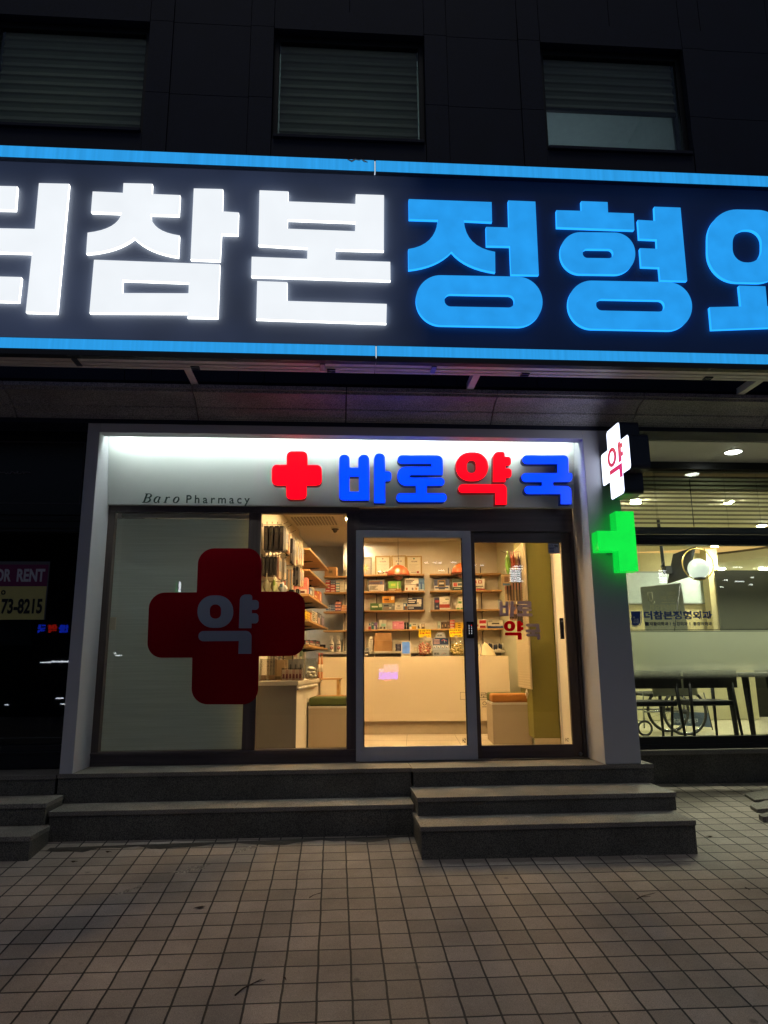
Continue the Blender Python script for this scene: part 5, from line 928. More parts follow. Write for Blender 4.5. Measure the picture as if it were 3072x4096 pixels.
# ---- goods hanging from hooks on the left wall near the glass
hookm = mat('hook_steel', '6f6a60', .3, .85)
def hook(label, Y, z, xe):
    b = MB(); b.tube([(0, 0, 0), (xe - XLW - .03, 0, 0), (xe - XLW, 0, .012), (xe - XLW + .035, 0, .03)], .0035, hookm, 6); b.box(0, .008, -.02, .02, -.02, .02, hookm); rbuild(b, 'hook', label, 'hook', XLW + .0005, Y, z)
def pack(zf, rect, Y, lab, col, art=(), d=.16, soft=False, name='hanging_pack', hang=True):
    a, b_ = rp(*zf(rect[0], rect[3]), Y), rp(*zf(rect[2], rect[1]), Y); w_, h = b_.x - a.x, b_.z - a.z; m_ = MB()
    t = None
    if soft:
        vs = []; n = 8
        for i in range(n + 1):
            u = i/n; bulge = math.sin(math.pi*min(1, u*1.15 + .0))**.6 if 0 < u < 1 else .12
            for j in range(10):
                an = 2*math.pi*j/10; vs.append((w_/2*max(.2, bulge)*math.cos(an)*(1 + .12*math.sin(5*u + j)), d/2 + d/2*math.sin(an)*(.9 + .1*math.sin(3*u + 2*j)), h*u))
        m_.raw(vs, [(i*10 + j, i*10 + (j + 1) % 10, (i + 1)*10 + (j + 1) % 10, (i + 1)*10 + j) for i in range(n) for j in range(10)] + [tuple(range(10))[::-1], tuple(n*10 + j for j in range(10))], cm(col), True)
        for (u0, v0, u1, v1, c) in art: m_.box(-w_/2 + u0*w_, -w_/2 + u1*w_, -.004, -.002, v0*h, v1*h, cm(c))
    else:
        m_.box(-w_/2, w_/2, 0, d, 0, h, cm(col))
        for k, (u0, v0, u1, v1, c) in enumerate(art): m_.box(-w_/2 + u0*w_, -w_/2 + u1*w_, -.0006*(k + 1), -.0006*(k + 1) + .0005, v0*h, v1*h, cm(c))
        dark_ = sum(lin(col)) < .12; m_.box(w_/2 + .0002, w_/2 + .0008, d*.06, d*.94, h*.05, h*.95, cm('29262a' if dark_ else 'b9a890')); m_.box(w_/2 + .0009, w_/2 + .0013, d*.15, d*.8, h*.35, h*.85, cm('3a3f4a' if dark_ else '7d8796'))
    if hang: m_.box(-.006, .006, d*.3, d*.32 if not soft else d*.34, h - .002, h + .055, mat('hang_tab', 'bdb39c', .3))
    return rbuild(m_, name, lab, 'hanging pack', (a.x + b_.x)/2, Y, a.z, None, .004 if not soft else 0)
blackart = [(.2, .74, .75, .9, '3f3b37'), (.38, .12, .58, .62, '302d2b')]
hook('upper steel hook nearest the glass', .62, rp(*Z2(300, 245), .62).z, rp(*Z2(490, 235), .62).x)
hook('upper steel hook second from the glass', .95, rp(*Z2(540, 290), .95).z, rp(*Z2(560, 290), .95).x)
hook('upper steel hook third from the glass', 1.25, rp(*Z2(600, 380), 1.25).z, rp(*Z2(625, 380), 1.25).x)
for k, (x0, x1) in enumerate(((150, 232), (240, 318), (326, 408), (412, 488))): pack(ZH if 0 else Z2, (x0 - 12, 262, x1 - 16, 670), .55, 'tall black boxed support on the top hook, %s from the wall' % ('first', 'second', 'third', 'fourth')[k], '16141a', blackart)
pack(Z2, (470, 330, 520, 650), .78, 'clear pouch with a silver picture behind the black boxes', '9aa0a2', [(.1, .3, .9, .7, '59687c'), (.2, .02, .5, .3, 'c98a62')])
pack(Z2, (524, 400, 572, 720), .92, 'peach coloured pouch next to the silver one', 'c9a27c', [(.2, .3, .8, .6, '5d6470'), (.3, .02, .7, .3, 'd08c66')])
pack(Z2, (578, 470, 628, 880), .98, 'slim black boxed brace in the middle of the wall goods', '17151a', [(.3, .1, .7, .4, '8a857c')])
pack(Z2, (634, 520, 668, 910), 1.12, 'white pack with blue print beside the slim black box', 'd9d2c4', [(.1, .4, .9, .6, '5b74a0'), (.2, .05, .8, .3, '4a4a50')])
pack(Z2, (672, 530, 712, 915), 1.2, 'cream pack with a pink base among the wall goods', 'dccdb0', [(.0, .04, 1, .22, 'd08a84')])
pack(Z2, (716, 560, 746, 920), 1.3, 'pale pack with an orange print among the wall goods', 'd6c8ac', [(.1, .3, .9, .5, 'c98a5c')])
pack(Z2, (748, 590, 778, 900), 1.38, 'clear pouch hung nearest the wooden shelves', 'bca98c', [(.1, .2, .9, .6, 'b5705c')])
for k, (x0, x1) in enumerate(((112, 172), (176, 236), (240, 296), (300, 352))): pack(Z2, (x0, 775, x1, 1080), .6, 'black boxed support on the middle hook, %s from the wall' % ('first', 'second', 'third', 'fourth')[k], '141318', blackart)
pack(Z2, (356, 775, 400, 1130), .66, 'pink toned flat pack right of the middle black boxes', 'c79a86', [(.1, .3, .9, .8, 'b98478')])
for k in range(5): pack(Z2, (404 + 18*k, 800, 420 + 18*k, 1160), .82 + .012*k, 'thin grey sleeve, %s of five on one hook' % ('first', 'second', 'third', 'fourth', 'last')[k], ('7d7a76', '6a6a6e')[k % 2], [(.2, .1, .7, .9, 'a9a294')], .12)
for k in range(6): pack(Z2, (503 + 19*k, 985, 520 + 19*k, 1320), .98 + .01*k, 'thin flat pouch, %s of six in the lower row' % ('first', 'second', 'third', 'fourth', 'fifth', 'last')[k], ('c0a078', '4a6a86', 'b78c60')[k % 3], [(.2, .1, .8, .9, ('d9c09a', '86a0b4', 'd0a878')[k % 3])], .12)
pack(Z2, (624, 960, 668, 1240), 1.1, 'black boxed brace, left of the lower pair', '1a171a', [(.3, .1, .7, .5, '6a645c')])
pack(Z2, (672, 945, 718, 1245), 1.14, 'black boxed brace, right of the lower pair', '1a171a', [(.3, .3, .7, .8, '77706a')])
pack(Z2, (722, 975, 750, 1260), 1.28, 'orange and white sleeve left of the wooden shelves', 'd6a27c', [(.1, .6, .9, .9, 'e3d3bb'), (.1, .1, .9, .3, '7a2c3c')])
pack(Z2, (752, 985, 778, 1250), 1.36, 'orange striped sleeve touching the wooden shelves', 'd8ae88', [(.1, .5, .9, .8, 'e6d6bd'), (.1, .1, .9, .35, '8a3c44')])
pack(Z2, (112, 1125, 240, 1360), .5, 'clear bag of pale filling at the bottom of the wall goods', '9a967e', [], .14, True)
pack(Z2, (244, 1120, 360, 1360), .56, 'clear bag with light green pads', 'a9b084', [(.45, .45, .8, .8, '8fae52')], .14, True)
pack(Z2, (366, 1190, 520, 1370), .7, 'white and blue soft bag in the bottom row', 'b9bcc0', [(.3, .5, .6, .8, '5f86a8')], .14, True)
pack(Z2, (560, 1320, 640, 1400), .95, 'black folded support at the bottom of the wall goods', '1b191c', [], .12)
pack(Z2, (676, 1310, 728, 1430), 1.05, 'small black box with a white mark over the red cross', '17161a', [(.4, .5, .6, .8, 'cfc8bc')], .12)
for Y, zp, xp, lab in ((.66, (300, 760), 410, 'middle steel hook nearest the glass'), (.9, (460, 800), 525, 'middle steel hook holding the grey sleeves'), (1.05, (560, 950), 575, 'middle steel hook holding the thin pouches'), (1.15, (650, 955), 695, 'middle steel hook holding the black pair'), (.6, (300, 1190), 490, 'lower steel hook holding the soft bags')): hook(lab, Y, rp(*Z2(*zp), Y).z, rp(*Z2(xp, zp[1]), Y).x)

# ---- low cabinet by the left pane and what stands on it
ctop = .715
t = rthing('low_cabinet', 'grey fronted low cabinet just inside the left window pane', 'cabinet', -.83, .5, 0)
cx1 = rp(*Z3(690, 950), .5).x + .83
gfront = mat('grey_cabinet_front', '7d7c78', .55, var=.04); m_ = MB(); m_.box(0, cx1, 0, .02, .0, ctop - .045, gfront); m_.build('front', t, .002); m_ = MB(); m_.box(cx1 - .02, cx1 + .0, .0205, 1.9, 0, ctop - .045, cream); m_.box(0, cx1 - .0205, 1.88, 1.9, 0, ctop - .045, cream); m_.build('side', t); m_ = MB(); m_.box(0, cx1 + .02, -.015, 1.92, ctop - .044, ctop, lw); m_.build('top', t, .004)
m_ = MB(); m_.tube([(cx1 + .012, .01, ctop - .075), (cx1 + .012, 1.4, ctop - .075)], .018, cream, 12); m_.build('edge_rail', t)
CT = ctop + .0006
def tops(zf, rect, Y): a, b = rp(*zf(rect[0], rect[3]), Y), rp(*zf(rect[2], rect[1]), Y); return (a.x + b.x)/2, b.x - a.x, b.z - ctop
jarglass = glass('jar_glass', (.96, .97, .95), 1.45)
def jar(label, X, Y, Z, r, H, content, seed):
    t = rthing('glass_jar', label, 'jar', X, Y, Z); m_ = MB(); pr = [(r*.55, 0), (r*.8, .012), (r*.97, H*.28), (r, H*.45), (r*.93, H*.68), (r*.74, H*.86), (r*.7, H*.93), (r*.78, H)]
    m_.lathe(pr + [(q*.96, z) for q, z in pr[::-1][:-1]] + [(0, .008)], jarglass, n=28); m_.build('glass', t)
    content(t, r*.86, H*.84); return t
def balls(t, r, H):
    rnd = random.Random(3); m_ = MB(); cw = mat('cotton', 'e9e2d2', .95, var=.04); z = .035
    lay = 0
    while z < H*.78:
        rr = r*(.72 if z < H*.15 else .98 if z < H*.6 else .8) - .026; n = max(3, int(2*math.pi*rr/.05))
        for k in range(n): a = 2*math.pi*(k + .5*lay)/n + rnd.uniform(-.1, .1); m_.ellipsoid((rr*math.cos(a), rr*math.sin(a), z + rnd.uniform(-.006, .006)), (.025, .025, .022), cw, 8, 6)
        m_.ellipsoid((0, 0, z), (.04, .04, .026), cw, 8, 6); z += .04; lay += 1
    o = m_.build('cotton_balls', t); o['kind'] = 'stuff'
X, W_, H_ = tops(Z3, (805, 555, 1035, 828), 1.0); jar('round glass jar of white cotton balls on the low cabinet', X, 1.0 + W_/2, CT, W_/2, H_, balls, 1)
X, W_, H_ = tops(Z3, (440, 695, 775, 850), .62); t = rthing('acrylic_tray', 'clear acrylic tray of small packs at the cabinet front', 'tray', X, .62, CT); acr = glass('acrylic', (.93, .92, .9), 1.5)
m_ = MB()
for bx in ((-W_/2, W_/2, 0, .004), (-W_/2, W_/2, .1, .104)): m_.box(bx[0], bx[1], bx[2], bx[3], 0, H_*.92, acr)
m_.box(-W_/2, -W_/2 + .004, .0045, .0995, 0, H_*.92, acr); m_.box(W_/2 - .004, W_/2, .0045, .0995, 0, H_*.92, acr); m_.build('shell', t)
for k in range(6): carton('slim pale pack, %s in the acrylic tray' % ('first', 'second', 'third', 'fourth', 'fifth', 'last')[k], W_/6.6, .07, H_*.8, ('d9cfc0', 'cdb0a8')[k % 2], [(.2, .2, .8, .6, '8a4a50')], X - W_/2 + W_*(k + .5)/6, .64, CT + .0006, 'small_pack')
X, W_, H_ = tops(Z3, (540, 565, 795, 690), .85)
for k in range(3): carton('grey box with a small mark, %s of three behind the tray' % ('left', 'middle', 'right')[k], W_/3 - .003, .08, H_, '6f7274', [(.35, .5, .65, .75, '3a3d40'), (.3, .38, .7, .43, '4a4d50')], X - W_/2 + W_*(k + .5)/3, .88, CT)
X, W_, H_ = tops(Z3, (370, 580, 470, 850), .8); carton('brown display box with an open black lid on the cabinet', W_ + .04, .12, H_, 'a58c68', [(.1, .06, .6, .2, '6a5840')], X, .78, CT, 'display_box')
b = MB(); b.hexa([(-.05, 0, 0), (.07, 0, -.03), (.07, .12, -.03), (-.05, .12, 0)], [(-.05, 0, .004), (.07, 0, -.026), (.07, .12, -.026), (-.05, .12, .004)], mat('appliance_black')); rbuild(b, 'box_lid', 'black lid leaning on the brown display box', 'lid', X - .01, .78, CT + H_ + .035)
X, W_, H_ = tops(Z3, (62, 560, 335, 855), .64)
for k, nn in enumerate(('left', 'right')):
    t = rthing('acrylic_box', 'tall clear acrylic box, the %s one at the cabinet corner' % nn, 'box', X - W_/4 + W_/2*k, .66, CT); m_ = MB(); ww = W_/2 - .01
    m_.box(-ww/2, ww/2, 0, .004, 0, H_, acr); m_.box(-ww/2, ww/2, .1, .104, 0, H_, acr); m_.box(-ww/2, -ww/2 + .004, .0045, .0995, 0, H_, acr); m_.box(ww/2 - .004, ww/2, .0045, .0995, 0, H_, acr); m_.build('shell', t); m_ = MB(); m_.box(-ww/2 + .008, ww/2 - .008, .02, .08, .004, H_*.25, cm('8a6a50')); m_.build('filling', t)
X, W_, H_ = tops(Z3, (75, 515, 410, 580), 1.1)
for k in range(8): carton('upright leaflet, number %s in the row behind the acrylic boxes' % ('one', 'two', 'three', 'four', 'five', 'six', 'seven', 'eight')[k], W_/8 - .004, .05, H_, ('c9bda8', '8f8a80', '75706a')[k % 3], lines(.15, .3, .85, .8, 3, '5a5248'), X - W_/2 + W_*(k + .5)/8, 1.12, CT, 'leaflet', None, 'leaflet')
for k, (x0, x1, c, lab) in enumerate(((640, 690, 'c98a80', 'pink paper pack on the cabinet under the cross edge'), (692, 730, 'd9cfbe', 'white paper pack on the cabinet under the cross edge'), (732, 780, '6a7a64', 'green grey paper pack on the cabinet under the cross edge'))): X, W_, H_ = tops(Z3, (x0, 430, x1, 570), 1.3); carton(lab, W_, .06, H_, c, lines(.1, .2, .9, .8, 4, 'e3dac8'), X, 1.32, CT, 'paper_pack')
for k, (x0, x1, lab) in enumerate(((1040, 1085, 'left'), (1090, 1130, 'right'))):
    X, W_, H_ = tops(Z3, (x0, 470, x1, 690), 2.2); b = MB(); am = mat('amber_drink', 'c98a5a', .3, coat=.3); r = W_*.5; b.lathe([(r*.9, 0), (r, .01), (r, H_*.6), (r*.6, H_*.8), (r*.35, H_*.85), (r*.35, H_*.95), (0, H_*.95)], am, n=16); b.lathe([(r*1.02, H_*.25), (r*1.02, H_*.55)], cm('d9cdb4'), n=16); b.lathe([(r*.42, H_*.9), (r*.42, H_), (0, H_)], cm('b5402c'), n=12)
    rbuild(b, 'bottle', 'amber bottle with a red cap, the %s one behind the cotton jar' % lab, 'bottle', X, 2.2, CT)
b = MB(); b.box(-.18, .25, -.1, .12, 0, .0, cream) if 0 else b.box(-.15, .2, -.1, .14, -.02, 0, maple); b.box(-.13, -.1, -.08, .12, -.72, -.0205, maple); b.box(.15, .18, -.08, .12, -.72, -.0205, maple); rbuild(b, 'small_table', 'small wooden table behind the low cabinet', 'table', -.35, 2.25, ctop)

# ---- benches
def cushion(x0, x1, y0, y1, z0, z1, m, t): b = MB(); b.box(x0, x1, y0, y1, z0, z1, m); b.build('cushion', t, .022, seg=3)
orange = mat('orange_cushion', 'a56c2c', .75, var=.06, bump=.15, bscale=300); greenc = mat('green_cushion', '4a562a', .8, var=.06, bump=.15, bscale=300)
bl_ = mat('bench_laminate', 'b5a68e', .5, var=.03)
def bench(label, X0, X1, Y0, d, zt, order):
    t = rthing('bench', label, 'bench', X0, Y0, 0); w_ = X1 - X0
    b = MB(); b.box(0, w_, 0, d, .0, zt - .02, bl_); b.build('body', t, .002); b = MB(); b.box(-.004, w_ + .004, -.004, d + .004, zt - .0195, zt, lw); b.build('top_edge', t, .002)
    for (y0, y1, m) in order: cushion(.002, w_ - .002, y0, y1, zt + .001, zt + .095, m, t)
q = rz(*Z7(300, 1005), .445); q1 = rz(*Z7(848, 1005), .445); bench('boxy bench with an orange cushion in front of a green one', q.x, q1.x, (q.y + q1.y)/2, .62, .445, ((.005, .3, orange), (.31, .6, greenc)))
q = rz(*Z3(888, 1350), .43); bench('boxy bench with a green cushion in front of an orange one', q.x, .06, q.y, .62, .43, ((.005, .3, greenc), (.31, .6, orange)))

# ---- counter
YC = 2.641; cz0, cz1 = .166, .972
cxa, cxb = rp(*Z3(1045, 1100), YC).x, rp(*Z7(537, 500), YC).x
t = rthing('counter', 'plain cream service counter with thin black logo lettering', 'counter', cxa, YC, 0); w_ = cxb - cxa
cwm = mat('counter_laminate', 'dfd0b4', .45, var=.02, scale=4)
b = MB(); b.box(0, w_, 0, .03, cz0, cz1, cwm); b.box(0, .03, .0305, .6, cz0, cz1, cwm); b.box(w_ - .03, w_, .0305, .6, cz0, cz1, cwm); b.build('front_panel', t, .002)
b = MB(); b.box(.0305, w_ - .0305, .0305, .6, cz1 - .03, cz1 - .002, cwm); b.build('counter_top', t)
b = MB(); b.box(.0, w_ + .0, .05, .07, 0, cz0 - .002, mat('toe_kick', 'b9ab92', .6)); b.build('toe_kick', t)
b = MB(); a0, a1 = rp(*Z5(1397, 926), YC), rp(*Z5(1640, 823), YC); e = .004
for bx in ((a0.x, a1.x, a0.z, a0.z + e), (a0.x, a1.x, a1.z - e, a1.z), (a0.x, a0.x + e, a0.z + e, a1.z - e), (a1.x - e, a1.x, a0.z + e, a1.z - e)): b.box(bx[0] - cxa, bx[1] - cxa, -.0022, -.0004, bx[2], bx[3], ink)
a0, a1 = rp(*Z7(30, 950), YC), rp(*Z7(238, 860), YC); text(b, '바로', a0.x - cxa, a1.x - cxa, a0.z, a1.z, -.0026, ink, 0); a2 = rp(*Z7(238, 966), YC); b.box(a0.x - cxa, a1.x - cxa, -.0022, -.0004, a2.z, a2.z + e, ink)
a0, a1 = rp(*Z7(168, 1066), YC), rp(*Z7(234, 988), YC); text(b, '으', a0.x - cxa, a1.x - cxa, a0.z, a1.z, -.0026, ink, 0); b.build('logo', t)
CZ1 = cz1 + .0006
def ct(zf, rect, Y): a, b = rp(*zf(rect[0], rect[3]), Y), rp(*zf(rect[2], rect[1]), Y); return (a.x + b.x)/2, b.x - a.x, b.z - cz1
X, W_, H_ = ct(Z4, (125, 1497, 183, 1606), 2.72); t = rthing('receipt_printer', 'black receipt printer at the left end of the counter', 'printer', X, 2.72, CZ1); b = MB(); b.box(-W_/2, W_/2, 0, .12, 0, H_*.55, mat('appliance_black')); b.build('body', t, .006); b = MB(); b.hexa([(-W_/2, .01, H_*.56), (W_/2, .01, H_*.56), (W_/2, .12, H_*.56), (-W_/2, .12, H_*.56)], [(-W_/2 + .005, .05, H_), (W_/2 - .005, .05, H_), (W_/2 - .005, .12, H_), (-W_/2 + .005, .12, H_)], mat('appliance_black')); b.build('lid', t); b = MB(); b.box(-W_*.3, W_*.3, -.002, -.0005, H_*.2, H_*.34, mat('paper_white', 'e0dbd0', .6)); b.build('paper_slot', t)
X, W_, H_ = ct(Z4, (614, 1405, 738, 1602), 2.74); t = rthing('payment_terminal', 'cream payment terminal with a pale blue screen', 'terminal', X, 2.74, CZ1); b = MB(); o2 = rpoly([(-W_/2, 0, .012), (W_/2, 0, .012), (W_/2, H_, .02), (-W_/2, H_, .02)]); b.prism([o2], 0, .03, mat('terminal_shell', 'd8ccb0', .4)); b.build('body', t); b = MB(); b.prism([rpoly([(-W_*.4, H_*.2, .006), (W_*.4, H_*.2, .006), (W_*.4, H_*.93, .006), (-W_*.4, H_*.93, .006)])], -.003, -.0005, glow('screen_blue', '7fa3cf', .75, .25, 12)); b.build('screen', t); b = MB(); b.box(-W_*.28, W_*.28, -.003, -.0005, H_*.1, H_*.125, mat('appliance_black')); b.build('card_slot', t); b = MB(); b.box(-W_*.35, W_*.35, .0305, .1, 0, .012, mat('terminal_shell')); b.build('stand', t, .003)
def sticks(col1, col2, seed, fat):
    def fn(t, r, H):
        rnd = random.Random(seed); m_ = MB(); m1, m2 = mat('candy_' + col1, col1, .5), mat('candy_' + col2, col2, .5)
        for k in range(120):
            z = rnd.uniform(.03, H*.92); rr = r*(.75 if z < H*.2 else 1.0 if z < H*.6 else .82)*rnd.uniform(.55, .97) - .012; a = rnd.uniform(0, 2*math.pi)
            c = Vector((rr*math.cos(a), rr*math.sin(a), z)); d = Vector((rnd.uniform(-1, 1), rnd.uniform(-1, -.2), rnd.uniform(-.5, .5))).normalized(); L_ = .045
            q = c - d*L_
            if q.xy.length > r*.95: q.xy = q.xy.normalized()*r*.93
            m_.tube([c, q], [fat, fat*.8], m2, 6); m_.ellipsoid(c, (fat*1.25,)*3, m1, 7, 5)
        o = m_.build('candies', t); o['kind'] = 'stuff'
    return fn
X, W_, H_ = ct(Z4, (826, 1405, 1038, 1602), 2.86); jar('round glass jar of pink sweets under a yellow price card', X, 2.86, CZ1, W_/2, H_, sticks('d9b49a', 'c0504c', 5, .0095), 1)
X2, W2, H2 = ct(Z4, (1247, 1405, 1458, 1602), 2.86); jar('round glass jar of yellow sweets under a yellow price card', X2, 2.86, CZ1, W2/2, H2, sticks('d6bd84', '9a8a2c', 6, .0105), 1)
def card(label, zf, rect, Y, l1, l2, l3, base):
    a, b_ = rp(*zf(rect[0], rect[3]), Y), rp(*zf(rect[2], rect[1]), Y); W, H = b_.x - a.x, b_.z - a.z; t = rthing('price_card', label, 'price card', (a.x + b_.x)/2, Y, base)
    z0 = a.z - base; m_ = MB(); m_.box(-W/2, W/2, 0, .002, z0, z0 + H, mat('yellow_card', 'fbd914', .5, var=.03)); o = m_.build('card', t); m_ = MB(); rk = cm('c01f1c'); bk_ = cm('1c1a18')
    text(m_, l1, -W*.43, W*.43, z0 + H*.7, z0 + H*.92, -.0022, bk_, .02); text(m_, l2, -W*.43, W*.43, z0 + H*.38, z0 + H*.63, -.0022, rk, .03); text(m_, l3, -W*.3, W*.4, z0 + H*.06, z0 + H*.26, -.0022, bk_, .02); m_.build('lettering', o)
    m_ = MB(); m_.tube([(0, .004, .0), (0, .004, z0 + H*.3)], .004, mat('clip_clear', 'c9b8a0', .2), 8); m_.box(-.02, .02, -.004, .008, z0 - .012, z0 + .01, mat('clip_clear')); m_.build('clip', t)
card('yellow price card with red print above the pink sweets', Z4, (848, 1250, 1009, 1359), 2.8, '맛사탕 파우', '오늘 파티', '3,000원', CZ1 + H_*.9)
card('yellow price card with red print above the yellow sweets', Z4, (1254, 1243, 1419, 1354), 2.8, '비타민', '당채+미역', '2,000원', CZ1 + H2*.9)
X, W_, H_ = ct(Z4, (1036, 1362, 1243, 1604), 2.7); t = rthing('display_stand', 'navy and grey counter display box with a rounded header', 'display', X, 2.7, CZ1); b = MB(); gq = cm('8d9298'); hb = H_*.63
b.box(-W_/2, W_/2, 0, .12, 0, hb*.56, gq); b.hexa([(-W_/2, .0, hb*.565), (W_/2, .0, hb*.565), (W_/2, .12, hb*.565), (-W_/2, .12, hb*.565)], [(-W_/2, .09, hb), (W_/2, .09, hb), (W_/2, .12, hb), (-W_/2, .12, hb)], cm('6d757e'))
text(b, '덴트', -W_*.44, -W_*.1, hb*.12, hb*.32, -.002, cm('20242c'), .03)
for k in range(3): b.tube([(W_*.02 + .02*k, -.001, hb*.1), (W_*.12 + .02*k, -.001, hb*.3), (W_*.3 + .01*k, -.001, hb*.18)], .002, cm('b4585c' if k == 0 else '3a5a6a'), 5)
for k in range(4): b.ellipsoid((-W_*.38 + W_*.25*k, .045, hb*.8), (W_*.07, .012, hb*.09), cm('c6c0b6'), 10, 6); b.ellipsoid((-W_*.38 + W_*.25*k, .032, hb*.8), (W_*.03, .008, hb*.04), cm('3a3c40'), 8, 5)
b.build('tray', t); b = MB(); ha_ = hb + .001; hc = H_*.98; top = H_*1.32
out = [(-W_/2, ha_), (W_/2, ha_), (W_/2, hc)] + [(W_*.35*math.cos(a), hc + .002 + (top - hc)*math.sin(a)) for a in [math.pi*k/14 for k in range(15)]] + [(-W_/2, hc)]
b.prism([out], .1, .106, cm('1f3457')); arc = [(W_*.335*math.cos(a), hc + .006 + (top - hc - .01)*math.sin(a)) for a in [math.pi*k/14 for k in range(15)]]; b.prism([arc], .098, .0995, cm('a9adb0')); text(b, '덴트', -W_*.2, W_*.12, hc + (top - hc)*.3, hc + (top - hc)*.62, .096, cm('20242c'), .03)
for k in range(4): b.box(-W_*.44, -W_*.05, .098, .0995, ha_ + (hc - ha_)*(.15 + .2*k), ha_ + (hc - ha_)*(.24 + .2*k), cm('c9a8a8'))
b.tube([(W_*.08, .098, hc*.86), (W_*.2, .098, hc*.93), (W_*.4, .098, hc*.84)], .006, cm('c0504c'), 6); b.tube([(W_*.24, .098, hc*.9), (W_*.27, .098, hc*.76)], .004, cm('9fb2bc'), 6); b.build('header', t)
X, W_, H_ = ct(Z7, (112, 182, 338, 358), 2.85); b = MB(); cl = mat('cream_cloth', 'd8c9a6', .9, var=.05); n = 12; vs = []; rnd = random.Random(11)
for i in range(n + 1):
    v = i/n
    for j in range(20):
        a = 2*math.pi*j/20; r = (1 - v)**.55*(1 + .16*math.sin(3*a + 1) + .1*math.sin(7*a + 4*v)); vs.append((W_*.5*r*math.cos(a) - W_*.08*v, .1*r*math.sin(a), H_*v*(1 + .08*math.sin(2*a))))
b.raw(vs, [(i*20 + j, i*20 + (j + 1) % 20, (i + 1)*20 + (j + 1) % 20, (i + 1)*20 + j) for i in range(n) for j in range(20)] + [tuple(range(20))[::-1], tuple(n*20 + j for j in range(20))], cl, True); rbuild(b, 'cloth', 'cream cloth heaped on the right end of the counter', 'cloth', X, 2.85, CZ1)
X, W_, H_ = ct(Z7, (96, 165, 162, 352), 2.74); t = rthing('ring_stand', 'thin metal ring stand beside the cream cloth', 'stand', X, 2.74, CZ1); b = MB(); b.tube([(W_*.4*math.cos(a), 0, H_*.47 + H_*.45*math.sin(a)) for a in [2*math.pi*k/28 for k in range(28)]], .004, mat('steel'), 6, True); b.build('ring', t); b = MB(); b.lathe([(.03, 0), (.03, .006), (0, .006)], mat('steel'), n=16); b.build('foot', t)
b = MB()
for k in range(3): b.tube([(.0 + .02*k, .0, .006), (.06 + .03*k, .02, .03 + .01*k), (.14, .01*k, .012), (.2, .03, .006)], .003, mat('appliance_black'), 6)
rbuild(b, 'cable', 'black cables lying behind the payment terminal', 'cable', rp(*Z4(745, 1590), 2.95).x, 2.95, CZ1)

# ---- pendant lamps
def pendant(label, x0, x1, yrim, ytop, cordx, Y):
    a, b_ = rp(*Z4(x0, yrim), Y), rp(*Z4(x1, yrim), Y); r = (b_.x - a.x)/2; zr = a.z; H = rp(*Z4(x0, ytop), Y).z - zr
    t = rthing('pendant_lamp', label, 'lamp', (a.x + b_.x)/2, Y, zr); om = mat('orange_enamel', '8a3c12', .35, coat=.2, var=.03); inn = mat('shade_inside', 'efe2c2', .5)
    m_ = MB(); pr = [(r*math.cos(q), H*math.sin(q)) for q in [math.pi/2*k/12 for k in range(12)]] + [(.012, H)]; m_.lathe(pr, om, n=36); m_.lathe([(q*.985, max(0, z - .002)) for q, z in pr][::-1], inn, n=36); m_.build('shade', t)
    r2 = r*.44; m_ = MB(); m_.lathe([(r2*math.cos(q), -H*.36*math.sin(q) + .004) for q in [math.pi/2*k/8 for k in range(8)]] + [(0, -H*.36)], om, n=28); m_.build('lower_shade', t)
    m_ = MB(); m_.lathe([(0, .05), (.025, .045), (.03, .02), (.02, .0)], glow('pendant_bulb', (1, .66, .3), 5, 0), n=16); m_.build('bulb', t)
    m_ = MB(); m_.tube([(0, 0, H), (0, 0, CZ - zr)], .0025, mat('cord_black', '161412', .5), 6); m_.lathe([(.014, H - .002), (.012, H + .03), (0, H + .035)], mat('steel'), n=12); m_.build('cord', t)
pendant('orange domed pendant lamp in front of the certificates', 423, 730, 550, 398, 568, 2.8)
pendant('orange domed pendant lamp half hidden by the door stile', 1275, 1582, 522, 370, 1428, 2.8)

# ---- slatted panel with hanging goods at the right
pg = mat('panel_cream', 'd9c9a6', .5, var=.03); px_ = 1.985
z0, z1 = .6, 2.2; b = MB(); b.box(0, .012, -.45, .45, 0, z1 - z0, pg); sl_ = mat('slat_shadow', '8a7a5c', .6); nsl = 58
for k in range(nsl): b.box(-.009, -.0005, -.45, .45, (z1 - z0)*(k + .12)/nsl, (z1 - z0)*(k + .86)/nsl, pg)
t = rbuild(b, 'slatwall', 'cream slatted display panel on the olive column side', 'panel', px_, 1.47, z0)
def hpack(rect, Y, lab, col, art=(), soft=False, d=.12): pack(Z6, rect, Y, lab, col, art, d, soft, hang=not soft)
hook2 = lambda lab, Y, z, xl: rbuild(MB().tube([(0, 0, 0), (xl - px_ + .02, 0, 0), (xl - px_ - .02, 0, .02)], .003, hookm, 6), 'hook', lab, 'hook', px_ - .0105, Y, z)
z_ = rp(*Z6(600, 238), 1.3).z; hook2('steel hook at the top of the slatted panel', 1.3, z_, rp(*Z6(460, 235), 1.3).x)
hook2('lower steel hook on the slatted panel', 1.38, rp(*Z6(600, 640), 1.38).z, rp(*Z6(500, 640), 1.38).x)
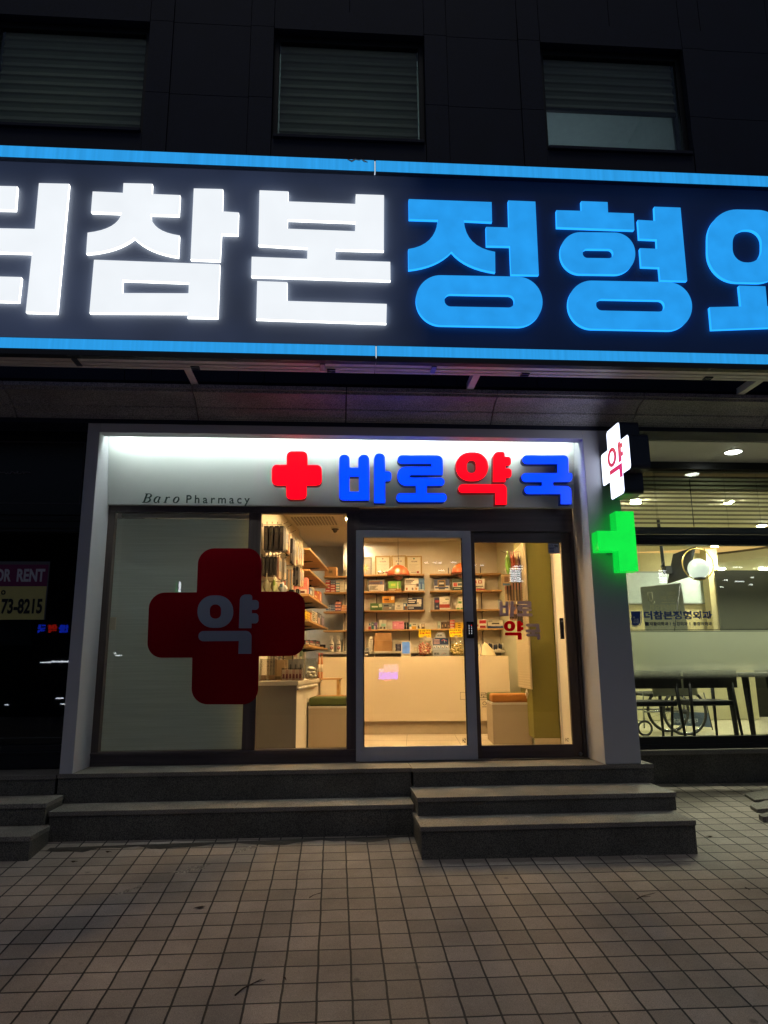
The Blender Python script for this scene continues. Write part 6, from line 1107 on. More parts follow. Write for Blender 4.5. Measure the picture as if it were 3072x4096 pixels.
for k, (x0, x1, y0, y1, c, lab) in enumerate(((497, 556, 215, 545, '6f9a3c', 'bright green hanging sock'), (562, 588, 215, 480, 'd0705a', 'coral hanging sock nearest the green one'), (592, 622, 222, 470, 'c7624e', 'coral red hanging sock'), (626, 658, 250, 480, 'b98c6a', 'tan hanging sock'), (662, 690, 250, 500, '6a4650', 'plum hanging sock'), (694, 720, 240, 520, '4a5560', 'slate hanging sock'), (724, 752, 228, 540, '2a262a', 'black hanging sock'))): hpack((x0, y0, x1, y1), 1.18 + .02*k, lab + ' on the slatted panel', c, [], True, .05)
for k in range(6): hpack((572 + 30*k, 480, 600 + 30*k, 650), 1.22 + .015*k, 'dark sleeve with painted reflection bars, number %s of the middle row' % ('one', 'two', 'three', 'four', 'five', 'six')[k], ('3f5560', '5a3f48', '2f4a50')[k % 3], [(0, .1 + .16*j, 1, .14 + .16*j, 'b9cdd0') for j in range(5)], False, .05)  # pale bars are glass reflections put into the sleeve colour
hpack((443, 540, 556, 700), 1.12, 'clear pouch with a brown and blue insert left of the sleeves', 'a58a60', [(.1, .02, .9, .2, '3f5f80'), (.3, .3, .8, .8, '6a4a2c')], False, .04)
for k in range(7): hpack((490 + 41*k, 655, 527 + 41*k, 912), 1.2 + .018*k, 'stocking pack, number %s of the long row' % ('one', 'two', 'three', 'four', 'five', 'six', 'seven')[k], ('b9a27c', 'a88c68', '9a7f60')[k % 3], [(.62, .02, .95, .98, '2c2624'), (.1, .6, .5, .95, 'c78a80')], False, .05)
for k in range(5): hpack((548 + 20*k, 955, 566 + 20*k, 1180), 1.25 + .015*k, 'flesh toned stocking pack, number %s behind the lettering' % ('one', 'two', 'three', 'four', 'five')[k], ('c9a688', 'b8846c')[k % 2], [(.1, .1, .9, .4, '3a302c')], False, .05)
for k in range(6): hpack((655 + 23*k, 965, 675 + 23*k, 1215), 1.3 + .015*k, 'dark stocking pack, number %s of the lowest row' % ('one', 'two', 'three', 'four', 'five', 'six')[k], ('453c38', '5a4c46')[k % 2], [(.1, .1, .4, .9, '8a7868')], False, .05)
b = MB(); b.tube([(0, 0, 0), (.012, 0, -.05), (.0, 0, -.1), (-.012, 0, -.05), (0, 0, 0)], .006, mat('white_plastic'), 6); p = rx(*Z7(792, 810), 1.984); rbuild(b, 'cable_tie', 'white loop hanging below the slatted panel', 'loop', 1.976, p.y if .9 < p.y < 1.9 else 1.3, .595)

# ================================================================== the clinic next door (right)
CYW = 1.2                                            # its window plane
sill_z = at(2800, 2998, CYW - .12).z
b = MB(); b.box(2.69, 8, CYW - .08, CYW + .1, -.75, sill_z - .055, granite_dark); b2 = thing('base_wall', 'low dark stone wall under the clinic window', 'wall', (2.69, CYW, -.3)); b2o = Vector(b2.location)
def shift(mb, o): mb.v = [(x - o.x, y - o.y, z - o.z) for x, y, z in mb.v]; return mb
shift(b, b2o).build('wall', b2); b = MB(); b.box(2.69, 8, CYW - .13, CYW + .1, sill_z - .05, sill_z, granite); shift(b, b2o).build('sill', b2, .004)
sof = MB(); sm_ = mat('soffit_panel', 'd4d2d0', .6, var=.05, bump=.1, bscale=40)
for k in range(5):
    x0 = 2.69 + 1.15*k; sof.box(x0 + .003, x0 + 1.147, .02, .42, 3.10, 3.13, cornice_stone); sof.box(x0 + .003 + .35, x0 + 1.147 + .35, .425, 1.36, 3.09, 3.12, sm_)
tag(sof.build('soffit'), kind='structure')
# window frame, panes, film, lettering
cw = thing('clinic_window', 'large dark framed clinic window with frosted film and blue lettering', 'window', (2.7, CYW, 0)); CO = Vector(cw.location); fm = mat('black_window_frame', '14171a', .4, .3)
zc = lambda u, v, zf=None: (at(u, v, CYW).z if zf is None else at(*zf(u, v), CYW).z)
wb, wt = at(2800, 2944, CYW).z, 3.07; tb, tt = at(*ZR(900, 1250), CYW).z, at(*ZR(900, 1165), CYW).z
f = MB(); X0, X1 = 2.69, 7.6
f.box(X0, X1, -.05, .05, sill_z + .003, wb, fm); f.box(X0, X1, -.055, -.02, sill_z + .003, sill_z + .05, fm); f.box(X0, X1, -.05, .05, tb, tt, fm); f.box(X0, X1, -.062, -.05, tb + .05, tb + .075, fm)
f.box(X0, X1, -.05, .05, at(*ZR(900, 602), CYW).z, wt + .02, fm); f.box(X0, X0 + .04, -.05, .05, wb, tb, fm); f.box(X0, X0 + .04, -.05, .05, tt, wt - .1, fm); f.box(7.0, 7.06, -.05, .05, wb, tb, fm)
f.v = [(x - CO.x, y, z) for x, y, z in f.v]; f.build('frame', cw, .003)
cgl = glass('clinic_glass', (.9, .93, .86), 1.45)
for z0, z1 in ((wb, tb), (tt, at(*ZR(900, 602), CYW).z)): p = MB(); p.box(X0 + .04 - CO.x, 7.0 - CO.x, 0, .008, z0, z1, cgl); p.build('pane', cw)
zf0, zf1, zf2 = at(*ZQ(900, 900), CYW).z, at(*ZQ(900, 740), CYW).z, at(*ZQ(900, 478), CYW).z
p = MB(); p.box(X0 + .042 - CO.x, 7.0 - CO.x, .0095, .0105, zf0, zf2, film('frosted_film', 'c0c4b8', .84, zf0, zf1, .8)); p.build('frosted_film', cw)
p = MB(); p.box(X0 + .042 - CO.x, 7.0 - CO.x, .0095, .0105, zf2 + .003, tb - .5, film('pale_film', 'c3c8b4', .1, tb - .5, tb - .9, .5)); p.build('pale_film', cw)
p = MB(); lm = mat('line_ink', '1a2228', .5)
for v in (472, 486): z = at(*ZQ(900, v), CYW).z; p.box(X0 + .042 - CO.x, 7.0 - CO.x, -.0025, -.0008, z - .003, z + .003, lm)
p.build('printed_lines', cw)
logo_blue = mat('logo_blue', '1d3f8f', .5); logo_dark = mat('logo_dark', '1f2a4c', .5)
def qbox(x0, y0, x1, y1): a, b_ = at(*ZQ(x0, y1), CYW), at(*ZQ(x1, y0), CYW); return a.x - CO.x, b_.x - CO.x, a.z, b_.z
p = MB(); x0, x1, z0, z1 = qbox(595, 308, 1174, 384); text(p, '더참본정형외과', x0, x1, z0, z1, -.003, logo_blue, .035); p.build('clinic_name', cw)
p = MB()
for s, (a0, a1) in (('재활의학과', (640, 800)), ('신경외과', (838, 966)), ('통증의학과', (1016, 1175))): x0, x1, z0, z1 = qbox(a0, 404, a1, 436); text(p, s, x0, x1, z0, z1, -.003, logo_dark, .03)
for xx in (818, 986): x0, x1, z0, z1 = qbox(xx - 1, 406, xx + 2, 432); p.box(x0, x1, -.003, -.0015, z0, z1, logo_dark)
x0, x1, z0, z1 = qbox(603, 404, 632, 436); p.box(x0, x1, -.003, -.0015, z0, z1, logo_dark)
p.build('department_names', cw)
p = MB(); sh_ = [(478, 312), (562, 312), (562, 400)] + [(562 - 40 + 40*math.cos(a), 398 + 38*math.sin(a)) for a in [math.pi/2*k/6 for k in range(1, 7)]] + [(500, 436), (485, 425), (486, 400), (478, 375), (486, 355)]
p.prism([[(x - CO.x, z) for x, z in flat(ZQ, sh_, CYW)]], -.003, -.0015, logo_blue); sh2 = [(572, 308), (572, 402), (560, 436), (520, 446), (490, 444), (490, 440), (520, 441), (556, 432), (567, 402), (567, 308)]
p.prism([[(x - CO.x, z) for x, z in flat(ZQ, sh2, CYW)]], -.003, -.0015, logo_blue); wht = mat('logo_white', 'd6dce4', .5)
for k, s in enumerate(('THE', 'CHAM', 'BONE')): x0, x1, z0, z1 = qbox(502, 376 + 14*k, 546, 387 + 14*k); text(p, s, x0, x1, z0, z1, -.004, wht, .01)
x0, x1, z0, z1 = qbox(498, 362, 514, 365); p.box(x0, x1, -.004, -.0031, z0, z1, wht); x0, x1, z0, z1 = qbox(504, 356, 508, 372); p.box(x0, x1, -.0045, -.0041, z0, z1, wht); p.build('shield_logo', cw)
# venetian blind
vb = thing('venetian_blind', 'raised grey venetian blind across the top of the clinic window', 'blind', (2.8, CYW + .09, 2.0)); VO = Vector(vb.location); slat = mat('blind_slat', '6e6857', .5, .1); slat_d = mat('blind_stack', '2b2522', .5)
zs0, zs1 = at(*ZN(900, 95), CYW + .09).z, at(*ZN(900, 690), CYW + .09).z; ns = 12
m_ = MB()
for k in range(ns):
    z = zs0 + (zs1 - zs0)*k/(ns - 1)
    m_.hexa([(0, -.02, z - VO.z + .003), (4.2, -.02, z - VO.z + .003), (4.2, .02, z - VO.z - .008), (0, .02, z - VO.z - .008)], [(0, -.02, z - VO.z + .0055), (4.2, -.02, z - VO.z + .0055), (4.2, .02, z - VO.z - .0055), (0, .02, z - VO.z - .0055)], slat)
m_.build('slats', vb); m_ = MB(); zz0 = at(*ZN(900, 838), CYW + .09).z; zz1 = at(*ZN(900, 745), CYW + .09).z
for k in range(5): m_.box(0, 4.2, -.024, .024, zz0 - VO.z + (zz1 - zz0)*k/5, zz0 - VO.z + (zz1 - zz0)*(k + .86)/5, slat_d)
m_.build('slat_stack', vb); m_ = MB(); m_.box(0, 4.2, -.025, .025, zs0 - VO.z + .05, zs0 - VO.z + .11, mat('head_rail_white', 'c4c2bc', .5)); m_.build('head_rail', vb)
for u in (190, 205, 1100, 1520): x = at(*ZN(u, 300), CYW + .07).x; m_ = MB(); m_.tube([(x - VO.x, -.022, zs0 + .05 - VO.z), (x - VO.x, -.022, zz1 - VO.z)], .0015, slat_d, 5); m_.build('cord', vb)
a, b_ = at(*ZN(645, 120), CYW + .04), at(*ZN(700, 735), CYW + .04); m_ = MB(); m_.tube([(a.x - VO.x, -.04, a.z - VO.z), (b_.x - VO.x, -.05, b_.z - VO.z)], .005, slat_d, 6); m_.build('wand', vb)
# room behind
cwall = mat('clinic_wall', 'c9c8ac', .7, var=.03); cfloor = speckle('clinic_floor', 'c2bc9e', 'd4ceb2', 30, .18, .03, .1); cceil = mat('clinic_ceiling', 'd8d3b8', .75, var=.03)
f = MB(); f.box(2.69, 9.0, CYW + .1, 9.0, -.04, 0, cfloor); tag(f.build('clinic_floor'), kind='structure')
f = MB(); cz = 2.78; ell = [(5.6 + 2.6*math.cos(q), 5.4 + 2.3*math.sin(q)) for q in [2*math.pi*k/48 for k in range(48)]]
hole = ell; outer = [(2.6, CYW + .1), (9.0, CYW + .1), (9.0, 9.0), (2.6, 9.0)]
f.prism([outer, hole], cz, cz + .16, cceil, cceil, fn=lambda x, y, z: (x, z, y)); f.box(2.6, 9.0, CYW + .1, 9.0, cz + .32, cz + .36, cceil); tag(f.build('clinic_ceiling'), kind='structure')
f = MB(); inner = [(5.6 + 2.42*math.cos(q), 5.4 + 2.12*math.sin(q)) for q in [2*math.pi*k/48 for k in range(48)]]; mid = [(5.6 + 2.5*math.cos(q), 5.4 + 2.2*math.sin(q)) for q in [2*math.pi*k/48 for k in range(48)]]
cov = thing('cove_light', 'warm oval cove light recessed in the clinic ceiling', 'ceiling light', (5.6, 5.4, cz + .2)); vs = [(x - 5.6, y - 5.4, 0) for x, y in ell] + [(x - 5.6, y - 5.4, .11) for x, y in ell]; n = 48
f.raw(vs, [(i, (i + 1) % n, n + (i + 1) % n, n + i) for i in range(n)], glow('cove_warm', 'f0c27c', .95, .03)); f.build('lit_rim', cov); f = MB(); vs = [(x - 5.6, y - 5.4, -.035) for x, y in [(5.6 + 2.75*math.cos(q), 5.4 + 2.45*math.sin(q)) for q in [2*math.pi*k/48 for k in range(48)]]]; vs += [(x, y, -.02) for x, y, z in vs]; f.raw(vs, [(i, (i + 1) % n, n + (i + 1) % n, n + i) for i in range(n)], glow('cove_led', 'ffd79a', 30, 0)); f.build('led_strip', cov)
def cw_wall(label, bx, m, name='wall'): b = MB(); o = Vector(((bx[0] + bx[1])/2, (bx[2] + bx[3])/2, bx[4])); b.box(*bx, m); shift(b, o); o_ = b.build(name, None, 0, o); return tag(o_, label, 'wall')
cw_wall('back wall of the clinic waiting room', (2.6, 9.0, 8.2, 8.3, 0, cz), cwall, 'clinic_wall'); cw_wall('side wall between the clinic and the pharmacy', (2.5, 2.69, CYW + .12, 8.3, 0, 3.1), cwall, 'clinic_wall'); cw_wall('far side wall of the clinic waiting room', (8.9, 9.0, CYW + .1, 8.3, 0, cz), cwall, 'clinic_wall')
def ob(label, bx, m, name, cat, bev=0): b = MB(); o = Vector(((bx[0] + bx[1])/2, (bx[2] + bx[3])/2, bx[4])); b.box(*bx, m); shift(b, o); return tag(b.build(name, None, bev, o), label, cat)
def prect(zf, x0, y0, x1, y1, Y): a, b_ = at(*zf(x0, y1), Y), at(*zf(x1, y0), Y); return a.x, b_.x, a.z, b_.z
x0, x1, z0, z1 = prect(ZQ, 440, -20, 1160, 240, 5.6); t = thing('white_board', 'large pale blue white board in the clinic', 'board', ((x0 + x1)/2, 5.6, z0)); b = MB(); b.box(-(x1 - x0)/2, (x1 - x0)/2, 0, .03, 0, z1 - z0, mat('board_white', 'b9c6c4', .3)); b.build('panel', t); b = MB(); al = mat('board_edge', '8d938c', .4, .4); W = (x1 - x0)/2
b.box(-W - .02, -W, -.01, .035, -.02, z1 - z0 + .02, al); b.box(W, W + .02, -.01, .035, -.02, z1 - z0 + .02, al); b.box(-W, W, -.01, .035, z1 - z0, z1 - z0 + .02, al); b.box(-W, W, -.01, .035, -.02, 0, al); b.build('frame', t)
ob('pale yellow partition under the white board', (x0 - .6, x1 + .05, 5.65, 5.72, 0, z1 + .35), mat('partition_yellow', 'b7aa78', .6), 'partition', 'partition')
x0, x1, z0, z1 = prect(ZQ, 1170, -30, 1235, 240, 5.3); ob('narrow cream pillar beside the white board', (x0, x1, 5.3, 5.5, 0, cz - .002), mat('pillar_cream', 'c0b182', .6), 'pillar', 'pillar')
x0, x1, z0, z1 = prect(ZQ, 1240, -40, 2000, 300, 5.2); ob('dark tinted glass partition at the right of the clinic', (x0, x1, 5.2, 5.24, 0, z1), mat('tinted_partition', '15150f', .35, spec=.3), 'partition', 'partition')
ob('pale reception desk below the white board', (3.6, 6.6, 4.7, 5.2, 0, 1.0), mat('reception_pale', 'b5b08c', .5), 'reception_desk', 'desk', .01)
# ceiling lights of the clinic and of the open soffit
def clight(label, X, Y, z, r, es, col): t = thing('downlight', label, 'ceiling light', (X, Y, z), 0, 'downlights next door'); a = MB(); a.lathe([(r + .015, -.001), (r + .015, -.006), (r, -.008), (r, -.003)], mat('light_rim', 'eee9de', .4), n=24); a.build('rim', t); a = MB(); a.lathe([(0, -.022), (r*.5, -.018), (r*.85, -.011), (r*.97, -.004)], glow('clight_%g' % es, col, es, 0), n=24); a.build('diffuser', t)
gw = (1, .97, .82)
for zf, u, v, lab in ((ZN, 975, 980, 'clinic downlight just under the black transom'), (ZN, 1640, 968, 'clinic downlight at the photo edge under the transom'), (ZN, 1062, 1280, 'clinic downlight right of the globe pendant'), (ZN, 1580, 1272, 'clinic downlight above the tinted partition'), (ZN, 120, 1400, 'clinic downlight right of the green cross'), (ZN, 180, 1494, 'clinic downlight low beside the hanging screen'), (ZN, 1580, 718, 'clinic downlight seen through the blind at the right'), (ZR, 525, 878, 'clinic downlight seen through the blind above the green cross')):
    p = atz(*zf(u, v), cz)
    if p.y > 8: p = at(*zf(u, v), 7.9)
    clight(lab, p.x, p.y, cz, .065, 1000, gw)
for X, Y, lab in ((3.6, 1.75, 'added clinic downlight just inside the window behind the blind'), (4.8, 1.8, 'added clinic downlight above the second chair'), (6.0, 1.9, 'added clinic downlight above the dark table')): clight(lab, X, Y, cz, .065, 1000, gw)  # added downlights that light the window film and chairs from behind
p = atz(*ZR(1360, 445), 3.09); clight('round downlight in the outdoor soffit beside the white cross', p.x, p.y, 3.09, .085, 24, (.95, 1, .9))
# hanging screen, globe pendant, banner stand
x0, x1, z0, z1 = prect(ZN, 385, 990, 730, 1470, 2.6); t = thing('hanging_screen', 'dark flat screen hanging from the ceiling, turned edge on', 'screen', ((x0 + x1)/2, 2.6, z0)); W = (x1 - x0); b = MB(); H = z1 - z0; dk = mat('screen_back', '17181a', .45)
cx_t, z_t = (x0 + x1)/2, z0
tv = [at(*ZN(385, 1470), 2.75), at(*ZN(632, 1388), 2.3), at(*ZN(728, 990), 2.3), at(*ZN(462, 1085), 2.75)]; tv = [p - Vector((cx_t, 2.6, z_t)) for p in tv]; b.hexa(tv, [p + Vector((-.02, .035, 0)) for p in tv], dk); b.build('panel', t); b = MB(); b.tube([(-W*.42, .2, H*.5), (-W*.46, .2, cz - z0)], .022, dk, 10); b.box(-W*.46, -W*.25, .1, .2, H*.3, H*.5, dk); b.build('bracket', t); b = MB(); b.tube([(-W*.45, .15, H*.65), (-W*.56, .15, H*.5), (-W*.5, .15, H*.38), (-W*.42, .15, H*.4)], .006, dk, 6); b.build('cable', t)
c = at(*ZN(758, 1280), 2.0); rg = (at(*ZN(886, 1280), 2.0).x - at(*ZN(630, 1280), 2.0).x)/2; rr = rg*1.56; cr_ = at(*ZN(750, 1220), 2.0)
t = thing('globe_pendant', 'white globe lamp held inside a thin brass ring', 'lamp', (c.x, 2.0, c.z)); b = MB(); b.ellipsoid((0, 0, 0), (rg, rg, rg), glow('globe_light', 'e9f4ec', 1.0, .05, 3), 32, 20); b.build('globe', t); b = MB(); b.tube([(cr_.x - c.x + rr*math.cos(q), 0, cr_.z - c.z + rr*math.sin(q)) for q in [2*math.pi*k/48 for k in range(48)]], .008, mat('brass', 'c9ab68', .3, .8), 8, True); b.build('ring', t); b = MB(); b.tube([(cr_.x - c.x, 0, cr_.z - c.z + rr), (cr_.x - c.x, 0, cz - c.z)], .003, mat('brass'), 6); b.build('cord', t); b = MB(); b.lathe([(rg*.5, -rg*.86), (rg*.55, -rg*1.0), (rg*.2, -rg*1.05), (0, -rg*1.05)], mat('globe_base', '4a4c4a', .4), n=20); b.build('base', t)
Yb = 1.75; P = flat(ZQ, [(560, 105), (910, 68), (965, 300), (612, 330)], Yb); t = thing('banner_stand', 'grey banner on a stand seen from behind through the clinic glass', 'banner', (P[0][0], Yb, 0)); b = MB(); bo = P[0][0]; bm_ = film('banner_cloth', 'aaaca2', .92, None, None, .5)
b.raw([(P[0][0] - bo, 0, P[0][1]), (P[1][0] - bo, 0, P[1][1]), (P[2][0] - bo + .03, .0, .5), (P[3][0] - bo - .0, .0, .5)] + [(P[0][0] - bo, .002, P[0][1]), (P[1][0] - bo, .002, P[1][1]), (P[2][0] - bo + .03, .002, .5), (P[3][0] - bo, .002, .5)], [(0, 1, 2, 3), (7, 6, 5, 4), (0, 4, 5, 1), (1, 5, 6, 2), (2, 6, 7, 3), (3, 7, 4, 0)], bm_); b.build('cloth', t)
b = MB(); pale = mat('banner_print', 'b9b79a', .6)
for s, (xa_, ya_, xb_, yb_) in (('통증없는', (790, 142, 862, 172)), ('건강한 삶이', (735, 178, 880, 218)), ('영양수액요법', (648, 252, 905, 306))): a0, a1 = at(*ZQ(xa_, yb_), Yb), at(*ZQ(xb_, ya_), Yb); text(b, s, a0.x - bo, a1.x - bo, a0.z, a1.z, -.002, pale, .02 if xa_ == 648 else 0, mirror=True)
a0, a1 = at(*ZQ(740, 238), Yb), at(*ZQ(858, 230), Yb); b.box(a0.x - bo, a1.x - bo, -.002, -.0006, a0.z, a0.z + .008, pale); bag = [at(*ZQ(x, y), Yb) for x, y in ((625, 155), (660, 150), (668, 215), (634, 222))]; b.tube([(q.x - bo, -.001, q.z) for q in bag], .004, pale, 5, True); tb_ = [at(*ZQ(x, y), Yb) for x, y in ((652, 220), (660, 245), (678, 246), (684, 225))]; b.tube([(q.x - bo, -.001, q.z) for q in tb_], .003, pale, 5); b.build('print', t)
b = MB(); q0, q1 = at(*ZQ(905, 68), Yb - .03), at(*ZQ(876, 306), Yb - .03); dirv = (q1 - q0); b.tube([(q0.x - bo, -.03, q0.z), (q0.x - bo + dirv.x*3.2, -.03, max(.02, q0.z + dirv.z*3.2))], .006, dk, 6); b.tube([(P[0][0] - bo, -.004, P[0][1] + .0), (P[0][0] - bo + .5, -.3, .02)], .005, dk, 6) if 0 else None; b.build('pole', t)
# chairs, table, wheelchair
chb = mat('dark_chair_wood', '0d0f12', .6, var=.1, spec=.25)
def chair(label, x, y, rz__):
    t = thing('dining_chair', label, 'chair', (x, y, 0), rz__, 'dark chairs in the clinic window'); b = MB(); b.box(-.24, .24, -.2, .22, .4, .455, chb); b.build('seat', t, .012)
    for sx_ in (-1, 1):
        for sy_, top in ((-1, .66), (1, .74)): b = MB(); b.tube([(sx_*.27, sy_*.24 + (.04 if sy_ > 0 else -.03), 0), (sx_*.235, sy_*.2, top)], [.013, .022], chb, 10); b.build('leg', t)
        b = MB(); b.bar((sx_*.245, -.22, .66), (sx_*.235, .22, .73), .04, .025, chb); b.build('armrest', t, .004)
    b = MB(); n = 10; pts = [(-.3 + .6*k/n, .2 + .05*math.sin(math.pi*k/n), .69) for k in range(n + 1)]
    for (p, q) in zip(pts, pts[1:]): b.bar(p, q, .03, .2, chb)
    b.build('backrest', t); return t
for u, lab in ((640, 'dark wooden chair next to the right jamb'), (1115, 'dark wooden chair in front of the wheelchair wheel')):
    p = at(*ZQ(u, 1110), 1.62); chair(lab, p.x, 1.66, math.pi)
p = at(*ZQ(1660, 1100), 1.75); t = thing('table', 'dark wooden table with heavy square legs at the photo edge', 'table', (p.x + .35, 1.9, 0)); b = MB(); b.box(-.75, .8, -.3, .4, .70, .745, chb); b.build('table_top', t, .006)
for xx, yy in ((-.62, -.2), (-.54, .3), (-.32, -.18), (.6, -.2), (.6, .3)): b = MB(); b.tube([(xx + .03, yy, 0), (xx, yy, .70)], [.03, .045], chb, 4); b.build('leg', t)
Yw = 2.45; c = at(*ZQ(945, 1190), Yw); rw_ = at(*ZQ(1128, 1190), Yw).x - c.x; t = thing('wheelchair', 'folded wheelchair with thin spoked wheels behind the chairs', 'wheelchair', (c.x, Yw, 0)); rub = mat('tyre_rubber', '1b1c1a', .7); chm = mat('chrome', '8f9290', .25, .9); zc_ = max(rw_ + .005, c.z)
for yy in (0, .45):
    b = MB(); b.tube([(rw_*math.cos(q), yy, zc_ + rw_*math.sin(q)) for q in [2*math.pi*k/40 for k in range(40)]], .016, rub, 8, True); wo = b.build('wheel', t); b = MB(); b.tube([(rw_*.94*math.cos(q), yy, zc_ + rw_*.94*math.sin(q)) for q in [2*math.pi*k/40 for k in range(40)]], .007, chm, 6, True); b.build('rim', wo); b = MB()
    for k in range(16): q = 2*math.pi*k/16; b.tube([(.02*math.cos(q + 1.2), yy, zc_ + .02*math.sin(q + 1.2)), (rw_*.93*math.cos(q), yy, zc_ + rw_*.93*math.sin(q))], .0016, chm, 4)
    b.lathe([(0, yy - .03), (.028, yy - .028), (.028, yy + .028), (0, yy + .03)], rub, (0, 0, zc_), 12, 'y'); b.build('spokes', wo)
    b = MB(); b.tube([(-.52, yy + .02, .085), (-.5, yy + .02, .5), (.12, yy + .02, .5), (.14, yy + .02, .95), (.24, yy + .02, .97)], .011, chm, 8); b.tube([(0, yy + .02, zc_), (.02, yy + .02, .5)], .011, chm, 8); b.tube([(-.5, yy + .02, .28), (.05, yy + .02, .28)], .011, chm, 8); b.build('side_frame', t)
    b = MB(); b.tube([(-.52 + .085*math.cos(q), yy, .088 + .082*math.sin(q)) for q in [2*math.pi*k/20 for k in range(20)]], .014, rub, 8, True); b.build('caster', t)
b = MB(); b.box(-.42, .1, .02, .45, .46, .49, mat('seat_cloth', '22252a', .8)); b.build('seat', t); b = MB(); b.box(.12, .15, .02, .45, .52, .9, mat('seat_cloth')); b.build('backrest', t)
Yf2 = 3.0; P = flat(ZQ, [(860, 1010), (1100, 1010), (1175, 1310), (835, 1290)], Yf2); t = thing('foot_banner', 'blue and white standing banner foot behind the wheelchair', 'banner', (P[0][0], Yf2, 0)); bo = P[0][0]; b = MB()
def band(l0, l1, m, e=0): q = [(P[3][0] + (P[0][0] - P[3][0])*l0, P[3][1] + (P[0][1] - P[3][1])*l0), (P[2][0] + (P[1][0] - P[2][0])*l0, P[2][1] + (P[1][1] - P[2][1])*l0), (P[2][0] + (P[1][0] - P[2][0])*l1, P[2][1] + (P[1][1] - P[2][1])*l1), (P[3][0] + (P[0][0] - P[3][0])*l1, P[3][1] + (P[0][1] - P[3][1])*l1)]; b.prism([[(x - bo, z) for x, z in q]], e, e + .002, m)
band(0, .42, cm('4c5c70')); band(.42, 1, cm('c6bf9c')); a0, a1 = at(*ZQ(850, 1275), Yf2), at(*ZQ(1052, 1232), Yf2); text(b, '더참본정형외과', a0.x - bo, a1.x - bo, a0.z, a1.z, -.002, mat('logo_white'), .01, mirror=True); b.build('cloth', t); b = MB(); q = at(*ZQ(1185, 1350), Yf2 - .1); b.tube([(P[1][0] - bo + .0, -.02, P[1][1]), (q.x - bo, -.1, .015)], .007, dk, 6); b.build('foot', t)

# ================================================================== the closed shop (left)
LY = .34; LYG = .42
ls = thing('closed_shop', 'dark empty shopfront left of the pharmacy with a black sign fascia', 'shopfront', (-3.4, LY, 0)); LO = Vector(ls.location); blackm = mat('black_fascia', '0d1017', .25, spec=.5); bfr = mat('fascia_line', '2c2a33', .5)
ZL_ = zoomer(0, 1700, 1.2286)
xr_ = PX0 - .006; zf_t, zf_b = at(*ZL_(100, 80), LY).z, at(*ZL_(100, 388), LY).z
b = MB(); b.box(-6.4, xr_, LY, LY + .3, zf_b - .1, 3.08, blackm); shift(b, LO).build('fascia', ls)
b = MB(); xe = at(*ZL_(410, 220), LY).x
xe = min(xe, xr_ - .03)
for bx in ((-6, xe, zf_t - .012, zf_t), (-6, xe, zf_b, zf_b + .012), (xe - .012, xe, zf_b + .012, zf_t - .012)): b.box(bx[0], bx[1], LY - .006, LY - .0005, bx[2], bx[3], bfr)
shift(b, LO).build('fascia_line', ls)
def handline(mb, pts, Y, r, m, O): mb.tube([Vector((at(*q, Y).x, Y, at(*q, Y).z)) - O for q in pts], r, m, 5)
b = MB(); wm_ = mat('script_metal', '77737c', .4, .3); w0 = zoomer(0, 1400, 1.659)
handline(b, [w0(x, y) for x, y in ((-40, 812), (-20, 808), (0, 812), (18, 815), (30, 808), (36, 818), (44, 822), (52, 808), (58, 820), (68, 822), (76, 808), (84, 806), (92, 812), (104, 818), (120, 812), (124, 806), (116, 805), (112, 814), (124, 822), (140, 818), (150, 808), (156, 812), (154, 822), (162, 814), (172, 810), (186, 812), (202, 814))], LY - .008, .004, wm_, LO); b.build('script_lettering', ls)
zh0, zh1 = at(*ZL_(100, 530), LYG).z, zf_b - .1
b = MB(); b.box(-6.4, xr_, LYG - .06, LYG + .05, zh0, zh1 - .002, alu_dark); b.box(-6.4, xr_, LYG - .075, LYG - .061, zh0 + .03, zh0 + .05, alu_dark); b.box(-6.4, xr_, LYG - .075, LYG - .061, zh0 + .1, zh0 + .115, alu_dark)
zs_0 = at(*ZL_(100, 1572), LYG).z; b.box(-6.4, xr_, LYG - .06, LYG + .05, .0, zs_0, alu_dark); b.box(-6.4, xr_, LYG - .075, LYG - .061, zs_0 - .07, zs_0 - .055, alu_dark); b.box(xr_ - .03, xr_, LYG - .05, LYG + .05, zs_0, zh0, alu_dark); b.box(-5.0, -4.94, LYG - .05, LYG + .05, zs_0, zh0, alu_dark); shift(b, LO).build('frame', ls, .003)
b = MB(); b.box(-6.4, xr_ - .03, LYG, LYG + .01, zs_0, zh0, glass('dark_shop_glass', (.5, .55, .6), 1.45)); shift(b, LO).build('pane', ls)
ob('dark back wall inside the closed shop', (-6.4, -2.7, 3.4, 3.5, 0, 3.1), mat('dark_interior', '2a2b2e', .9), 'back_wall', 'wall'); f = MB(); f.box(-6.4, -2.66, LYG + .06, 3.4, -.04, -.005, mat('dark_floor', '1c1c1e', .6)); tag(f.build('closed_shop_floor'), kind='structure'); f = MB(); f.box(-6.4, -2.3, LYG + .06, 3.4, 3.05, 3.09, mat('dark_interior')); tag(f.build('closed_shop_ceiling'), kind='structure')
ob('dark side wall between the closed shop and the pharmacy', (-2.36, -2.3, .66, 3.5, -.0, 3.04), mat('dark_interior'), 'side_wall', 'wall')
YB_ = LYG - .015; ZB = zoomer(0, 2200, 6.146); P = flat(ZB, [(1200, 275), (1085, 1700), (1140, 890)], YB_)
rb_ = thing('rental_banner', 'plum and yellow rental banner reading FOR RENT with a phone number', 'banner', (-2.7, YB_, 1.2)); RO = Vector(rb_.location)
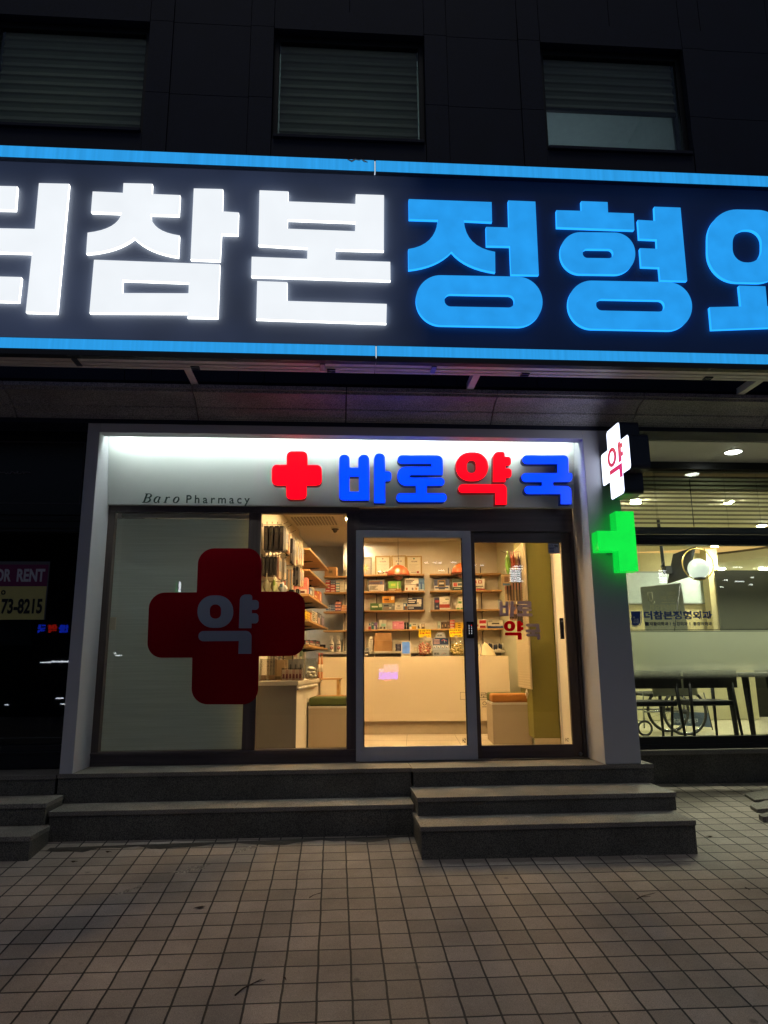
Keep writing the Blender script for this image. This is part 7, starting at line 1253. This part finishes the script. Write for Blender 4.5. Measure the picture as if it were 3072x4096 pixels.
xr2 = (at(*ZB(1185, 300), YB_).x + at(*ZB(1095, 1690), YB_).x)/2; zt_ = at(*ZB(700, 280), YB_).z; zm_ = at(*ZB(700, 892), YB_).z; zb3 = at(*ZB(600, 1712), YB_).z; xl2 = xr2 - 1.15
b = MB(); b.box(xl2, xr2, YB_ - .001, YB_ + .002, zm_, zt_ - .03, mat('banner_plum', '741f54', .6)); shift(b, RO).build('upper_cloth', rb_); b = MB(); b.box(xl2, xr2, YB_ - .001, YB_ + .002, zb3, zm_ - .0005, mat('banner_yellow', 'd2c878', .6)); shift(b, RO).build('lower_cloth', rb_); b = MB(); b.box(xl2, xr2, YB_ - .002, YB_ + .002, zt_ - .0295, zt_, mat('tape_grey', '5a5a5e', .5)); b.box(xr2 + .0005, xr2 + .012, YB_ - .002, YB_ + .002, zb3, zt_, mat('tape_grey')); shift(b, RO).build('edge_tape', rb_)
def brect(x0, y0, x1, y1): a, c_ = at(*ZB(x0, y1), YB_), at(*ZB(x1, y0), YB_); return a.x, c_.x, a.z, c_.z
b = MB(); lt = mat('banner_white', 'ccc9d4', .6); dkb = mat('banner_black', '0c0d10', .6)

for s_, (a0, b0, a1, b1), mm in (('FOR', (-250, 465, 295, 780), lt), ('RENT', (405, 465, 1120, 780), lt), ('73-8215', (14, 1195, 1060, 1575), dkb), ('010-23', (-930, 1195, -30, 1575), dkb)): x0, x1, z0, z1 = brect(a0, b0, a1, b1); text(b, s_, x0, x1, z0, z1, YB_ - .004, mm, .035)
x0, x1, z0, z1 = brect(22, 985, 150, 1105); text(b, 'o', x0, x1, z0, z1, YB_ - .004, dkb, .03)
shift(b, RO).build('lettering', rb_)
Ysh = .75; P = [at(*ZB(x, y), Ysh) for x, y in ((-560, 1722), (450, 1722), (540, 2200), (-660, 2200))]; r0, r1 = (P[1].x - P[0].x)/2, (P[2].x - P[3].x)/2; b = MB(); zz0 = at(*ZL_(50, 1078), Ysh).z; b.lathe([(r1*.97, 0), (r1, .0), (r0, P[0].z - zz0 + .1), (r0*.97, P[0].z - zz0 + .1)], mat('grey_shade', '9a9c9a', .7), n=36); o = b.build('lamp_shade', None, 0, ((P[0].x + P[1].x)/2, Ysh + r1, zz0)); tag(o, 'pale grey tapered shade behind the dark glass under the rental banner', 'lamp shade')
b = MB(); x0 = at(*ZL_(0, 1780), -.02 + .34).x; b.box(-.14, .0, 0, .02, 0, .1, mat('brochure', '3f4550', .5)); p = at(*ZL_(52, 1742), .33); tag(b.build('notice_box', None, 0, (p.x, .315, p.z - .1)), 'small grey notice panel on the riser of the closed shop', 'panel')

# ================================================================== small things on the pavement
def twig(label, uv0, uv1, fork=.6, r=.004):
    r *= .75
    a, b_ = onground(*uv0), onground(*uv1); o = (a + b_)/2; m_ = MB(); d = b_ - a; nrm = Vector((-d.y, d.x, 0)).normalized(); L_ = d.length
    m_.tube([a - o + Vector((0, 0, r)), d*.35 + a - o + nrm*.06*L_ + Vector((0, 0, r*1.6)), b_ - o + Vector((0, 0, r*1.2))], [r, r*.8, r*.4], mat('twig_bark', '3d3227', .9), 6)
    if fork: s_ = a + d*fork; m_.tube([s_ - o + nrm*.03*L_ + Vector((0, 0, r*1.4)), s_ - o + d*.28 - nrm*.12*L_ + Vector((0, 0, r))], [r*.6, r*.3], mat('twig_bark'), 5)
    return tag(m_.build('twig', None, 0, o), label, 'twig')
twig('longest dark twig near the bottom of the picture', (940, 3984), (1046, 3920), .75, .005)
twig('short dark twig left of the stair corner', (1238, 3592), (1284, 3572), .7, .0035)
twig('forked thin twig in front of the right steps', (2548, 3598), (2622, 3573), .3, .0035)
twig('tiny crooked twig near the right edge', (2980, 3552), (3002, 3562), .5, .0035)
twig('small stub of wood on a joint near the bottom', (2662 - 1536 + 10, 3912), (1144, 3925), 0, .006)
def leaf(label, u, v, s, ang): o = onground(u, v); m_ = MB(); pts = [(0, -.5), (.16, -.25), (.2, .05), (.1, .35), (0, .55), (-.1, .35), (-.2, .05), (-.16, -.25)]; n = len(pts); q = [(s*(x*math.cos(ang) - y*math.sin(ang)), s*(x*math.sin(ang) + y*math.cos(ang))) for x, y in pts]; m_.raw([(0, 0, .010)] + [(x, y, .005 + .004*math.sin(3*i) + GSY*y) for i, (x, y) in enumerate(q)], [(0, i + 1, (i + 1) % n + 1) for i in range(n)], mat('dry_leaf', '3a2a1c', .8)); return tag(m_.build('dry_leaf', None, 0, o), label, 'leaf')
leaf('dry leaf on the paving below the left steps', 800, 3632, .075, 1.9); leaf('dry leaf on the paving close to the left step corner', 297, 3449, .06, 1.4); leaf('curled leaf on the paving near the left steps', 434, 3410, .06, 1.2); leaf('dry leaf on the paving right of the steps', 2840, 3348, .07, 1.5)
o = leaf('dry leaf lying on the clinic window ledge', 2870, 2990, .1, 1.4); p = atz(2870, 2990, sill_z); o.location = (p.x, p.y, sill_z)
# whitish mortar smears and broken slabs
def patch(label, u, v, w_, d_, ang, seed):
    rnd = random.Random(seed); o = onground(u, v); m_ = MB(); n = 26; c_, s_ = math.cos(ang), math.sin(ang); q = []
    for k in range(n): t = 2*math.pi*k/n; r = 1 + rnd.uniform(-.42, .35); x, y = w_*r*math.cos(t), d_*r*math.sin(t); q.append((x*c_ - y*s_, x*s_ + y*c_))
    m_.raw([(0, 0, .004)] + [(x, y, .0015 + GSX*x + GSY*y) for x, y in q], [(0, i + 1, (i + 1) % n + 1) for i in range(n)], speckle('mortar_smear', '6f6860', 'a8a095', 70, .9, .5, .4)); return tag(m_.build('mortar_smear', None, 0, o), label, 'mortar smear')
patch('largest pale mortar smear on the paving below the left steps', 765, 3478, .13, .045, .55, 1); patch('narrow pale mortar smear against the left steps', 985, 3397, .1, .035, .6, 2); patch('small pale mortar smear, lowest of the three on the left', 520, 3560, .12, .02, .8, 3); patch('pale smear close to the right step front', 2560, 3425, .09, .05, .2, 4)
def slab(label, u, v, w_, d_, tilt, seed):
    rnd = random.Random(seed); o = onground(u, v); m_ = MB(); lp = [(-w_, -d_*.8), (-w_*.2, -d_), (w_, -d_*.7), (w_*1.05, d_*.8), (.1*w_, d_), (-w_*.9, d_*.5)]
    m_.prism([lp], 0, .045, granite, granite, fn=lambda x, y, z: (x, z, .05 - y + GSY*z + tilt*x)); return tag(m_.build('broken_slab', None, .003, o), label, 'broken slab')
slab('broken stone slab lying on the paving at the right edge', 3080, 3240, .17, .1, .12, 1); slab('second broken slab in front at the right edge', 3085, 3282, .1, .06, .05, 2); slab('lifted paving slab behind the broken one at the right', 3100, 3192, .28, .16, .1, 3)

def damp(label, u0, v0, u1, v1, seed):
    rnd = random.Random(seed); a, b_ = onground(u0, v0), onground(u1, v1); n = 30; m_ = MB(); top = [a + (b_ - a)*k/n for k in range(n + 1)]; d = Vector((0, -1, 0)); o = a
    bot = [p + d*(.05 + .06*rnd.random() + .04*math.sin(k*.8)) for k, p in enumerate(top)]; vs = []
    for p, q in zip(top, bot): vs += [(p.x - o.x, p.y - o.y, gz(p.x, p.y) - o.z + .002), (q.x - o.x, q.y - o.y, gz(q.x, q.y) - o.z + .002)]
    m_.raw(vs, [(2*k, 2*k + 1, 2*k + 3, 2*k + 2) for k in range(n)], speckle('damp_dirt', '211d19', '3a342e', 60, .6, .3, .4)); return tag(m_.build('dirt_strip', None, 0, o), label, 'dirt')
damp('dark dirt along the foot of the right steps', 1700, 3408, 2760, 3392, 8); damp('thin dark dirt along the foot of the left steps', 200, 3392, 1660, 3342, 9)

# ================================================================== the other side of the road, met only as reflections in the glass
ROAD = -26.0
def mirrored(u, v, g): V = at(u, v, 2*g - ROAD); return Vector((V.x, ROAD, V.z))
op = thing('opposite_building', 'dark unseen building over the road whose light bars glint in the glass', 'building', (-4, ROAD - .3, gz(0, -9))); OO = Vector(op.location)
b = MB(); b.box(-24, 14, ROAD - 6, ROAD - .3, OO.z, 9, mat('night_facade', '0b0d10', .8)); shift(b, OO).build('wall', op)
def lit(zf, x0, y0, x1, y1, g, m): a, c = mirrored(*zf(x0, y1), g), mirrored(*zf(x1, y0), g); q = MB(); q.box(a.x, c.x, ROAD - .295, ROAD - .25, a.z, max(c.z, a.z + .05), m); shift(q, OO).build('light_bar', op)  # unseen light bars, set where their mirror images fall on the glass
lw_ = glow('far_white_light', 'f2f6ff', 16, 0); lg_ = glow('far_green_light', '30e060', 5, 0)
for x0, y0, x1, y1 in ((930, 357, 980, 364), (1045, 355, 1100, 364), (1110, 356, 1165, 364), (1280, 349, 1360, 358), (1120, 462, 1195, 468)): lit(Z4, x0, y0, x1, y1, Y1, lw_)
for x0, y0, x1, y1 in ((55, 408, 100, 416), (160, 408, 205, 416), (615, 418, 745, 428), (565, 453, 745, 463), (565, 485, 735, 495), (565, 517, 720, 526), (570, 547, 720, 556), (572, 576, 725, 585), (572, 602, 725, 611), (577, 628, 760, 636)): lit(Z6, x0, y0, x1, y1, Y2, lw_)
for x0, y0, x1, y1 in ((50, 962, 90, 972), (85, 979, 130, 985), (488, 512, 504, 580)): lit(CR, x0, y0, x1, y1, GY, lw_)
lit(CR, 470, 508, 478, 580, GY, lg_)
for x0, y0, x1, y1 in ((185, 1166, 240, 1170), (240, 1158, 335, 1167), (262, 1344, 300, 1347), (8, 1376, 28, 1380), (286, 1370, 320, 1376)): lit(ZL_, x0, y0, x1, y1, LYG, lw_)
for x0, y0, x1, y1 in ((275, 1296, 370, 1303), (270, 1325, 372, 1333), (280, 1352, 372, 1357), (275, 1380, 378, 1388), (280, 1404, 375, 1410), (285, 1428, 380, 1434), (290, 1450, 380, 1456), (1245, 1248, 1365, 1256), (985, 1246, 1070, 1254), (1120, 1418, 1175, 1424), (1270, 1436, 1385, 1442), (1475, 1384, 1515, 1390), (1455, 1478, 1500, 1484), (1075, 1506, 1122, 1514)): lit(ZN, x0, y0, x1, y1, CYW, lw_)
scr = thing('advertising_screen', 'purple and pink advertising screen over the road mirrored in the sliding door', 'screen', (2.4, ROAD, 0)); so2 = Vector(scr.location)
for nm, (x0, y0, x1, y1), c, e in (('lower_panel', (318, 560, 575, 655), '6a38ff', 17), ('upper_panel', (388, 452, 580, 556), 'e090d0', 8), ('side_panel', (318, 512, 384, 556), 'e0b0e8', 10), ('footer', (400, 664, 480, 678), 'ff60a0', 12)):
    a, c2 = mirrored(*Z5(x0, y1), Y1), mirrored(*Z5(x1, y0), Y1); q = MB(); q.box(a.x, c2.x, ROAD - .2, ROAD - .1, a.z, c2.z, glow('screen_' + nm, c, e, .7, 9)); shift(q, so2).build(nm, scr)
sgn2 = thing('street_sign', 'blue and red lettered sign over the road mirrored in the closed shop glass', 'sign', (-13, ROAD, 2.4)); s2 = Vector(sgn2.location)
for key, (x0, x1), m in (('guk', (890, 1085), glow('far_blue', '2040ff', 5, 0)), ('yak', (1140, 1370), glow('far_red', 'ff3020', 3.5, 0)), ('ba', (1410, 1640), glow('far_blue', '2040ff', 5, 0))):
    a, c2 = mirrored(*ZB(x0, 2035), LYG), mirrored(*ZB(x1, 1830), LYG); shp = glyph(key); allp = [p for s in shp for lp in s for p in lp]; ax, bx = min(p[0] for p in allp), max(p[0] for p in allp); ay, by = min(p[1] for p in allp), max(p[1] for p in allp); q = MB()
    for loops in shp: q.prism([[(c2.x - (x - ax)/(bx - ax)*(c2.x - a.x), c2.z - (y - ay)/(by - ay)*(c2.z - a.z)) for x, y in lp] for lp in loops], ROAD - .2, ROAD - .1, m)
    shift(q, s2).build('letter', sgn2)

# ------------------------------------------------------------------ members of one kind share a group phrase
GROUPS = {'medicine_box': 'medicine boxes on the pharmacy shelves', 'hanging_pack': 'packs hanging from hooks in the pharmacy', 'hook': 'steel hooks for hanging goods', 'white_carton': 'white cartons stacked on the back desk',
 'bench': 'boxy benches in the pharmacy', 'sliding_door': 'sliding doors of the pharmacy', 'stone_steps': 'stone steps before the shops', 'glass_jar': 'glass jars with loose contents', 'price_card': 'yellow price cards on the counter',
 'pendant_lamp': 'orange pendant lamps over the counter', 'spray_bottle': 'white spray bottles', 'bottle': 'bottles in the pharmacy', 'twig': 'twigs lying on the paving', 'dry_leaf': 'dry leaves lying about', 'broken_slab': 'broken paving slabs',
 'mortar_smear': 'mortar smears on the paving', 'acrylic_box': 'clear acrylic boxes', 'wall_shelf': 'wooden wall shelves', 'small_pack': 'small packs in the acrylic tray', 'leaflet': 'leaflets standing in a row', 'paper_pack': 'paper packs on the low cabinet',
 'frame': 'framed certificates', 'certificate': 'framed certificates', 'white_pack': 'white packs in the clear case', 'cardboard_box': 'brown cardboard boxes', 'dirt_strip': 'dirt along the foot of the steps'}
_n = {}
for o in COL.objects:
    if o.parent is None and o.get('category'): _n.setdefault(o.name.split('.')[0], []).append(o)
for k, L_ in _n.items():
    if len(L_) > 1 and k in GROUPS:
        for o in L_:
            if not o.get('group'): o['group'] = GROUPS[k]
